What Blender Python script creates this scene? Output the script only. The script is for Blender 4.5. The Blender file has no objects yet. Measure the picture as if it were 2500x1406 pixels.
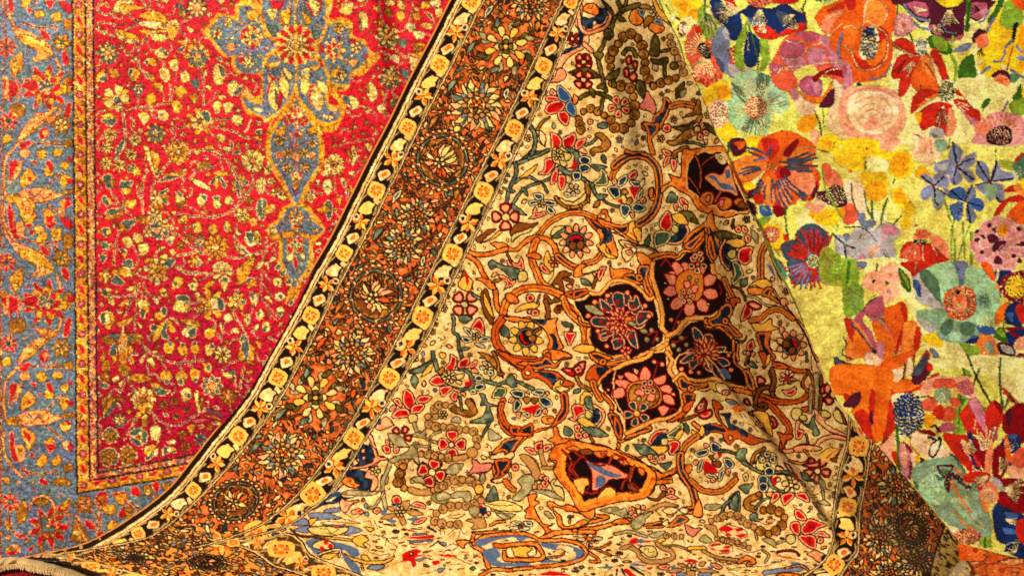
import bpy, math, random
import numpy as np
# ------------------------------------------------------------ camera, light, exposure
SC = bpy.context.scene
COL = SC.collection
cam_d = bpy.data.cameras.new('camera'); cam = bpy.data.objects.new('camera', cam_d); COL.objects.link(cam)
cam.location = (0, -3.0, 0); cam.rotation_euler = (math.radians(90), 0, 0)
cam_d.sensor_width = 36; cam_d.lens = 43.2; cam_d.clip_start = .05; cam_d.clip_end = 60
SC.camera = cam
world = bpy.data.worlds.new('World'); SC.world = world; world.use_nodes = True
bg = world.node_tree.nodes['Background']; bg.inputs['Color'].default_value = (1.0, .84, .64, 1); bg.inputs['Strength'].default_value = .20
def area(name, loc, target, size, power, col):
    l = bpy.data.lights.new(name, 'AREA'); l.shape = 'DISK'; l.size = size; l.energy = power; l.color = col
    o = bpy.data.objects.new(name, l); COL.objects.link(o); o.location = loc
    import mathutils
    o.rotation_euler = (mathutils.Vector(target) - mathutils.Vector(loc)).to_track_quat('-Z', 'Y').to_euler()
    return o
area('showroom_lamp', (-4.6, -4.6, 3.7), (.1, -.1, -.2), .6, 760, (1, .89, .71))
area('floral_fill', (1.6, -4.6, 2.6), (1.3, 0, 0), .8, 34, (1, .92, .78))  # added weak frontal fill with no real source, brightens the floral carpet
vs = SC.view_settings; vs.view_transform = 'Standard'; vs.look = 'None'; vs.exposure = 0; vs.gamma = 1; vs.use_curve_mapping = False
SC.display_settings.display_device = 'sRGB'
# ------------------------------------------------------------------ knot painter
# Every carpet is a grid of knots; a knot is one vertex.  The weavers' drawing is
# written below as small outlines in carpet coordinates (one unit = one millimetre).
def hx(s): return np.array([int(s[i:i+2], 16) / 255.0 for i in (0, 2, 4)], np.float32)

def smooth_noise(rs, h, w, c):
    gh, gw = int(h / c) + 3, int(w / c) + 3
    g = rs.rand(gh, gw).astype(np.float32)
    y = np.arange(h) / c; x = np.arange(w) / c
    y0 = y.astype(int); x0 = x.astype(int); fy = (y - y0)[:, None]; fx = (x - x0)[None, :]
    fy = fy * fy * (3 - 2 * fy); fx = fx * fx * (3 - 2 * fx)
    a = g[np.ix_(y0, x0)]; b = g[np.ix_(y0, x0 + 1)]; c2 = g[np.ix_(y0 + 1, x0)]; d = g[np.ix_(y0 + 1, x0 + 1)]
    return ((a * (1 - fx) + b * fx) * (1 - fy) + (c2 * (1 - fx) + d * fx) * fy).astype(np.float32)

def catmull(p, closed=True, n=5):
    p = np.asarray(p, float); N = len(p)
    if N < 3: return p
    out = []
    rng = range(N) if closed else range(N - 1)
    for i in rng:
        if closed: a, b, c, d = p[i - 1], p[i], p[(i + 1) % N], p[(i + 2) % N]
        else: a, b, c, d = p[max(i - 1, 0)], p[i], p[i + 1], p[min(i + 2, N - 1)]
        for k in range(n):
            t = k / n
            out.append(0.5 * ((2 * b) + (c - a) * t + (2 * a - 5 * b + 4 * c - d) * t * t + (3 * b - a - 3 * c + d) * t ** 3))
    if not closed: out.append(p[-1])
    return np.array(out)

class Canvas:
    def __init__(s, x0, y0, x1, y1, step, base, jit=1.1, seed=1):
        s.x0, s.y0, s.st = x0, y0, step
        s.w = int(round((x1 - x0) / step)) + 1; s.h = int(round((y1 - y0) / step)) + 1
        s.rgb = np.empty((s.h, s.w, 3), np.float32); s.rgb[:] = hx(base)
        rs = np.random.RandomState(seed); s.rs = rs
        s.jx = (smooth_noise(rs, s.h, s.w, 1.9) - .5) * 2 * jit + (smooth_noise(rs, s.h, s.w, 6) - .5) * 1.6 * jit
        s.jy = (smooth_noise(rs, s.h, s.w, 1.9) - .5) * 2 * jit + (smooth_noise(rs, s.h, s.w, 6) - .5) * 1.6 * jit
        s.sty = {}; s.T = (0, 0, 1.0); s.map = None
    def style(s, txt):
        for l in txt.strip().splitlines():
            c, o, ow, r, rw, f = l.split()
            s.sty[c] = (hx(o), float(ow), hx(r), float(rw), hx(f))
    def box(s, p, pad):
        lo = p.min(0) - pad; hi = p.max(0) + pad
        i0 = max(0, int((lo[0] - s.x0) / s.st)); i1 = min(s.w, int((hi[0] - s.x0) / s.st) + 2)
        j0 = max(0, int((lo[1] - s.y0) / s.st)); j1 = min(s.h, int((hi[1] - s.y0) / s.st) + 2)
        if i0 >= i1 or j0 >= j1: return None
        X = (s.x0 + np.arange(i0, i1) * s.st)[None, :] + s.jx[j0:j1, i0:i1]
        Y = (s.y0 + np.arange(j0, j1) * s.st)[:, None] + s.jy[j0:j1, i0:i1]
        return i0, i1, j0, j1, X.astype(np.float32), Y.astype(np.float32)
    def put(s, b, d, st, lw=None):
        i0, i1, j0, j1 = b; o, ow, r, rw, f = st; aa = s.st * .9
        R = s.rgb[j0:j1, i0:i1]
        def bl(dd, c):
            a = np.clip(.5 - dd / aa, 0, 1)[..., None]; R[:] = R * (1 - a) + c * a
        if ow > 0: bl(d - ow * .55, o)
        if rw > 0: bl(d + ow * .45, r); bl(d + ow * .45 + rw, f)
        else: bl(d + ow * .45, f)
    def poly(s, p, st):
        p = np.asarray(p, float); B = s.box(p, 5)
        if B is None: return
        i0, i1, j0, j1, X, Y = B
        D = np.full(X.shape, 1e9, np.float32); ins = np.zeros(X.shape, bool)
        q = np.roll(p, -1, 0)
        for (ax, ay), (bx, by) in zip(p, q):
            ex, ey = bx - ax, by - ay; L = ex * ex + ey * ey + 1e-9
            t = np.clip(((X - ax) * ex + (Y - ay) * ey) / L, 0, 1)
            D = np.minimum(D, (X - ax - t * ex) ** 2 + (Y - ay - t * ey) ** 2)
            if ay != by:
                ins ^= ((Y >= ay) != (Y >= by)) & (X < ax + (Y - ay) * ex / ey)
        D = np.sqrt(D); D[ins] *= -1
        s.put((i0, i1, j0, j1), D, st)
    def stroke(s, p, hw, st):
        p = np.asarray(p, float); n = len(p)
        hw = np.interp(np.linspace(0, 1, n), np.linspace(0, 1, len(hw)), hw) if len(hw) != n else np.asarray(hw, float)
        B = s.box(p, hw.max() + 5)
        if B is None: return
        i0, i1, j0, j1, X, Y = B
        D = np.full(X.shape, 1e9, np.float32)
        for k in range(n - 1):
            ax, ay = p[k]; ex, ey = p[k + 1] - p[k]; L = ex * ex + ey * ey + 1e-9
            t = np.clip(((X - ax) * ex + (Y - ay) * ey) / L, 0, 1)
            D = np.minimum(D, np.hypot(X - ax - t * ex, Y - ay - t * ey) - (hw[k] * (1 - t) + hw[k + 1] * t))
        s.put((i0, i1, j0, j1), D, st)
    # --- drawing language --------------------------------------------------
    def M(s, v):
        p = np.array(v, float).reshape(-1, 2)
        if s.map is not None: return np.array([s.map(a, b) for a, b in p])
        x, y, k = s.T
        return p / k + (x, y)
    def leaf(s, a, b, w, bend, st):
        a = np.array(a, float); b = np.array(b, float); d = b - a; L = math.hypot(*d) + 1e-6; n = np.array([-d[1], d[0]]) / L
        pts = []
        ts = np.linspace(0, 1, 7)
        prof = [0.12, .62, .95, 1, .8, .45, 0]
        for t, q in zip(ts, prof): pts.append(a + d * t + n * (bend * L * 4 * t * (1 - t) * .25 + w * .5 * q))
        for t, q in list(zip(ts, prof))[::-1][1:]: pts.append(a + d * t + n * (bend * L * 4 * t * (1 - t) * .25 - w * .5 * q))
        s.poly(catmull(pts, True, 2), st)
    def flower(s, c, r, n, st, rot=0, cst=None, cr=.26, sq=1.0, ang=0, wide=1.0, inner=.2, point=False):
        c = np.array(c, float); ca, sa = math.cos(ang), math.sin(ang)
        def tr(p):
            p = np.asarray(p, float) * (1, sq); return np.stack([p[:, 0] * ca - p[:, 1] * sa, p[:, 0] * sa + p[:, 1] * ca], 1) + c
        hw = math.pi / n * wide
        for k in range(n):
            th = rot + k * 2 * math.pi / n
            u = np.array([math.cos(th), math.sin(th)]); v = np.array([-u[1], u[0]])
            m = (inner + 1) / 2 * r; h = math.tan(min(hw, 1.1)) * m * .82
            if point: P = [u * inner * r, u * m * .8 + v * h * .8, u * m * 1.15 + v * h * .85, u * r, u * m * 1.15 - v * h * .85, u * m * .8 - v * h * .8]
            else: P = [u * inner * r, u * m * .85 + v * h * .75, u * r * .9 + v * h * .8, u * r, u * r * .9 - v * h * .8, u * m * .85 - v * h * .75]
            s.poly(catmull(tr(P), True, 3), st)
        if cst: 
            a = np.linspace(0, 2 * math.pi, 9)[:-1]
            s.poly(catmull(tr(np.stack([np.cos(a), np.sin(a)], 1) * r * cr), True, 2), cst)
    def cloud(s, p, w, st, line):
        p = catmull(p, False, 6); seg = np.r_[0, np.cumsum(np.hypot(*np.diff(p, axis=0).T))]
        n = max(2, int(seg[-1] / (w * .82)))
        for k in range(n + 1):
            t = seg[-1] * k / n; x = np.interp(t, seg, p[:, 0]); y = np.interp(t, seg, p[:, 1])
            a = np.linspace(0, 2 * math.pi, 9)[:-1]; r = w * .5 * (1.05 if k % 3 else .8)
            s.poly(catmull(np.stack([x + np.cos(a) * r, y + np.sin(a) * r], 1), True, 2), st)
            if k % 3:
                a = np.linspace(0, 4.2, 8) + k * 1.3; rr = np.linspace(.1, .62, 8) * r
                s.stroke(np.stack([x + np.cos(a) * rr, y + np.sin(a) * rr], 1), [.9], (line, 0, line, 0, line))
    def run(s, txt):
        for ln in txt.strip().splitlines():
            ln = ln.strip()
            if not ln: continue
            for item in ln.split(';'):
                f = item.split()
                if not f: continue
                c = f[0]
                if c == '@': s.T = tuple(float(v) for v in f[1:4]); continue
                st = s.sty[f[1]]; k = s.T[2]; v = [float(x) for x in f[2:]]
                if c == 'p': s.poly(catmull(s.M(v), True, 4), st)
                elif c == 'q': s.poly(s.M(v), st)
                elif c == 's': s.stroke(catmull(s.M(v[1:]), False, 4), [v[0] / k / 2], st)          # width, points
                elif c == 't': s.stroke(catmull(s.M(v[2:]), False, 4), [v[0] / k / 2, v[1] / k / 2], st)
                elif c == 'd': s.stroke(catmull(s.M(v[2:]), False, 4), [v[0] / k / 2], st); s.stroke(catmull(s.M(v[2:]), False, 4), [v[1] / k / 2], s.sty['#']) # double rail
                elif c == 'l': m = s.M(v[:4]); s.leaf(m[0], m[1], v[4] / k, v[5] if len(v) > 5 else 0, st)
                elif c == 'o':                                                                       # disc(s): r, x y ...
                    m = s.M(v[1:]); r = v[0] / k
                    for q in m: s.stroke([q, q + (.01, 0)], [r], st)
                elif c == 'f':                                                                       # n x y r rot
                    m = s.M(v[1:3])[0]; s.flower(m, v[3] / k, int(v[0]), st, v[4] if len(v) > 4 else 0, s.sty[f[1].upper()] if f[1].upper() in s.sty and f[1].upper() != f[1] else s.sty['c'])
                elif c == 'g':                                                                       # pointed petals n x y r rot inner
                    m = s.M(v[1:3])[0]; s.flower(m, v[3] / k, int(v[0]), st, v[4] if len(v) > 4 else 0, None, inner=v[5] if len(v) > 5 else .3, point=True)
                elif c == 'u': s.cloud(s.M(v[1:]), v[0] / k, st, s.sty['#'][4])
    def band_of(s, A, B, L=None):
        """map (along mm, across 0..1) between two carpet curves"""
        A = catmull(A, False, 8); B = catmull(B, False, 8)
        def res(P, n=400):
            d = np.r_[0, np.cumsum(np.hypot(*np.diff(P, axis=0).T))]; t = np.linspace(0, d[-1], n)
            return np.stack([np.interp(t, d, P[:, 0]), np.interp(t, d, P[:, 1])], 1)
        A = res(A); B = res(B); C = (A + B) / 2; d = np.r_[0, np.cumsum(np.hypot(*np.diff(C, axis=0).T))]
        def f(u, v):
            k = np.interp(u, d, np.arange(400)); i = int(min(k, 398)); t = k - i
            a = A[i] * (1 - t) + A[i + 1] * t; b = B[i] * (1 - t) + B[i + 1] * t
            return a * (1 - v) + b * v
        f.A, f.B, f.L = A, B, d[-1]
        return f

def dart(rs, inside, x0, y0, x1, y1, r, n):
    """even random points at least r apart"""
    cell = {}; out = []
    for _ in range(n):
        x = rs.uniform(x0, x1); y = rs.uniform(y0, y1)
        i, j = int(x // r), int(y // r)
        if any((x - a) ** 2 + (y - b) ** 2 < r * r for di in (-1, 0, 1) for dj in (-1, 0, 1) for a, b in cell.get((i + di, j + dj), ())): continue
        if not inside(x, y): continue
        cell.setdefault((i, j), []).append((x, y)); out.append((x, y))
    return out
def fl_ops(c, txt):
    """extra strokes of the floral carpet: h = fan of fine lines, e = speckles in a disc, a = mottled patch"""
    for ln in txt.strip().splitlines():
        for item in ln.split(';'):
            f = item.split()
            if not f: continue
            if f[0] not in 'hem': c.run(item); continue
            st = c.sty[f[1]]; v = [float(x) for x in f[2:]]; x0, y0, k = c.T
            if f[0] == 'h':   # cx cy r0 r1 a0 a1 n w
                cx, cy, r0, r1, a0, a1, n, w = v; cx = cx / k + x0; cy = cy / k + y0
                for i in range(int(n)):
                    a = math.radians(a0 + (a1 - a0) * (i + .5) / n); ra = r0 / k * c.rs.uniform(.9, 1.2); rb = r1 / k * c.rs.uniform(.75, 1.0); b = a + c.rs.uniform(-.06, .06)
                    m = (ra + rb) / 2; c.stroke([(cx + math.cos(a) * ra, cy + math.sin(a) * ra), (cx + math.cos(a + .04) * m, cy + math.sin(a + .04) * m), (cx + math.cos(b) * rb, cy + math.sin(b) * rb)], [max(w * 1.35, 5) / k / 2], st)
            elif f[0] == 'e':  # cx cy rx ry n dot
                cx, cy, rx, ry, n, d = v; cx = cx / k + x0; cy = cy / k + y0; n = int(n)
                for i in range(n):
                    r = math.sqrt((i + .5) / n); a = i * 2.399963; x = cx + math.cos(a) * r * rx / k + c.rs.uniform(-.6, .6); y = cy + math.sin(a) * r * ry / k + c.rs.uniform(-.6, .6)
                    c.stroke([(x, y), (x + c.rs.uniform(-1.5, 1.5), y + c.rs.uniform(-1.5, 1.5))], [d / k / 2], st)
            elif f[0] == 'm':  # petals n cx cy r0 r1 a0 a1 wdeg sq : rounded petals
                n, cx, cy, r0, r1, a0, a1, wd = v[:8]; cx = cx / k + x0; cy = cy / k + y0
                for i in range(int(n)):
                    a = math.radians(a0 + (a1 - a0) * (i + .5) / n); w = math.radians(wd) / 2; R = r1 / k * c.rs.uniform(.9, 1.08)
                    P = [(r0 / k, a), (R * .6, a - w * .9), (R * .9, a - w), (R, a - w * .3), (R * .97, a + w * .4), (R * .85, a + w), (R * .55, a + w * .9)]
                    c.poly(catmull([(cx + math.cos(t) * r, cy + math.sin(t) * r) for r, t in P], True, 3), st)
IV_STYLES = '''
c 240e04 2.6 f2c684 0 f2c684
C 240e04 2.6 ecc482 0 dcc070
w 240e04 0 f2c684 0 f2c684
r 240c04 2.6 f5a878 3.2 b80a0c
m 240c04 2.4 8c0c10 4.2 f0a070
k 240c04 2.6 ee9c68 0 ee9c68
K 240c04 2.6 e88a78 0 e2806c
o 240e04 2.8 ea8028 0 ea8028
O 240e04 2.8 d05a18 0 d05a18
y 240e04 2.4 f2b448 0 f2b448
b 1c0c04 2.4 ecd8a0 2.6 1e2c3c
B 1c0c04 2.6 e07a24 5 1c2638
A 1c0c04 2.4 d86018 5 1c2430
n 261004 2.8 a86a24 0 a86a24
N 240e04 2.6 8a4c18 0 8a4c18
g 1c1006 2.6 68705c 0 68705c
G 1c1006 2.4 e8c878 3 4c5c48
v 1a0e04 2.6 5c4a18 0 5c4a18
t 4a2a10 2.4 a89868 0 a89868
T 4a2a10 2.4 c08c50 0 c08c50
l 2a1a10 2.4 b8b090 2.2 34507c
L 4a3018 2.2 8890a0 0 8088a0
i 240c04 0 1c2638 0 1c2638
I 240c04 0 60708c 0 60708c
R 240c04 0 c01010 0 c01010
x 240c04 0 e07020 0 e07020
Y 240c04 0 f4bc58 0 f4bc58
z 1a0806 0 f8c070 3.5 22080a
Z 1a0806 0 f09a30 11 1e0808
h 7c0c0a 3 f09060 0 f0906c
H 7c0c0a 2.6 f0a060 0 f0a060
j a01810 2.4 f0c080 2.2 2c3c44
J 7c0c0a 3 e08838 0 d8802c
e 240c04 1.6 e88038 0 e88038
E 240c04 1.8 f2c684 0 f2c684
# 240e04 0 240e04 0 240e04
S a01810 0 a01810 0 a01810
D 200e06 0 200e06 0 200e06
Q 5a1c04 2 f0a048 0 f2a850
'''
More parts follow.
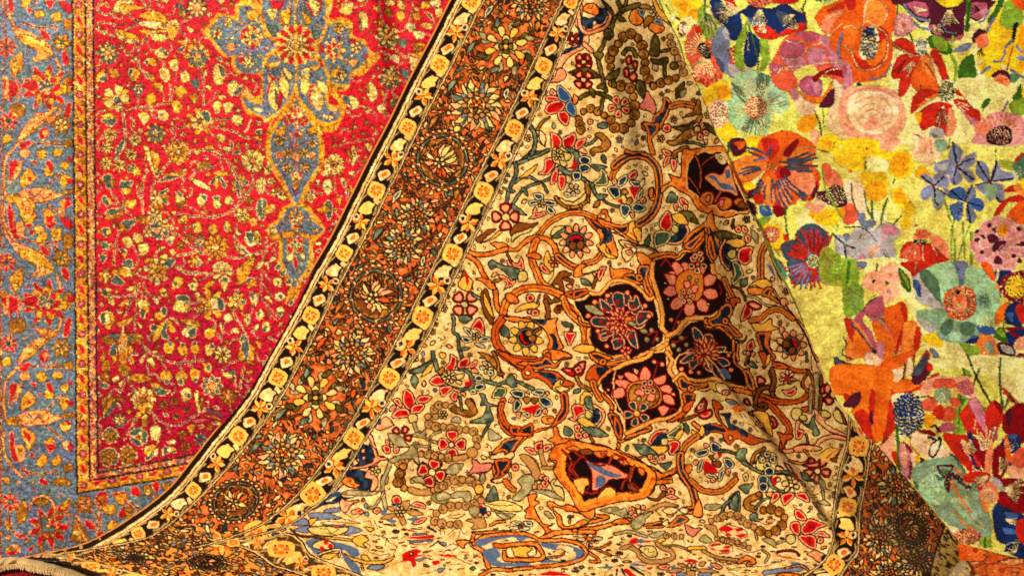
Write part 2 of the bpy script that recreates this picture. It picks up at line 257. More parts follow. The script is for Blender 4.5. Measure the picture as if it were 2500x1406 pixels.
# field of the carpet, drawn piece by piece
IV_FIELD = '''
@ 1000 0 3.516
s k 60 1460 60 1450 200 1510 300 1500 380 1410 430 1330 490 1280 570
s k 40 1500 380 1560 440; s k 46 1490 290 1600 240 1700 160
p i 1440 235 1480 260 1495 320 1470 400 1400 440 1320 470 1345 420 1430 400 1455 340
f m 5 1400 335 58 .6; l v 1370 625 1640 660 75 .1
f m 4 1500 535 70 .3; f m 4 1480 690 72 2.5; l v 1370 625 1640 665 78 -.15
p k 1280 590 1330 600 1345 660 1300 700 1210 712 1250 650
p r 1220 765 1260 800 1255 830 1210 810; p r 1170 830 1260 828 1300 860 1190 880
p r 1160 955 1200 885 1300 865 1345 905 1290 965 1210 985; p r 1270 970 1340 955 1375 1010 1350 1085 1290 1040
p l 1270 735 1340 770 1390 860 1310 880 1268 815; p l 1390 870 1430 930 1430 1000 1395 1000 1340 950 1350 885
o k 26 1425 855; t n 30 14 1100 1110 1140 1050 1205 1010
s g 34 1040 1090 1075 1150 1080 1230 1040 1320 940 1400
l g 1200 1300 930 1400 50 .2; l c 1120 1130 1160 1260 60 .2
@ 1200 300 4.395
s g 40 420 50 460 120 470 220 410 380 250 440; s g 34 610 290 480 360 400 380
s g 40 250 440 270 500 240 620 190 720 160 880; t g 44 22 180 720 240 740 130 700
s g 30 250 640 330 590 430 590 520 640 640 590; s g 30 520 640 380 690 300 760 220 890
s g 24 560 670 600 750; l g 220 870 380 990 70 .5; l g 320 690 390 790 44 -.2
l y 300 590 500 440 50 .3; l c 520 90 560 250 70 -.3
p r 630 110 700 120 750 180 750 250 720 290 650 290 640 200; p r 760 170 800 150 890 110 910 180 890 240 850 275 780 280 755 220
p r 900 220 940 180 1020 170 1000 220 960 270 900 290; p k 930 300 980 270 1030 320 1010 335 960 320
p r 570 400 640 380 690 430 650 510 600 560 500 550 560 510; p r 640 560 700 470 720 540 700 620 650 670 630 640
p r 720 570 780 560 800 620 780 700 740 725 715 650; p c 800 560 860 590 850 640 810 640
p g 780 280 850 270 930 320 960 420 940 500 860 560 780 550 710 490 740 460 840 520 900 480 880 350
p c 650 290 720 270 770 310 880 340 880 440 820 490 740 460 660 410; f C 7 710 345 65 .2; p C 780 320 850 340 850 390 800 410; p C 730 410 800 420 810 470 760 470
p R 870 400 910 410 915 470 870 500 840 480 880 440
p b 940 380 1000 350 1060 380 1060 430 1020 450 960 440; p b 940 450 1020 440 1060 480 1030 530 960 540 940 500; p b 870 540 940 520 970 560 940 620 880 610
s g 30 1010 240 1080 210 1140 150; p n 1110 130 1180 110 1260 180 1280 250 1220 310 1130 320 1090 360 1060 310 1090 270 1170 250 1180 190
l g 1070 460 1240 470 70 .5; l g 1190 340 1230 440 60 .1; t g 40 24 980 600 1080 660 1170 640; p G 1090 650 1160 580 1170 500 1220 520 1250 600 1240 670 1150 680
s g 36 1080 670 1130 780 1200 800; l g 1110 780 1250 780 60 .4; l n 1160 830 1090 910 60 -.3; t g 22 30 1200 830 1280 880 1370 900
p C 680 790 760 820 880 850 1000 750 1020 620 1060 700 1030 830 920 900 800 880 700 840; f b 5 880 720 70 .4; p b 780 750 830 750 860 780 810 800; l n 1000 640 1030 850 55 -.5
s n 34 690 800 760 880 880 910 1000 860 1040 790; l n 830 880 830 950 36; l n 950 870 970 930 36; l n 1030 800 1050 860 36
p b 450 760 540 760 560 820 500 830 460 800; p b 400 840 490 830 510 870 420 890; p b 570 830 680 840 700 890 590 890; p b 590 900 640 900 690 970 620 980
p r 450 920 480 910 500 970 570 950 580 990 470 1030 400 1030 440 990; f C 5 540 870 45 0
f m 4 150 1010 150 0; o C 42 155 1012
p N 200 1160 280 1080 340 1070 410 1085 500 1075 440 1130 340 1170 230 1220; p C 230 1200 340 1160 440 1120 400 1180 300 1210 220 1280
p A 1000 1010 1080 1020 1160 1080 1250 1110 1290 1190 1300 1280 1200 1300 1200 1210 1110 1150 1050 1080
d o 56 7 500 1210 600 1090 700 1020 840 970 980 970 1110 1020
p o 1140 1000 1180 960 1200 930 1240 940 1260 1000 1290 1050 1230 1080 1150 1060; o c 26 1205 1005
s B 62 1290 590 1330 500 1430 400 1540 350 1650 360 1720 410
p B 1130 1020 1240 1060 1380 1100 1480 1080 1470 1170 1400 1200 1270 1130 1180 1100
p y 1480 1070 1560 1060 1610 1130 1600 1260 1560 1240 1590 1310 1520 1290 1430 1230 1300 1180 1440 1190 1470 1150
p b 1350 660 1370 600 1450 560 1460 620 1420 670 1370 690; p b 1480 630 1600 630 1590 680 1530 690; p b 1250 700 1300 680 1370 700 1380 780 1330 820 1260 740
p b 1380 880 1480 890 1490 950 1430 1020 1390 970; p b 1510 890 1560 860 1640 890 1650 940 1560 960 1500 930; p r 1460 570 1540 510 1570 560 1530 610 1490 610
p R 1480 690 1580 690 1580 720 1550 760 1540 820 1510 770; p n 1400 720 1440 710 1470 750 1440 770 1400 770; p n 1460 810 1500 800 1520 840 1480 880 1450 860; p C 1390 780 1440 780 1450 860 1410 870
o R 26 1385 840; p r 1590 820 1640 800 1660 850 1610 860; p r 1480 970 1530 970 1530 1010 1500 1020; p r 1290 610 1330 600 1345 640 1310 665; l c 1600 700 1640 590 50; l b 1570 840 1620 700 50
p o 1690 720 1740 700 1760 830 1700 820
p C 700 1180 640 1210 650 1150 700 1110 800 1110 790 1140 740 1150; l g 650 1230 800 1110 70 .6
g k 11 910 1270 190 .15 .45; o g 105 910 1275; o # 88 910 1275; o N 44 870 1320; o N 44 955 1315; p R 830 1260 870 1215 940 1210 980 1260 900 1240 860 1270
@ 1400 0 4.395
p i 75 180 130 190 200 190 250 170 280 130 270 80 320 90 370 100 360 160 330 240 270 270 220 230 210 310 130 300 85 240
p o 110 80 170 40 240 50 275 110 262 165 180 150 110 120; s # 7 150 90 190 100 210 60; p o 0 0 60 0 50 100 0 200
s k 40 60 120 60 220 90 320 160 360 260 330 350 290 400 180 380 130
p v 300 0 360 40 430 130 440 200 400 150 330 60
s v 40 440 200 410 320 360 380 310 510 260 600 290 750 320 850 350 980; p v 330 340 380 310 440 380 380 440 330 400; p v 220 570 320 570 300 640 250 640
s v 30 570 0 540 100 440 200; t v 46 60 480 30 520 120 500 150; s v 56 530 110 620 80 700 60; l v 470 170 570 230 60 .4
p o 600 190 640 110 690 120 750 210 730 260 670 280 620 250; p l 700 110 760 100 760 150 740 190 705 160; l n 870 170 760 300 90 .2
p n 700 80 760 50 830 80 800 110; f c 6 880 130 62 0; o t 26 885 122; p o 810 290 860 240 960 280 970 330 900 365 830 330; p l 850 250 880 210 940 220 960 275 900 260
p y 840 0 880 0 930 100 1000 170 1040 270 980 230 900 150
p o 0 0 100 0 60 90 20 80
f m 4 110 670 100 .8; l v 0 770 300 840 110 -.3; f m 4 110 860 110 2.4
u n 105 400 720 390 620 460 510 540 400 640 370 720 450 750 560 770 680 770 780 810 860 860 920; u n 95 860 930 980 880 1100 840 
u n 110 420 900 520 930 620 960 650 1080 660 1220 630 1310 540 1380 440 1370 
u n 90 110 1200 200 1170 300 1220 400 1290; u n 90 60 1280 80 1400
u T 90 1040 400 1060 500 1110 600 1160 720 1180 780
s v 40 540 580 580 530 640 540 670 610; f r 2 620 690 0 0; p m 560 620 620 600 620 690 570 700; p m 630 660 690 670 680 760 645 750; p m 540 750 590 730 600 830 550 830; p m 610 800 660 770 690 830 650 890 600 850; o t 28 615 720
p v 820 580 850 400 890 380 930 470 920 600 870 610; p v 830 630 900 640 1000 620 1020 670 960 700 860 680; s v 30 940 560 1030 540; s v 36 980 680 980 820; o v 45 1080 710; l t 860 690 900 770 70
l v 690 860 750 1060 110 -.2; l v 340 850 500 740 90 .5; s v 50 430 880 440 930; s v 40 60 1060 200 1000 350 1030 410 1070; l v 180 940 230 1060 60 ; s v 36 320 1060 300 1180; p v 250 930 330 890 340 960 290 960
f r 5 495 1150 120 .5; o t 28 490 1150; p K 790 980 840 1050 880 1110 880 1230 800 1190 710 1160 760 1070
p B 960 1060 1010 1050 1050 1110 1030 1200 980 1300 920 1406 830 1406 860 1260 940 1180 960 1110; s B 66 1050 1150 1160 1120 1290 1140
p O 730 1330 800 1320 860 1406 760 1406; o r 42 1000 1380
p n 1170 1270 1280 1200 1330 1070 1370 1130 1360 1240 1240 1330 1130 1360 1200 1406 1340 1340 1380 1230; l v 1100 1060 1190 880 80; l t 1150 1050 1210 950 50
o r 30 185 1310; p g 260 1340 330 1310 370 1340 350 1380 280 1380
p o 0 1020 50 1050 40 1110 0 1120
@ 1500 300 4.395
p B 300 0 420 10 480 0 470 90 440 130 400 180 420 240 440 340 390 330 360 230 350 100 330 50
s B 80 0 470 90 390 220 350 340 370 430 440 470 540 480 660 480 780 450 900 380 1010 260 1090
t o 50 10 130 310 210 330 330 310; p o 370 730 410 700 420 790 380 800
o r 45 565 60; p v 640 40 770 40 860 0 870 30 800 110 640 60; p n 560 200 650 180 760 90 880 60 840 150 680 240 600 240
f r 5 920 90 100 .3; o C 35 890 75; p k 960 190 1000 180 990 240 970 220; s g 24 700 230 820 210 960 250; l v 960 0 1100 140 60
p r 510 290 600 300 610 350 540 350; p r 560 370 600 360 590 430 530 480 530 420; p r 610 390 660 400 670 460 640 530 610 460
p n 620 330 680 280 790 250 790 300 700 320 660 380 630 380; p c 680 330 760 330 700 450
p o 730 310 830 290 1000 260 1160 250 1200 300 1260 420 1330 600 1400 780 1450 960 1340 980 1200 1020 1060 990 900 930 820 800 710 740 600 680 510 760 510 690 620 620 580 550 690 590 720 560
s # 8 740 740 750 710 730 690
p z 900 330 960 300 1050 320 1100 300 1180 320 1230 420 1300 600 1380 760 1440 900 1440 950 1330 970 1280 950 1200 960 1130 960 1080 900 1000 900 920 850 890 790 790 720 770 600 780 470 830 370
s O 26 870 360 910 440 930 560 920 700; s O 20 940 460 1000 400 1080 360; p w 1080 350 1190 330 1200 430 1140 440; s O 22 800 590 870 680 910 760
p H 970 590 1060 540 1150 560 1200 470 1250 470 1280 600 1330 780 1230 750 1130 730 1050 670; p I 1000 580 1080 570 1130 640 1230 660 1310 740 1260 730 1150 700 1080 620; p I 1190 520 1240 510 1240 590 1200 590
s h 20 1140 740 1080 850; p J 920 800 980 740 1060 760 1060 860 990 890 930 850; p h 990 790 1030 780 1020 850 990 850; p J 1100 860 1160 800 1250 820 1260 890 1180 940 1110 900; p h 1130 840 1180 830 1160 900 1130 890; p J 1280 850 1360 810 1440 930 1350 920; p N 1320 900 1370 840 1440 920
p g 560 840 610 740 680 800 660 850 590 860; p r 640 870 680 860 690 930 650 940; p r 700 820 740 810 790 860 770 910 720 880; p r 740 880 790 890 780 940 750 940; l v 700 950 910 1090 100 -.2; o C 22 700 930
p r 480 1100 500 1030 560 950 600 960 620 1030 630 1100 570 1170 510 1150; p y 620 990 700 970 760 1010 790 1090 700 1090 650 1060; p C 610 1140 640 1090 690 1120 680 1190 630 1180
p i 690 1100 750 1090 790 1130 780 1210 700 1280 600 1270 590 1230 680 1180; s r 30 770 1110 790 1180 700 1290 580 1290; p G 440 1340 420 1250 440 1180 520 1160 590 1170 610 1230 560 1300 480 1330
l g 340 1340 380 1200 60; t g 20 20 230 1330 330 1320 460 1380
p o 1040 950 1060 960 1080 1100 1140 1180 1130 1290 1180 1406 1050 1406 920 1406 760 1390 740 1290 810 1180 960 1080 1000 1000
p i 780 1290 830 1210 950 1130 940 1180 880 1260 840 1320 790 1330; p i 1020 1120 1060 1180 1110 1330 1150 1406 1100 1406 1040 1260; p z 900 1406 960 1240 1010 1180 1040 1300 1060 1406
l v 1070 1180 1380 1230 120 .3; o v 20 1270 1110; s v 22 1280 1040 1270 1130; p r 1290 1140 1340 1100 1370 1150 1330 1180; p r 1380 1100 1440 1150 1400 1190 1370 1160; p r 1400 1220 1440 1200 1470 1260 1420 1290; p t 1470 1150 1540 1200 1540 1300 1480 1230
p y 1210 1280 1300 1240 1400 1280 1400 1330 1290 1340; p i 1180 1290 1250 1290 1270 1350 1230 1406 1160 1406; s r 30 1200 1270 1140 1350 1130 1406; p r 1320 1400 1370 1340 1470 1330 1470 1406
p c 60 1260 130 1280 200 1330 160 1370 100 1350; p r 120 1300 180 1310 200 1340 130 1340; p r 120 1390 160 1360 200 1390 190 1406
@ 1100 560 4.395
p N 270 110 380 20 420 0 490 0 400 70 320 140; p y 320 150 440 90 500 30 560 20 480 90 420 120
p o 430 150 560 140 640 190 700 200 800 100 900 60 960 70 1060 90 1140 160 1170 240 1250 320 1340 380 1300 410 1200 350 1120 290 1080 180 1000 120 940 130 820 150 730 230 640 240 530 230 480 190
s o 50 180 230 270 270 390 270 500 240 600 210; s o 48 150 280 230 310 300 370 340 460 400 560 480 650 490 760 510 850 580 930 700 970 840 960
d o 76 7 920 120 880 230 880 350 930 470 980 580 1080 640 1190 700; p o 810 280 880 250 960 270 970 320 880 310
p o 270 530 350 520 450 560 490 640 430 640 350 570; 
p r 600 340 650 330 720 370 760 290 780 350 790 440 740 420 640 400; p g 400 370 450 330 510 360 580 390 660 400 740 440 730 500 680 540 620 500 560 440 490 410 440 430
p r 510 490 600 510 650 550 700 550 680 600 600 630 570 660 600 580 540 530; p C 740 460 800 450 830 500 810 550 740 560 720 520; l n 440 570 560 530 40; s n 20 600 250 650 350
p y 1000 350 1040 230 1090 330 1110 440 1050 440; p r 960 380 1000 380 1070 460 1040 480 970 440; f r 6 1115 350 60 0; s # 10 1110 440 1090 520 1040 580
p N 1080 600 1120 540 1190 450 1290 470 1280 500 1210 520 1200 560 1230 680 1180 770 1110 790 1060 800 1000 740 1010 700 1050 720 1090 760 1140 700 1170 620 1150 590
s N 36 1230 530 1310 560 1260 610; p k 1240 600 1310 600 1300 640 1270 640; s N 50 1020 770 1050 860 1040 940; p N 1110 860 1160 810 1210 820 1180 890 1130 900; p m 1140 840 1190 820 1160 870
d o 80 7 560 930 590 800 660 720 760 650 900 630 1050 650 1200 710; p o 590 720 620 680 680 700 730 760 720 790 640 790
o r 44 855 740; p y 690 890 760 810 860 790 950 780 930 840 820 860; p r 820 880 860 860 880 890 850 910; p r 860 900 910 850 950 880 940 920 890 930; s c 14 960 700 930 790
f m 4 155 800 150 .78; p C 110 790 180 780 180 830 140 840; 
l N 140 440 240 640 90 .5; p y 80 570 160 500 240 560 200 660 120 640; p N 330 690 400 650 460 980 420 1010 340 850; l y 360 680 470 960 60 .2; p R 150 450 190 500 200 560 180 600
s g 30 240 700 310 740; l g 80 930 240 950 90 .6; s g 34 20 920 40 1000 30 1100 80 1140 90 1260 120 1370; l g 100 1290 210 1270 40
p r 220 1060 290 960 340 970 370 1130 320 1110 290 1080; p b 140 1060 200 1060 240 1120 210 1150; p b 110 1170 160 1150 240 1190 170 1220; p b 250 1220 340 1230 370 1270 300 1260; p b 300 1180 380 1150 440 1190 330 1210; f C 5 275 1150 45 0
d O 86 7 560 960 500 1040 480 1140 520 1260 620 1370 740 1400 900 1406
p o 570 940 700 940 830 960 990 970 1080 960 1150 950 1130 1010 1160 1150 1210 1280 1050 1280 1060 1180 1010 1080 900 1000 740 1000 600 970
p i 850 980 1030 970 1000 1030 930 1000; p i 1060 1120 1120 1130 1160 1270 1090 1280 1100 1190
l g 570 1030 640 1170 90 .5; g y 9 810 1165 190 .2 .45; o g 105 815 1160; o # 86 815 1160; o n 40 875 1170; o n 34 840 1115; p R 740 1130 770 1110 790 1200 850 1220 780 1220
s N 34 890 1110 960 1060
p A 1220 690 1330 650 1440 640 1470 680 1400 730 1300 740; p A 1230 750 1300 810 1370 880 1370 950 1310 950 1270 880; p o 1000 1300 1100 1290 1250 1320 1300 1380 1160 1400 1010 1390
p g 1190 990 1260 1000 1320 1030 1240 1050; s N 20 1310 1030 1290 1100; p r 1220 1110 1270 1100 1350 1110 1320 1180 1280 1250 1240 1190
p r 1520 470 1560 470 1550 510; p r 1570 500 1600 420 1670 400 1640 480 1600 560; l g 1400 530 1520 600 70 .2; s N 34 1560 530 1530 620
s B 62 1430 370 1560 330 1640 230; s B 70 1150 290 1210 340 1300 400 1350 410
p y 1570 170 1680 140 1700 230 1750 310 1650 290 1610 240; p o 1340 520 1330 430 1400 370 1470 390 1410 430 1440 480 1600 430
d o 70 6 1210 740 1280 900 1400 1000 1440 1100 1450 1230
@ 1400 560 4.395
p o 250 0 340 0 400 30 440 130 480 300 380 300 400 240 330 160 290 180 290 100; p i 300 0 390 20 410 130 300 150 330 90
p y 270 190 330 150 350 180 350 240 400 270 470 300 380 310 300 230
p c 490 120 560 120 640 160 680 210 640 290 570 350 530 300 520 220 550 200 500 160; p r 550 160 600 160 650 190 590 200; p r 560 240 610 220 640 260 590 280; s # 8 560 200 620 210 660 260 
s o 26 450 0 560 80 680 150; p x 590 30 680 60 690 130 640 80; p y 640 0 720 0 730 100 700 130
s c 16 670 200 780 190 880 240; p B 800 290 900 250 1080 250 1090 280 960 290 830 320
p o 680 250 760 260 840 330 860 400 820 480 840 560 870 720 820 730 770 620 700 560 700 450 720 380 690 330
p B 700 400 760 380 820 400 800 530 860 700 820 730 760 640 740 560 690 460; p B 500 490 600 470 670 490 720 580 740 600 650 580 560 540; p o 400 390 440 430 560 420 660 460 560 480 520 530 480 570 420 540 390 450; o B 42 705 520
p z 100 750 0 760 20 850 60 900 100 980 170 1030 170 1200 240 1290 400 1370 560 1360 650 1406 840 1290 950 1220 980 1120 930 1050 920 930 870 740 800 730 760 690 700 620 610 580 520 570 410 590 320 650 290 690 180 690
p z 860 310 950 310 1050 290 1120 320 1190 250 1300 230 1350 180 1420 100 1430 240 1490 350 1510 480 1600 540 1650 700 1640 800 1560 900 1400 940 1280 930 1180 1000 1100 1110 1000 1130 960 1050 960 850 900 720 860 560 830 420
p z 1030 1160 1130 1110 1200 1030 1280 980 1400 970 1430 1050 1580 1070 1690 1170 1720 1300 1710 1406 1060 1406 1000 1280
p z 1000 1250 960 1340 900 1406 1060 1406
s Q 50 860 330 840 450 870 590 930 780 960 940 950 1050 1010 1130 1000 1230 1040 1330 1050 1406; s Q 50 1010 1140 1120 1090 1190 990 1270 950 1400 950 1520 920 1640 800 1660 680 1600 540 1510 470 1490 360; s Q 48 1000 1230 900 1290 780 1330 660 1390; s Q 40 860 730 800 750 740 670 640 590 520 550 400 570 290 690 160 680
s o 34 860 330 1000 290 1110 300 1170 240 1290 220 1410 90 1420 0; s o 34 1430 60 1440 240 1490 350; p B 1440 100 1480 60 1520 200 1540 290 1500 340 1450 240
p B 1190 170 1260 120 1400 10 1390 90 1310 180 1270 220 1210 210
s Q 36 170 1030 160 1170 230 1280 400 1370 560 1350 600 1406; s o 30 60 940 90 1010 170 1030; s o 36 1430 960 1440 1040 1580 1060 1700 1170 1730 1300 1720 1406
g h 9 1265 640 300 .25 .45; p h 1060 370 1110 350 1180 430 1130 510 1070 420; p h 970 480 1100 500 1100 600 1030 590 1000 530; p J 1140 480 1250 430 1380 470 1400 620 1360 750 1270 770 1160 740 1090 620
p h 1190 560 1250 560 1240 630 1190 620; p h 1280 600 1340 600 1320 680 1270 670; o t 22 1245 520 1325 550; f j 6 1215 720 92 0; o J 22 1215 720; f j 5 1330 375 105 .3; o o 26 1335 375; o j 30 1305 290 1365 265
s S 14 1170 850 1110 960 1070 1080; o c 16 985 580 1015 745 1450 800; o H 22 1050 970 1130 1000 ; s S 16 940 390 1000 330 1050 400; s S 16 1560 600 1590 660 1580 700
g j 9 480 960 300 .2 .5; f j 1 480 780 0 0; p j 420 700 460 670 540 700 550 850 480 850 420 780; p j 590 750 640 760 650 710 690 720 720 820 640 870 590 840; p j 690 880 830 880 850 930 760 1000 700 1040 670 980; p j 580 1120 640 1080 670 1100 700 1280 620 1240 580 1180; p j 410 1180 540 1170 550 1240 440 1290 420 1240; p j 270 1150 320 1110 430 1090 430 1140 320 1170; p j 190 960 260 930 420 970 420 1040 280 1050 200 1030; p j 270 750 330 760 420 840 400 900 310 870
g h 12 500 980 165 .25 .3; g H 9 500 980 120 0 .2; g h 7 500 980 70 .3 .2; o J 44 590 980; o S 26 340 860 300 990 370 1120 500 1200 620 1150 720 930 640 830 480 780;  p t 120 820 200 810 290 870 340 920 250 920 160 880; p t 580 990 640 990 670 1030 610 1030; p t 710 1080 770 1070 800 1110 740 1110
o H 26 370 710 580 680 770 820 230 780 160 930 260 1090 360 1250 600 1300 810 930; g h 5 560 1300 60 .5 .2; o t 26 840 1080 790 1180 900 1180; s S 18 800 1130 900 1100 850 1220
o t 26 1160 1160 1070 1240 1210 1240 1130 1290; p t 1300 1250 1370 1250 1400 1280 1330 1290; s S 18 1060 1200 1150 1200 1220 1160
p j 1270 1060 1330 1060 1400 1150 1380 1200 1300 1190; p j 1400 1130 1490 1130 1520 1240 1450 1220; p j 1500 1270 1640 1260 1600 1340 1540 1330; p j 1140 1400 1230 1290 1290 1280 1270 1350 1200 1406
g H 12 1420 1290 150 0 .2; g H 9 1440 1340 110 .2 .2; 
p o 1640 720 1758 740 1740 820 1700 800 1720 860 1660 760; s B 70 1430 990 1560 960 1640 860 1660 800; o B 38 1640 985; s B 60 1620 540 1660 640 1720 740
p r 1570 200 1640 130 1690 140 1640 250 1640 340 1700 430 1650 440 1570 330; p i 1640 150 1700 170 1690 260 1640 290 1700 350 1690 420 1620 330 1620 220; p C 1660 230 1740 210 1740 300 1680 290; p y 1640 120 1758 110 1758 190 1700 170; p G 1690 360 1750 400 1758 500 1740 560
p A 0 660 90 640 150 640 160 690 60 730 0 750; p y 0 1290 60 1240 200 1240 240 1290 200 1310 130 1330; p B 180 1330 260 1320 420 1380 330 1406 200 1406
@ 1700 560 4.395
p i 290 150 360 140 400 200 350 220 330 290 380 350 360 400 310 350 290 250; s r 30 310 120 260 210 270 320 320 410 350 430; p y 320 130 420 100 520 130 520 180 430 200 360 170; p C 330 250 420 220 420 300 370 320
p r 440 290 460 220 520 190 610 190 590 270 590 340 520 380 450 340; p G 380 360 440 350 490 420 500 500 440 570 390 600 380 540 410 480; l g 480 620 550 520 80
s B 70 740 170 700 260 690 380 690 520; s # 10 790 280 860 440 920 580; p I 770 390 810 400 850 500 820 480; p g 830 310 900 400 950 560 900 520 850 420; o r 24 820 535
s k 20 740 530 860 700 960 840 1060 960
p y 630 560 740 530 820 600 720 650 740 720 650 600 560 620; p o 560 640 620 620 740 650 690 700 570 690; p B 700 700 760 620 830 640 800 700 860 740 920 800 860 790 780 740
s c 22 540 720 660 740 740 810 860 830; s B 60 590 980 700 950 780 880 900 860 1040 960; p y 600 1010 730 1010 800 950 820 1030 880 1060 740 1110 640 1090
p O 360 740 450 730 480 780 420 800 400 870 370 800; p r 490 900 540 790 590 830 590 920 480 990; p m 540 790 620 770 710 830 640 870 590 850; s N 22 390 620 480 650 530 760
p B 250 850 330 790 380 820 390 900 360 980 440 1080 500 1150 420 1160 330 1060 240 1040 180 1050 120 970 220 930; o B 40 315 985
s o 36 400 1190 400 1300 410 1406; s o 28 450 1230 440 1320 450 1406; p O 420 1180 520 1200 540 1140 500 1220
p A 640 1120 750 1100 800 1110 780 1220 800 1300 860 1380 720 1406 680 1260; p x 740 1130 780 1110 760 1200 790 1290 740 1260
l r 560 1310 610 1180 90; o r 22 520 1320 610 1330; s N 26 570 1340 560 1406
s k 30 1090 980 1180 1100 1240 1260 1300 1406
l c 800 1180 940 1300 100 .6; l k 900 1030 960 1170 60; g k 9 1020 1240 170 0 .4; o g 98 1020 1250; o # 80 1020 1250; o N 40 965 1230; o N 38 1030 1300; p R 1030 1170 1080 1200 1090 1290 1060 1260
p k 900 760 960 740 990 800 930 820
s # 10 1060 960 1170 1140 1250 1340 1280 1406; s # 9 960 800 1090 980 1200 1180 1270 1380
'''
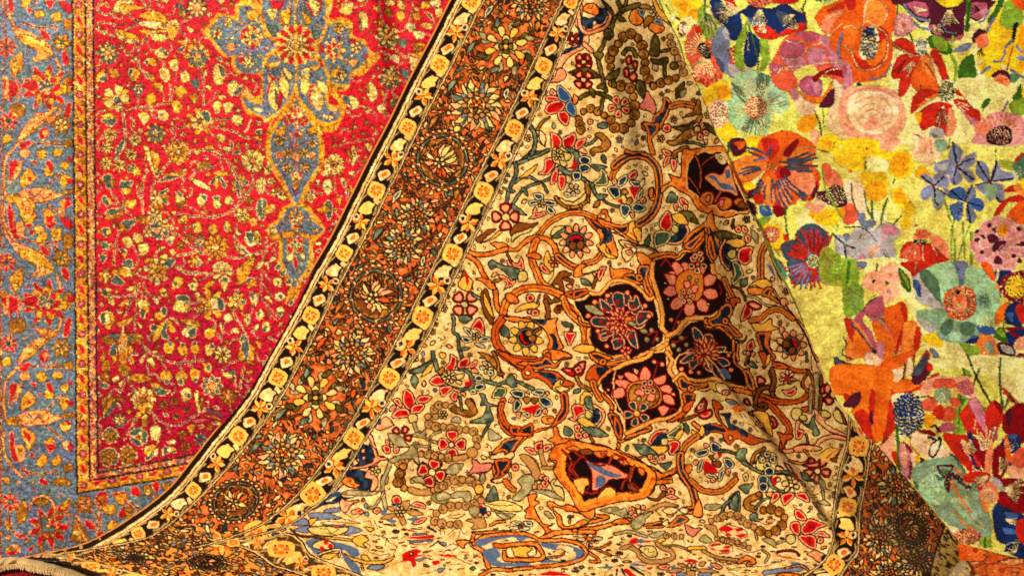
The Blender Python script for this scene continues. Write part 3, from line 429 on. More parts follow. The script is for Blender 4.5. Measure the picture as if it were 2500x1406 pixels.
IV_FIELD2 = '''
@ 900 860 4.395
s g 40 690 0 680 90 560 160 450 210; p g 440 210 560 150 680 90 640 170 520 230; s g 44 710 80 740 190; l y 690 110 560 260 60 -.3; l g 490 240 500 390 80 .1; s g 30 990 0 1000 60
p y 760 0 830 10 820 60 770 60; 
p r 880 20 950 60 940 130 910 200 850 200 810 170 870 100; p r 970 90 1060 50 1090 90 1050 160 960 170; p r 1030 160 1160 80 1150 150 1080 170
p r 650 310 740 240 810 290 820 340 720 360; p r 760 400 800 360 890 360 890 400 800 480; p r 880 460 920 410 960 440 950 500 930 530 880 500; p n 740 210 790 160 810 200 770 240; p k 980 430 1040 430 1030 480; p k 1100 180 1150 180 1180 220 1120 220
p g 930 200 1010 170 1080 200 1130 280 1140 350 1100 400 1000 410 910 370 1000 380 1090 360 1080 270 1000 210
p c 780 260 850 200 1000 200 1080 260 1070 340 1000 380 900 360 820 320; f C 7 865 265 75 .2; p C 940 240 1020 230 1010 280 950 290; p C 920 300 1000 310 980 350; p R 1060 260 1110 310 1100 360 1040 360 1030 320 1080 310
p b 1140 250 1200 240 1240 290 1200 310 1140 300; p b 1140 350 1220 330 1250 380 1200 410 1150 400; p b 1080 410 1140 390 1160 440 1110 450
l n 1080 590 1100 490 90 .3; p C 1190 60 1290 40 1380 140 1380 240 1300 300 1350 180 1290 80; f b 5 1270 160 75 .5; p b 1280 200 1330 190 1340 240 1290 250; l n 1180 0 1440 280 70 -.5; s n 34 1340 0 1390 110 1400 230 1440 230
s g 36 1250 310 1390 340 1490 310 1580 310 1700 360 1758 390; p g 1470 320 1530 230 1590 340 1560 380; p C 1540 230 1590 240 1580 290; p G 1320 480 1380 370 1450 380 1480 400 1450 490 1380 495
p g 1190 440 1250 460 1280 540 1380 570 1340 580 1300 590 1320 650 1340 720 1280 760 1080 750 1200 700 1260 620 1260 570 1200 570 1220 500; s g 24 1300 750 1220 900; p t 1290 820 1370 860 1430 920 1300 940
p r 360 490 400 390 470 440 500 520 490 590 440 620 390 580; p r 520 490 580 460 680 480 620 540 540 540; p r 450 630 490 560 600 560 560 640 470 660; p r 250 700 280 630 350 600 430 620 440 690; p r 220 610 270 560 300 590 240 630; p r 260 510 330 500 360 580 310 570; o C 52 475 710
s t 40 490 760 520 850 600 880; p t 460 900 520 850 560 870 610 810 610 900 640 930 540 910; s t 30 630 930 740 970; s t 26 660 930 690 880 770 850; s t 24 660 950 650 1050
u T 90 720 690 710 590 800 560 900 590; u T 95 640 690 660 790 740 800 840 800 920 830 1020 830 1110 840 1150 900 1170 990 1110 1070; s T 60 1060 1110 900 1140; u T 90 830 1140 740 1110 650 1090 570 1090
s n 70 920 610 1000 640 1080 660 1130 640 1110 580 1070 530; f C 6 800 670 50 0; p t 880 740 920 690 980 700 990 760 920 750; s g 24 980 480 1000 620
f r 4 895 985 150 0; o c 30 890 990; f m 5 350 900 120 .2; p r 180 940 220 940 220 990 190 990; p r 150 1010 220 1000 240 1070 180 1080; p r 270 1030 330 1020 320 1070 280 1080; l t 210 870 430 1010 110 .1; o C 16 250 1000
p t 440 1040 490 960 540 980 520 1080 540 1210 480 1150; s t 30 500 1000 640 1010; s t 26 440 1050 300 1190; s t 34 300 1130 230 1170 190 1300; l t 250 1140 330 1130 50
p i 0 960 30 1020 60 1100 50 1180 0 1200; p k 0 900 30 880 60 960 110 1100 150 1110 210 1150 150 1140 60 1230 0 1250 50 1180 60 1100 30 980; p k 80 790 180 690 270 770 250 790 150 830 90 830; p i 60 760 120 710 130 770
u n 110 370 1200 340 1310 340 1390; u T 110 420 1130 330 1180; p t 150 1310 210 1310 200 1406 130 1406; f C 5 70 1270 60
f r 4 680 1290 160 .4; o c 38 685 1290; l t 830 1290 1020 1190 110 .1; p K 1050 1310 1120 1230 1120 1150 1180 1170 1200 1210 1310 1190 1270 1280 1200 1310 1120 1290; l t 1220 1406 1220 1270 60; l t 460 1406 500 1330 60
u T 100 860 1370 980 1380 1100 1370
s A 66 1440 520 1410 620 1430 740 1480 830 1600 890; p A 1500 820 1640 800 1758 760 1758 900 1640 900
p B 1290 1070 1370 1060 1440 980 1530 920 1700 900 1640 970 1560 1070 1540 1140 1450 1150 1440 1080 1330 1110; p c 1430 1080 1470 1060 1520 1120 1540 1060 1550 1130 1480 1170 1290 1130 1330 1090
p B 1340 1180 1520 1160 1510 1260 1440 1300 1350 1340; p c 1310 1370 1420 1310 1450 1270 1490 1310 1530 1290 1400 1390
p b 1530 430 1580 410 1660 430 1650 480 1570 490; p b 1560 540 1600 510 1630 560 1600 630 1550 620; p r 1530 480 1570 490 1540 540 1510 530
@ 1200 860 4.395
s O 60 80 0 150 60 240 110 330 180 400 210; p O 70 0 160 0 230 50 350 70 500 70 590 10 620 0 640 60 560 120 400 190 300 170 180 90
p B 270 120 350 100 500 100 570 50 610 50 680 120 760 60 860 60 760 80 730 120 690 170 600 160 480 190 380 150
p O 330 200 390 130 430 150 470 210 560 190 700 210 790 290 880 330 870 370 740 370 780 310 690 280 690 360 650 390 560 310 460 270 400 290 340 270; p i 500 210 640 220 700 270 670 380 620 300 540 250; o c 26 388 222
p y 660 390 680 330 740 280 740 340 800 370 870 360 820 420 740 440; p c 690 370 840 380 740 430
p m 750 180 860 170 890 260 820 240; p m 870 180 920 120 1010 90 1000 180 960 250 890 240; p R 820 200 870 210 880 250 830 240; l r 920 230 940 140 80; s n 40 910 260 960 350 1060 400
p B 1050 0 1120 60 1170 90 1260 100 1440 70 1450 130 1280 150 1160 130 1060 60; o B 42 1195 105; p O 1010 280 1050 180 1130 130 1270 180 1220 250 1160 270 1150 330 1060 310; p i 1120 170 1230 160 1250 200 1170 260
p z 1160 320 1170 290 1290 190 1440 140 1600 100 1758 0 1758 700 1640 760 1500 790 1430 850 1400 700 1330 640 1320 560 1230 460 1180 400
s o 40 1758 0 1640 60 1520 110 1400 140 1280 190 1170 290 1130 400 1220 490 1290 560 1290 640
s B 66 1090 320 1120 420 1170 500
s B 40 1290 640 1290 640
g h 9 1640 400 320 .1 .48; p h 1280 330 1360 290 1480 310 1450 380 1370 370; p h 1420 230 1540 240 1600 300 1500 300; p h 1590 290 1600 200 1640 150 1700 200 1700 260 1660 310; p h 1290 490 1310 400 1430 390 1430 480 1370 500; p J 1450 420 1500 340 1640 320 1758 350 1758 600 1600 600 1490 550; p n 1480 420 1520 370 1640 360 1758 400 1758 580 1600 580 1520 530; p h 1540 420 1570 390 1640 440 1600 470; p h 1680 470 1758 460 1740 520 1680 510; o t 24 1580 500 1670 535
o j 32 1640 330 1700 325 1630 380 1670 415 1720 410; p j 1340 250 1420 250 1400 280 1360 280; p j 1520 180 1580 200 1570 240 1530 230
f j 5 1560 655 145 .5; o Y 28 1560 655; o H 16 1250 400 1220 430
p B 1250 670 1290 650 1350 670 1400 760 1410 870 1380 940 1330 860 1280 760; p B 1420 940 1500 860 1600 800 1700 790 1720 840 1600 880 1500 930; s o 34 1370 950 1355 1050; s o 26 1290 720 1350 900 1380 960 1440 930
p y 950 560 960 470 1000 420 1080 450 1060 510 1000 540 980 570; p g 1000 490 1060 470 1090 560 1090 620 1020 590; p r 820 710 880 690 860 600 900 560 980 570 1010 640 930 690 900 740; p i 1090 620 1140 610 1170 690 1130 760 1060 740 1090 680; s r 34 1100 570 1190 630 1200 720 1140 800; p y 920 740 960 700 1040 720 1140 810 1020 800; p C 1020 620 1080 660 1060 710 1010 690
p g 770 860 790 790 870 840 860 890 800 890; p r 890 830 900 780 950 780 940 850; o r 42 935 890; o r 28 1010 885; o C 18 965 830; l g 980 810 1260 890 100 .1; s n 24 1060 900 1100 980; p g 880 440 890 400 960 390 940 430
p o 660 800 710 810 730 890 770 920 900 930 1000 970 1130 980 1250 1010 1320 1050 1440 1100 1560 1130 1680 1230 1740 1330 1758 1406 840 1406 740 1340 680 1290 660 1230 680 1180 600 1160 660 1110 750 1030 690 1010 660 970 600 940 670 900
p z 760 1200 780 1110 840 1030 1000 1010 1050 1050 1140 1050 1240 1070 1300 1120 1450 1150 1540 1220 1640 1250 1690 1330 1700 1406 860 1406 770 1310
p J 880 1070 960 1040 1070 1050 1010 1080 920 1090; p N 1070 1080 1160 1050 1250 1090 1200 1130 1110 1130; p h 1190 1080 1240 1080 1210 1120; s S 22 830 1170 960 1130 1050 1050; s S 18 760 1240 880 1210 920 1150 900 1280 880 1406
p h 1010 1160 1130 1180 1200 1180 1400 1280 1480 1330 1340 1370 1250 1320 1200 1310 1080 1270 1020 1220; p I 1030 1190 1130 1200 1240 1250 1400 1330 1300 1340 1210 1290 1100 1240; p J 1360 1140 1470 1160 1480 1200 1400 1200; p h 1370 1150 1420 1180 1400 1200; p J 1550 1220 1640 1270 1640 1340 1570 1290
p I 1120 1340 1200 1310 1230 1350 1190 1406 1120 1406; s h 16 1260 1200 1290 1140; s S 20 1540 1230 1510 1320 1490 1406; s # 8 1230 1050 1400 1100
s A 60 110 560 100 640 150 760 240 830 320 860; p A 200 790 320 800 300 850 420 860 500 820 640 790 700 680 750 600 740 440 810 440 830 600 780 720 660 800 480 860 360 900 220 880
o r 22 600 440; p b 200 430 250 400 350 420 340 490 260 480; p b 430 430 480 400 560 400 560 450 490 460; p b 510 490 570 470 640 520 650 570 580 590 520 550; p b 250 510 300 510 320 570 280 630 230 620; p b 330 650 400 640 410 690 380 700; p b 450 680 500 590 540 600 520 670; p n 340 490 400 480 420 520 370 550; p n 430 490 490 490 500 520 450 550; p R 330 600 500 560 490 610 450 660 370 630; p r 370 430 400 410 410 450; p r 180 530 210 480 250 490 230 540; p r 260 660 320 640 300 710; p r 550 620 590 600 600 650 560 660
p o 540 700 600 680 660 690 670 750 600 770 550 750; s # 8 610 740 600 710 640 710
p B 0 1080 90 990 150 930 340 900 280 990 220 1080 170 1110 140 1060 60 1080; p c 0 1110 90 1070 130 1060 150 1100 220 1060 240 1110 180 1150 0 1140; p B 30 1170 200 1150 190 1260 120 1300 60 1370 10 1390 50 1270; p c 0 1380 110 1310 170 1270 210 1310 200 1370 60 1400
p r 350 1020 440 1020 490 1090 410 1080; p r 460 1040 470 980 540 950 550 1010 500 1060; p r 560 1060 560 1000 640 990 640 1030 590 1060; s T 50 530 1050 540 1130 580 1220; p T 540 1220 660 1220 640 1260 560 1250
p T 330 1110 420 1110 500 1190 520 1290 500 1406 430 1300 380 1200; o r 36 255 1225; l t 290 1400 440 1290 90 .3; p r 510 1330 540 1300 580 1330 540 1380; p r 550 1380 580 1340 620 1406
@ 1500 860 4.395
p z 0 200 140 110 350 60 400 0 560 0 580 180 680 340 730 560 700 640 560 710 430 720 230 800 110 850 100 700 0 500
p z 650 120 760 0 1290 0 1280 90 1380 200 1420 380 1200 320 1100 290 900 310 760 270 720 240 680 220
p h 270 290 290 190 330 150 390 210 390 270 340 310; p h 110 250 130 210 240 250 270 320 170 310; p h 0 310 70 290 170 320 160 380 50 370; p h 0 400 100 380 110 470 0 490; p h 410 300 480 260 560 240 540 330 470 350; p h 480 380 560 350 620 390 600 440 520 420; p h 520 460 610 460 650 560 540 540; p h 470 590 540 570 590 610 520 680 480 640
p J 130 420 160 340 300 300 430 330 510 430 500 540 400 600 260 610 150 540; p n 150 420 210 350 290 340 420 350 490 450 460 540 370 590 250 600 170 530; p h 220 440 250 390 320 420 310 470; p h 360 470 380 440 440 460 420 520 350 510; o t 24 265 500 350 535; o j 32 385 325 320 330 310 380 350 420 410 410
f j 5 240 655 145 .5; o Y 28 240 655; p j 200 180 260 200 240 240; p j 600 440 640 430 650 470; s S 16 470 100 440 200 420 270; o H 26 430 100 510 130; s S 14 600 640 620 600 660 620; p j 40 250 100 250 80 280 50 280
p A 0 680 60 740 90 850 60 940 0 860; p B 110 930 190 850 300 790 390 790 390 840 280 880 160 920
s Q 48 560 0 620 80 590 180 660 300 710 400 740 560 680 660 560 710 440 730 300 790 130 870; s Q 48 400 0 340 60 150 110 0 180; s Q 44 640 300 730 230 780 280 920 310 1080 280 1180 330 1420 400 1500 430
p j 700 110 760 40 860 0 840 90 760 120; p j 800 90 900 90 900 140 820 190; p j 950 110 1010 90 1060 150 1040 220 970 170; p j 1080 50 1180 60 1250 120 1180 160 1110 110; p I 1100 200 1200 180 1250 280 1160 280; g H 14 990 30 150 0 .2; g H 8 960 30 90 .4 .2; o H 26 720 180 820 210 910 220 1230 30 1250 190; s w 16 1000 60 1100 160 1180 290; s w 12 980 80 1040 200 1100 260
s o 30 1290 0 1290 100 1380 190 1440 180; p B 1380 200 1440 190 1500 300 1510 420 1430 380 1400 280
p B 680 300 730 260 780 300 900 330 1000 320 1000 360 860 410 760 410 700 390; o B 40 825 385; p y 1000 310 1080 330 1100 430 1040 400 960 420 900 400 1010 370; p c 1090 340 1200 340 1250 440 1130 440; p r 1160 420 1220 400 1230 450 1170 450
p A 730 440 860 440 850 520 790 590 760 680 640 740 560 740 700 660 750 560; p O 750 570 860 500 850 540 790 640 740 630
p m 860 620 900 560 960 490 1000 540 980 620 910 660; l r 890 620 970 530 60; p m 890 670 1030 610 1050 680 960 720; p R 920 660 1000 640 990 680; s N 34 860 680 760 720 700 730; l g 760 760 790 880 60
p O 1050 510 1120 540 1170 600 1120 620 1120 680 1200 800 1250 830 1370 830 1500 900 1680 960 1590 960 1500 990 1440 980 1350 930 1290 940 1240 990 1180 940 1160 870 1040 860 920 930 980 830 970 780 1080 760 1160 790 1090 680
p i 1110 660 1250 650 1240 740 1310 790 1400 830 1440 910 1370 890 1320 830 1250 840 1200 760 1180 690; p i 980 770 1080 790 1200 830 1180 850 1060 840 970 880; o c 24 1245 915; p o 830 760 860 740 960 830 920 840 870 810; p y 830 830 900 850 940 780 970 820 960 880 900 930 850 900
p n 1190 500 1280 510 1340 570 1230 540; p I 1200 520 1280 530 1330 570 1240 560; p x 1260 590 1340 570 1400 620 1310 640
s B 66 890 900 780 980 720 1080 700 1200 730 1330 790 1406
p r 360 960 420 860 500 830 580 830 520 880 440 930 410 990; p i 440 920 520 860 590 900 510 950 490 1000 400 1000; p G 560 880 640 830 720 760 740 810 690 900 590 920; p y 640 910 720 820 740 860 680 940; o C 40 540 960; p r 570 970 640 940 700 960 690 1030 630 1100 580 1080 590 1020; p y 380 1010 450 1000 570 1010 550 1070 430 1090
l g 210 990 470 1100 110 .1; s n 24 250 1140 340 1110; p r 360 1110 400 1090 410 1150 370 1150; p r 380 1170 430 1140 470 1170 440 1200; p r 480 1110 540 1100 540 1140 490 1160; p g 480 1190 540 1190 610 1170 600 1220 550 1260 500 1220; o C 16 445 1115
p o 0 1060 120 1080 210 1120 310 1190 430 1240 500 1290 560 1300 680 1240 680 1290 540 1350 600 1350 580 1406 0 1406; p z 0 1170 80 1110 220 1180 340 1240 390 1330 360 1406 0 1406
p N 40 1150 110 1130 180 1200 100 1200; p h 40 1150 100 1150 100 1190; p J 210 1240 280 1240 310 1320 240 1290; s h 20 0 1240 110 1310 140 1340 60 1370 0 1370; s S 18 200 1250 200 1406
o C 36 1100 1110; p b 1030 980 1080 960 1140 1010 1120 1080 1040 1060; p b 860 1080 930 1040 1000 1040 1000 1090 910 1120; p b 1170 1130 1240 1140 1290 1200 1240 1250 1180 1200; p b 910 1170 950 1160 940 1260 890 1280; p R 970 1170 1040 1190 1110 1280 1040 1300 960 1280; p N 1050 1170 1140 1170 1130 1230 1080 1220; p N 1010 1110 1060 1110 1050 1160; o R 26 1130 1095; o r 26 985 1000 875 1180; p b 980 1300 1080 1310 1100 1350 1000 1340; p b 1130 1270 1190 1240 1150 1360 1110 1370; p r 1200 1250 1250 1250 1240 1320 1200 1310; o r 28 1060 1370
p o 760 1210 830 1210 820 1290 770 1290; s B 30 1290 1350 1270 1406
s g 30 1130 1060 1220 1060 1300 1090; p g 1300 1100 1340 1030 1420 1040 1400 1120 1440 1190 1500 1240 1400 1190 1310 1140; l n 1500 1190 1600 1010 50 .6; s n 34 1470 1200 1510 1090 1610 1030; s g 34 1380 1180 1500 1250 1570 1280; p C 1520 1230 1560 1110 1700 1070 1740 1130 1740 1260 1600 1270; f b 4 1640 1150 90 0; p b 1570 1130 1610 1120 1610 1180 1570 1180
p G 1380 1320 1420 1290 1440 1350 1400 1380; o b 50 1650 1290 1600 1370; p R 1690 1340 1758 1320 1758 1406 1690 1390
p O 1550 0 1620 0 1640 60 1610 180 1580 80; p y 1640 40 1680 20 1660 120 1620 160; p g 1440 110 1490 100 1540 170 1460 150; s N 30 1440 40 1410 130; o r 26 1440 10 1490 20; p m 1530 260 1600 280 1600 340 1540 350; s N 50 1540 560 1510 480 1560 390 1660 380 1700 440; s N 34 1540 560 1600 610 1640 590; s N 40 1670 220 1700 320 1680 400; d O 66 6 1560 460 1660 490 1758 510; s B 50 1290 400 1400 420 1520 460; p m 1380 520 1430 490 1460 560 1420 560; p n 1440 640 1560 620 1520 680 1460 670
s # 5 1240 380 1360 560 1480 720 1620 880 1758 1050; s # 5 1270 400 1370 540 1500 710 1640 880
s # 6 1370 700 1340 620 1420 700; s # 6 1380 740 1500 800 1540 860; o r 26 1540 760; s N 20 1580 800 1620 840
'''
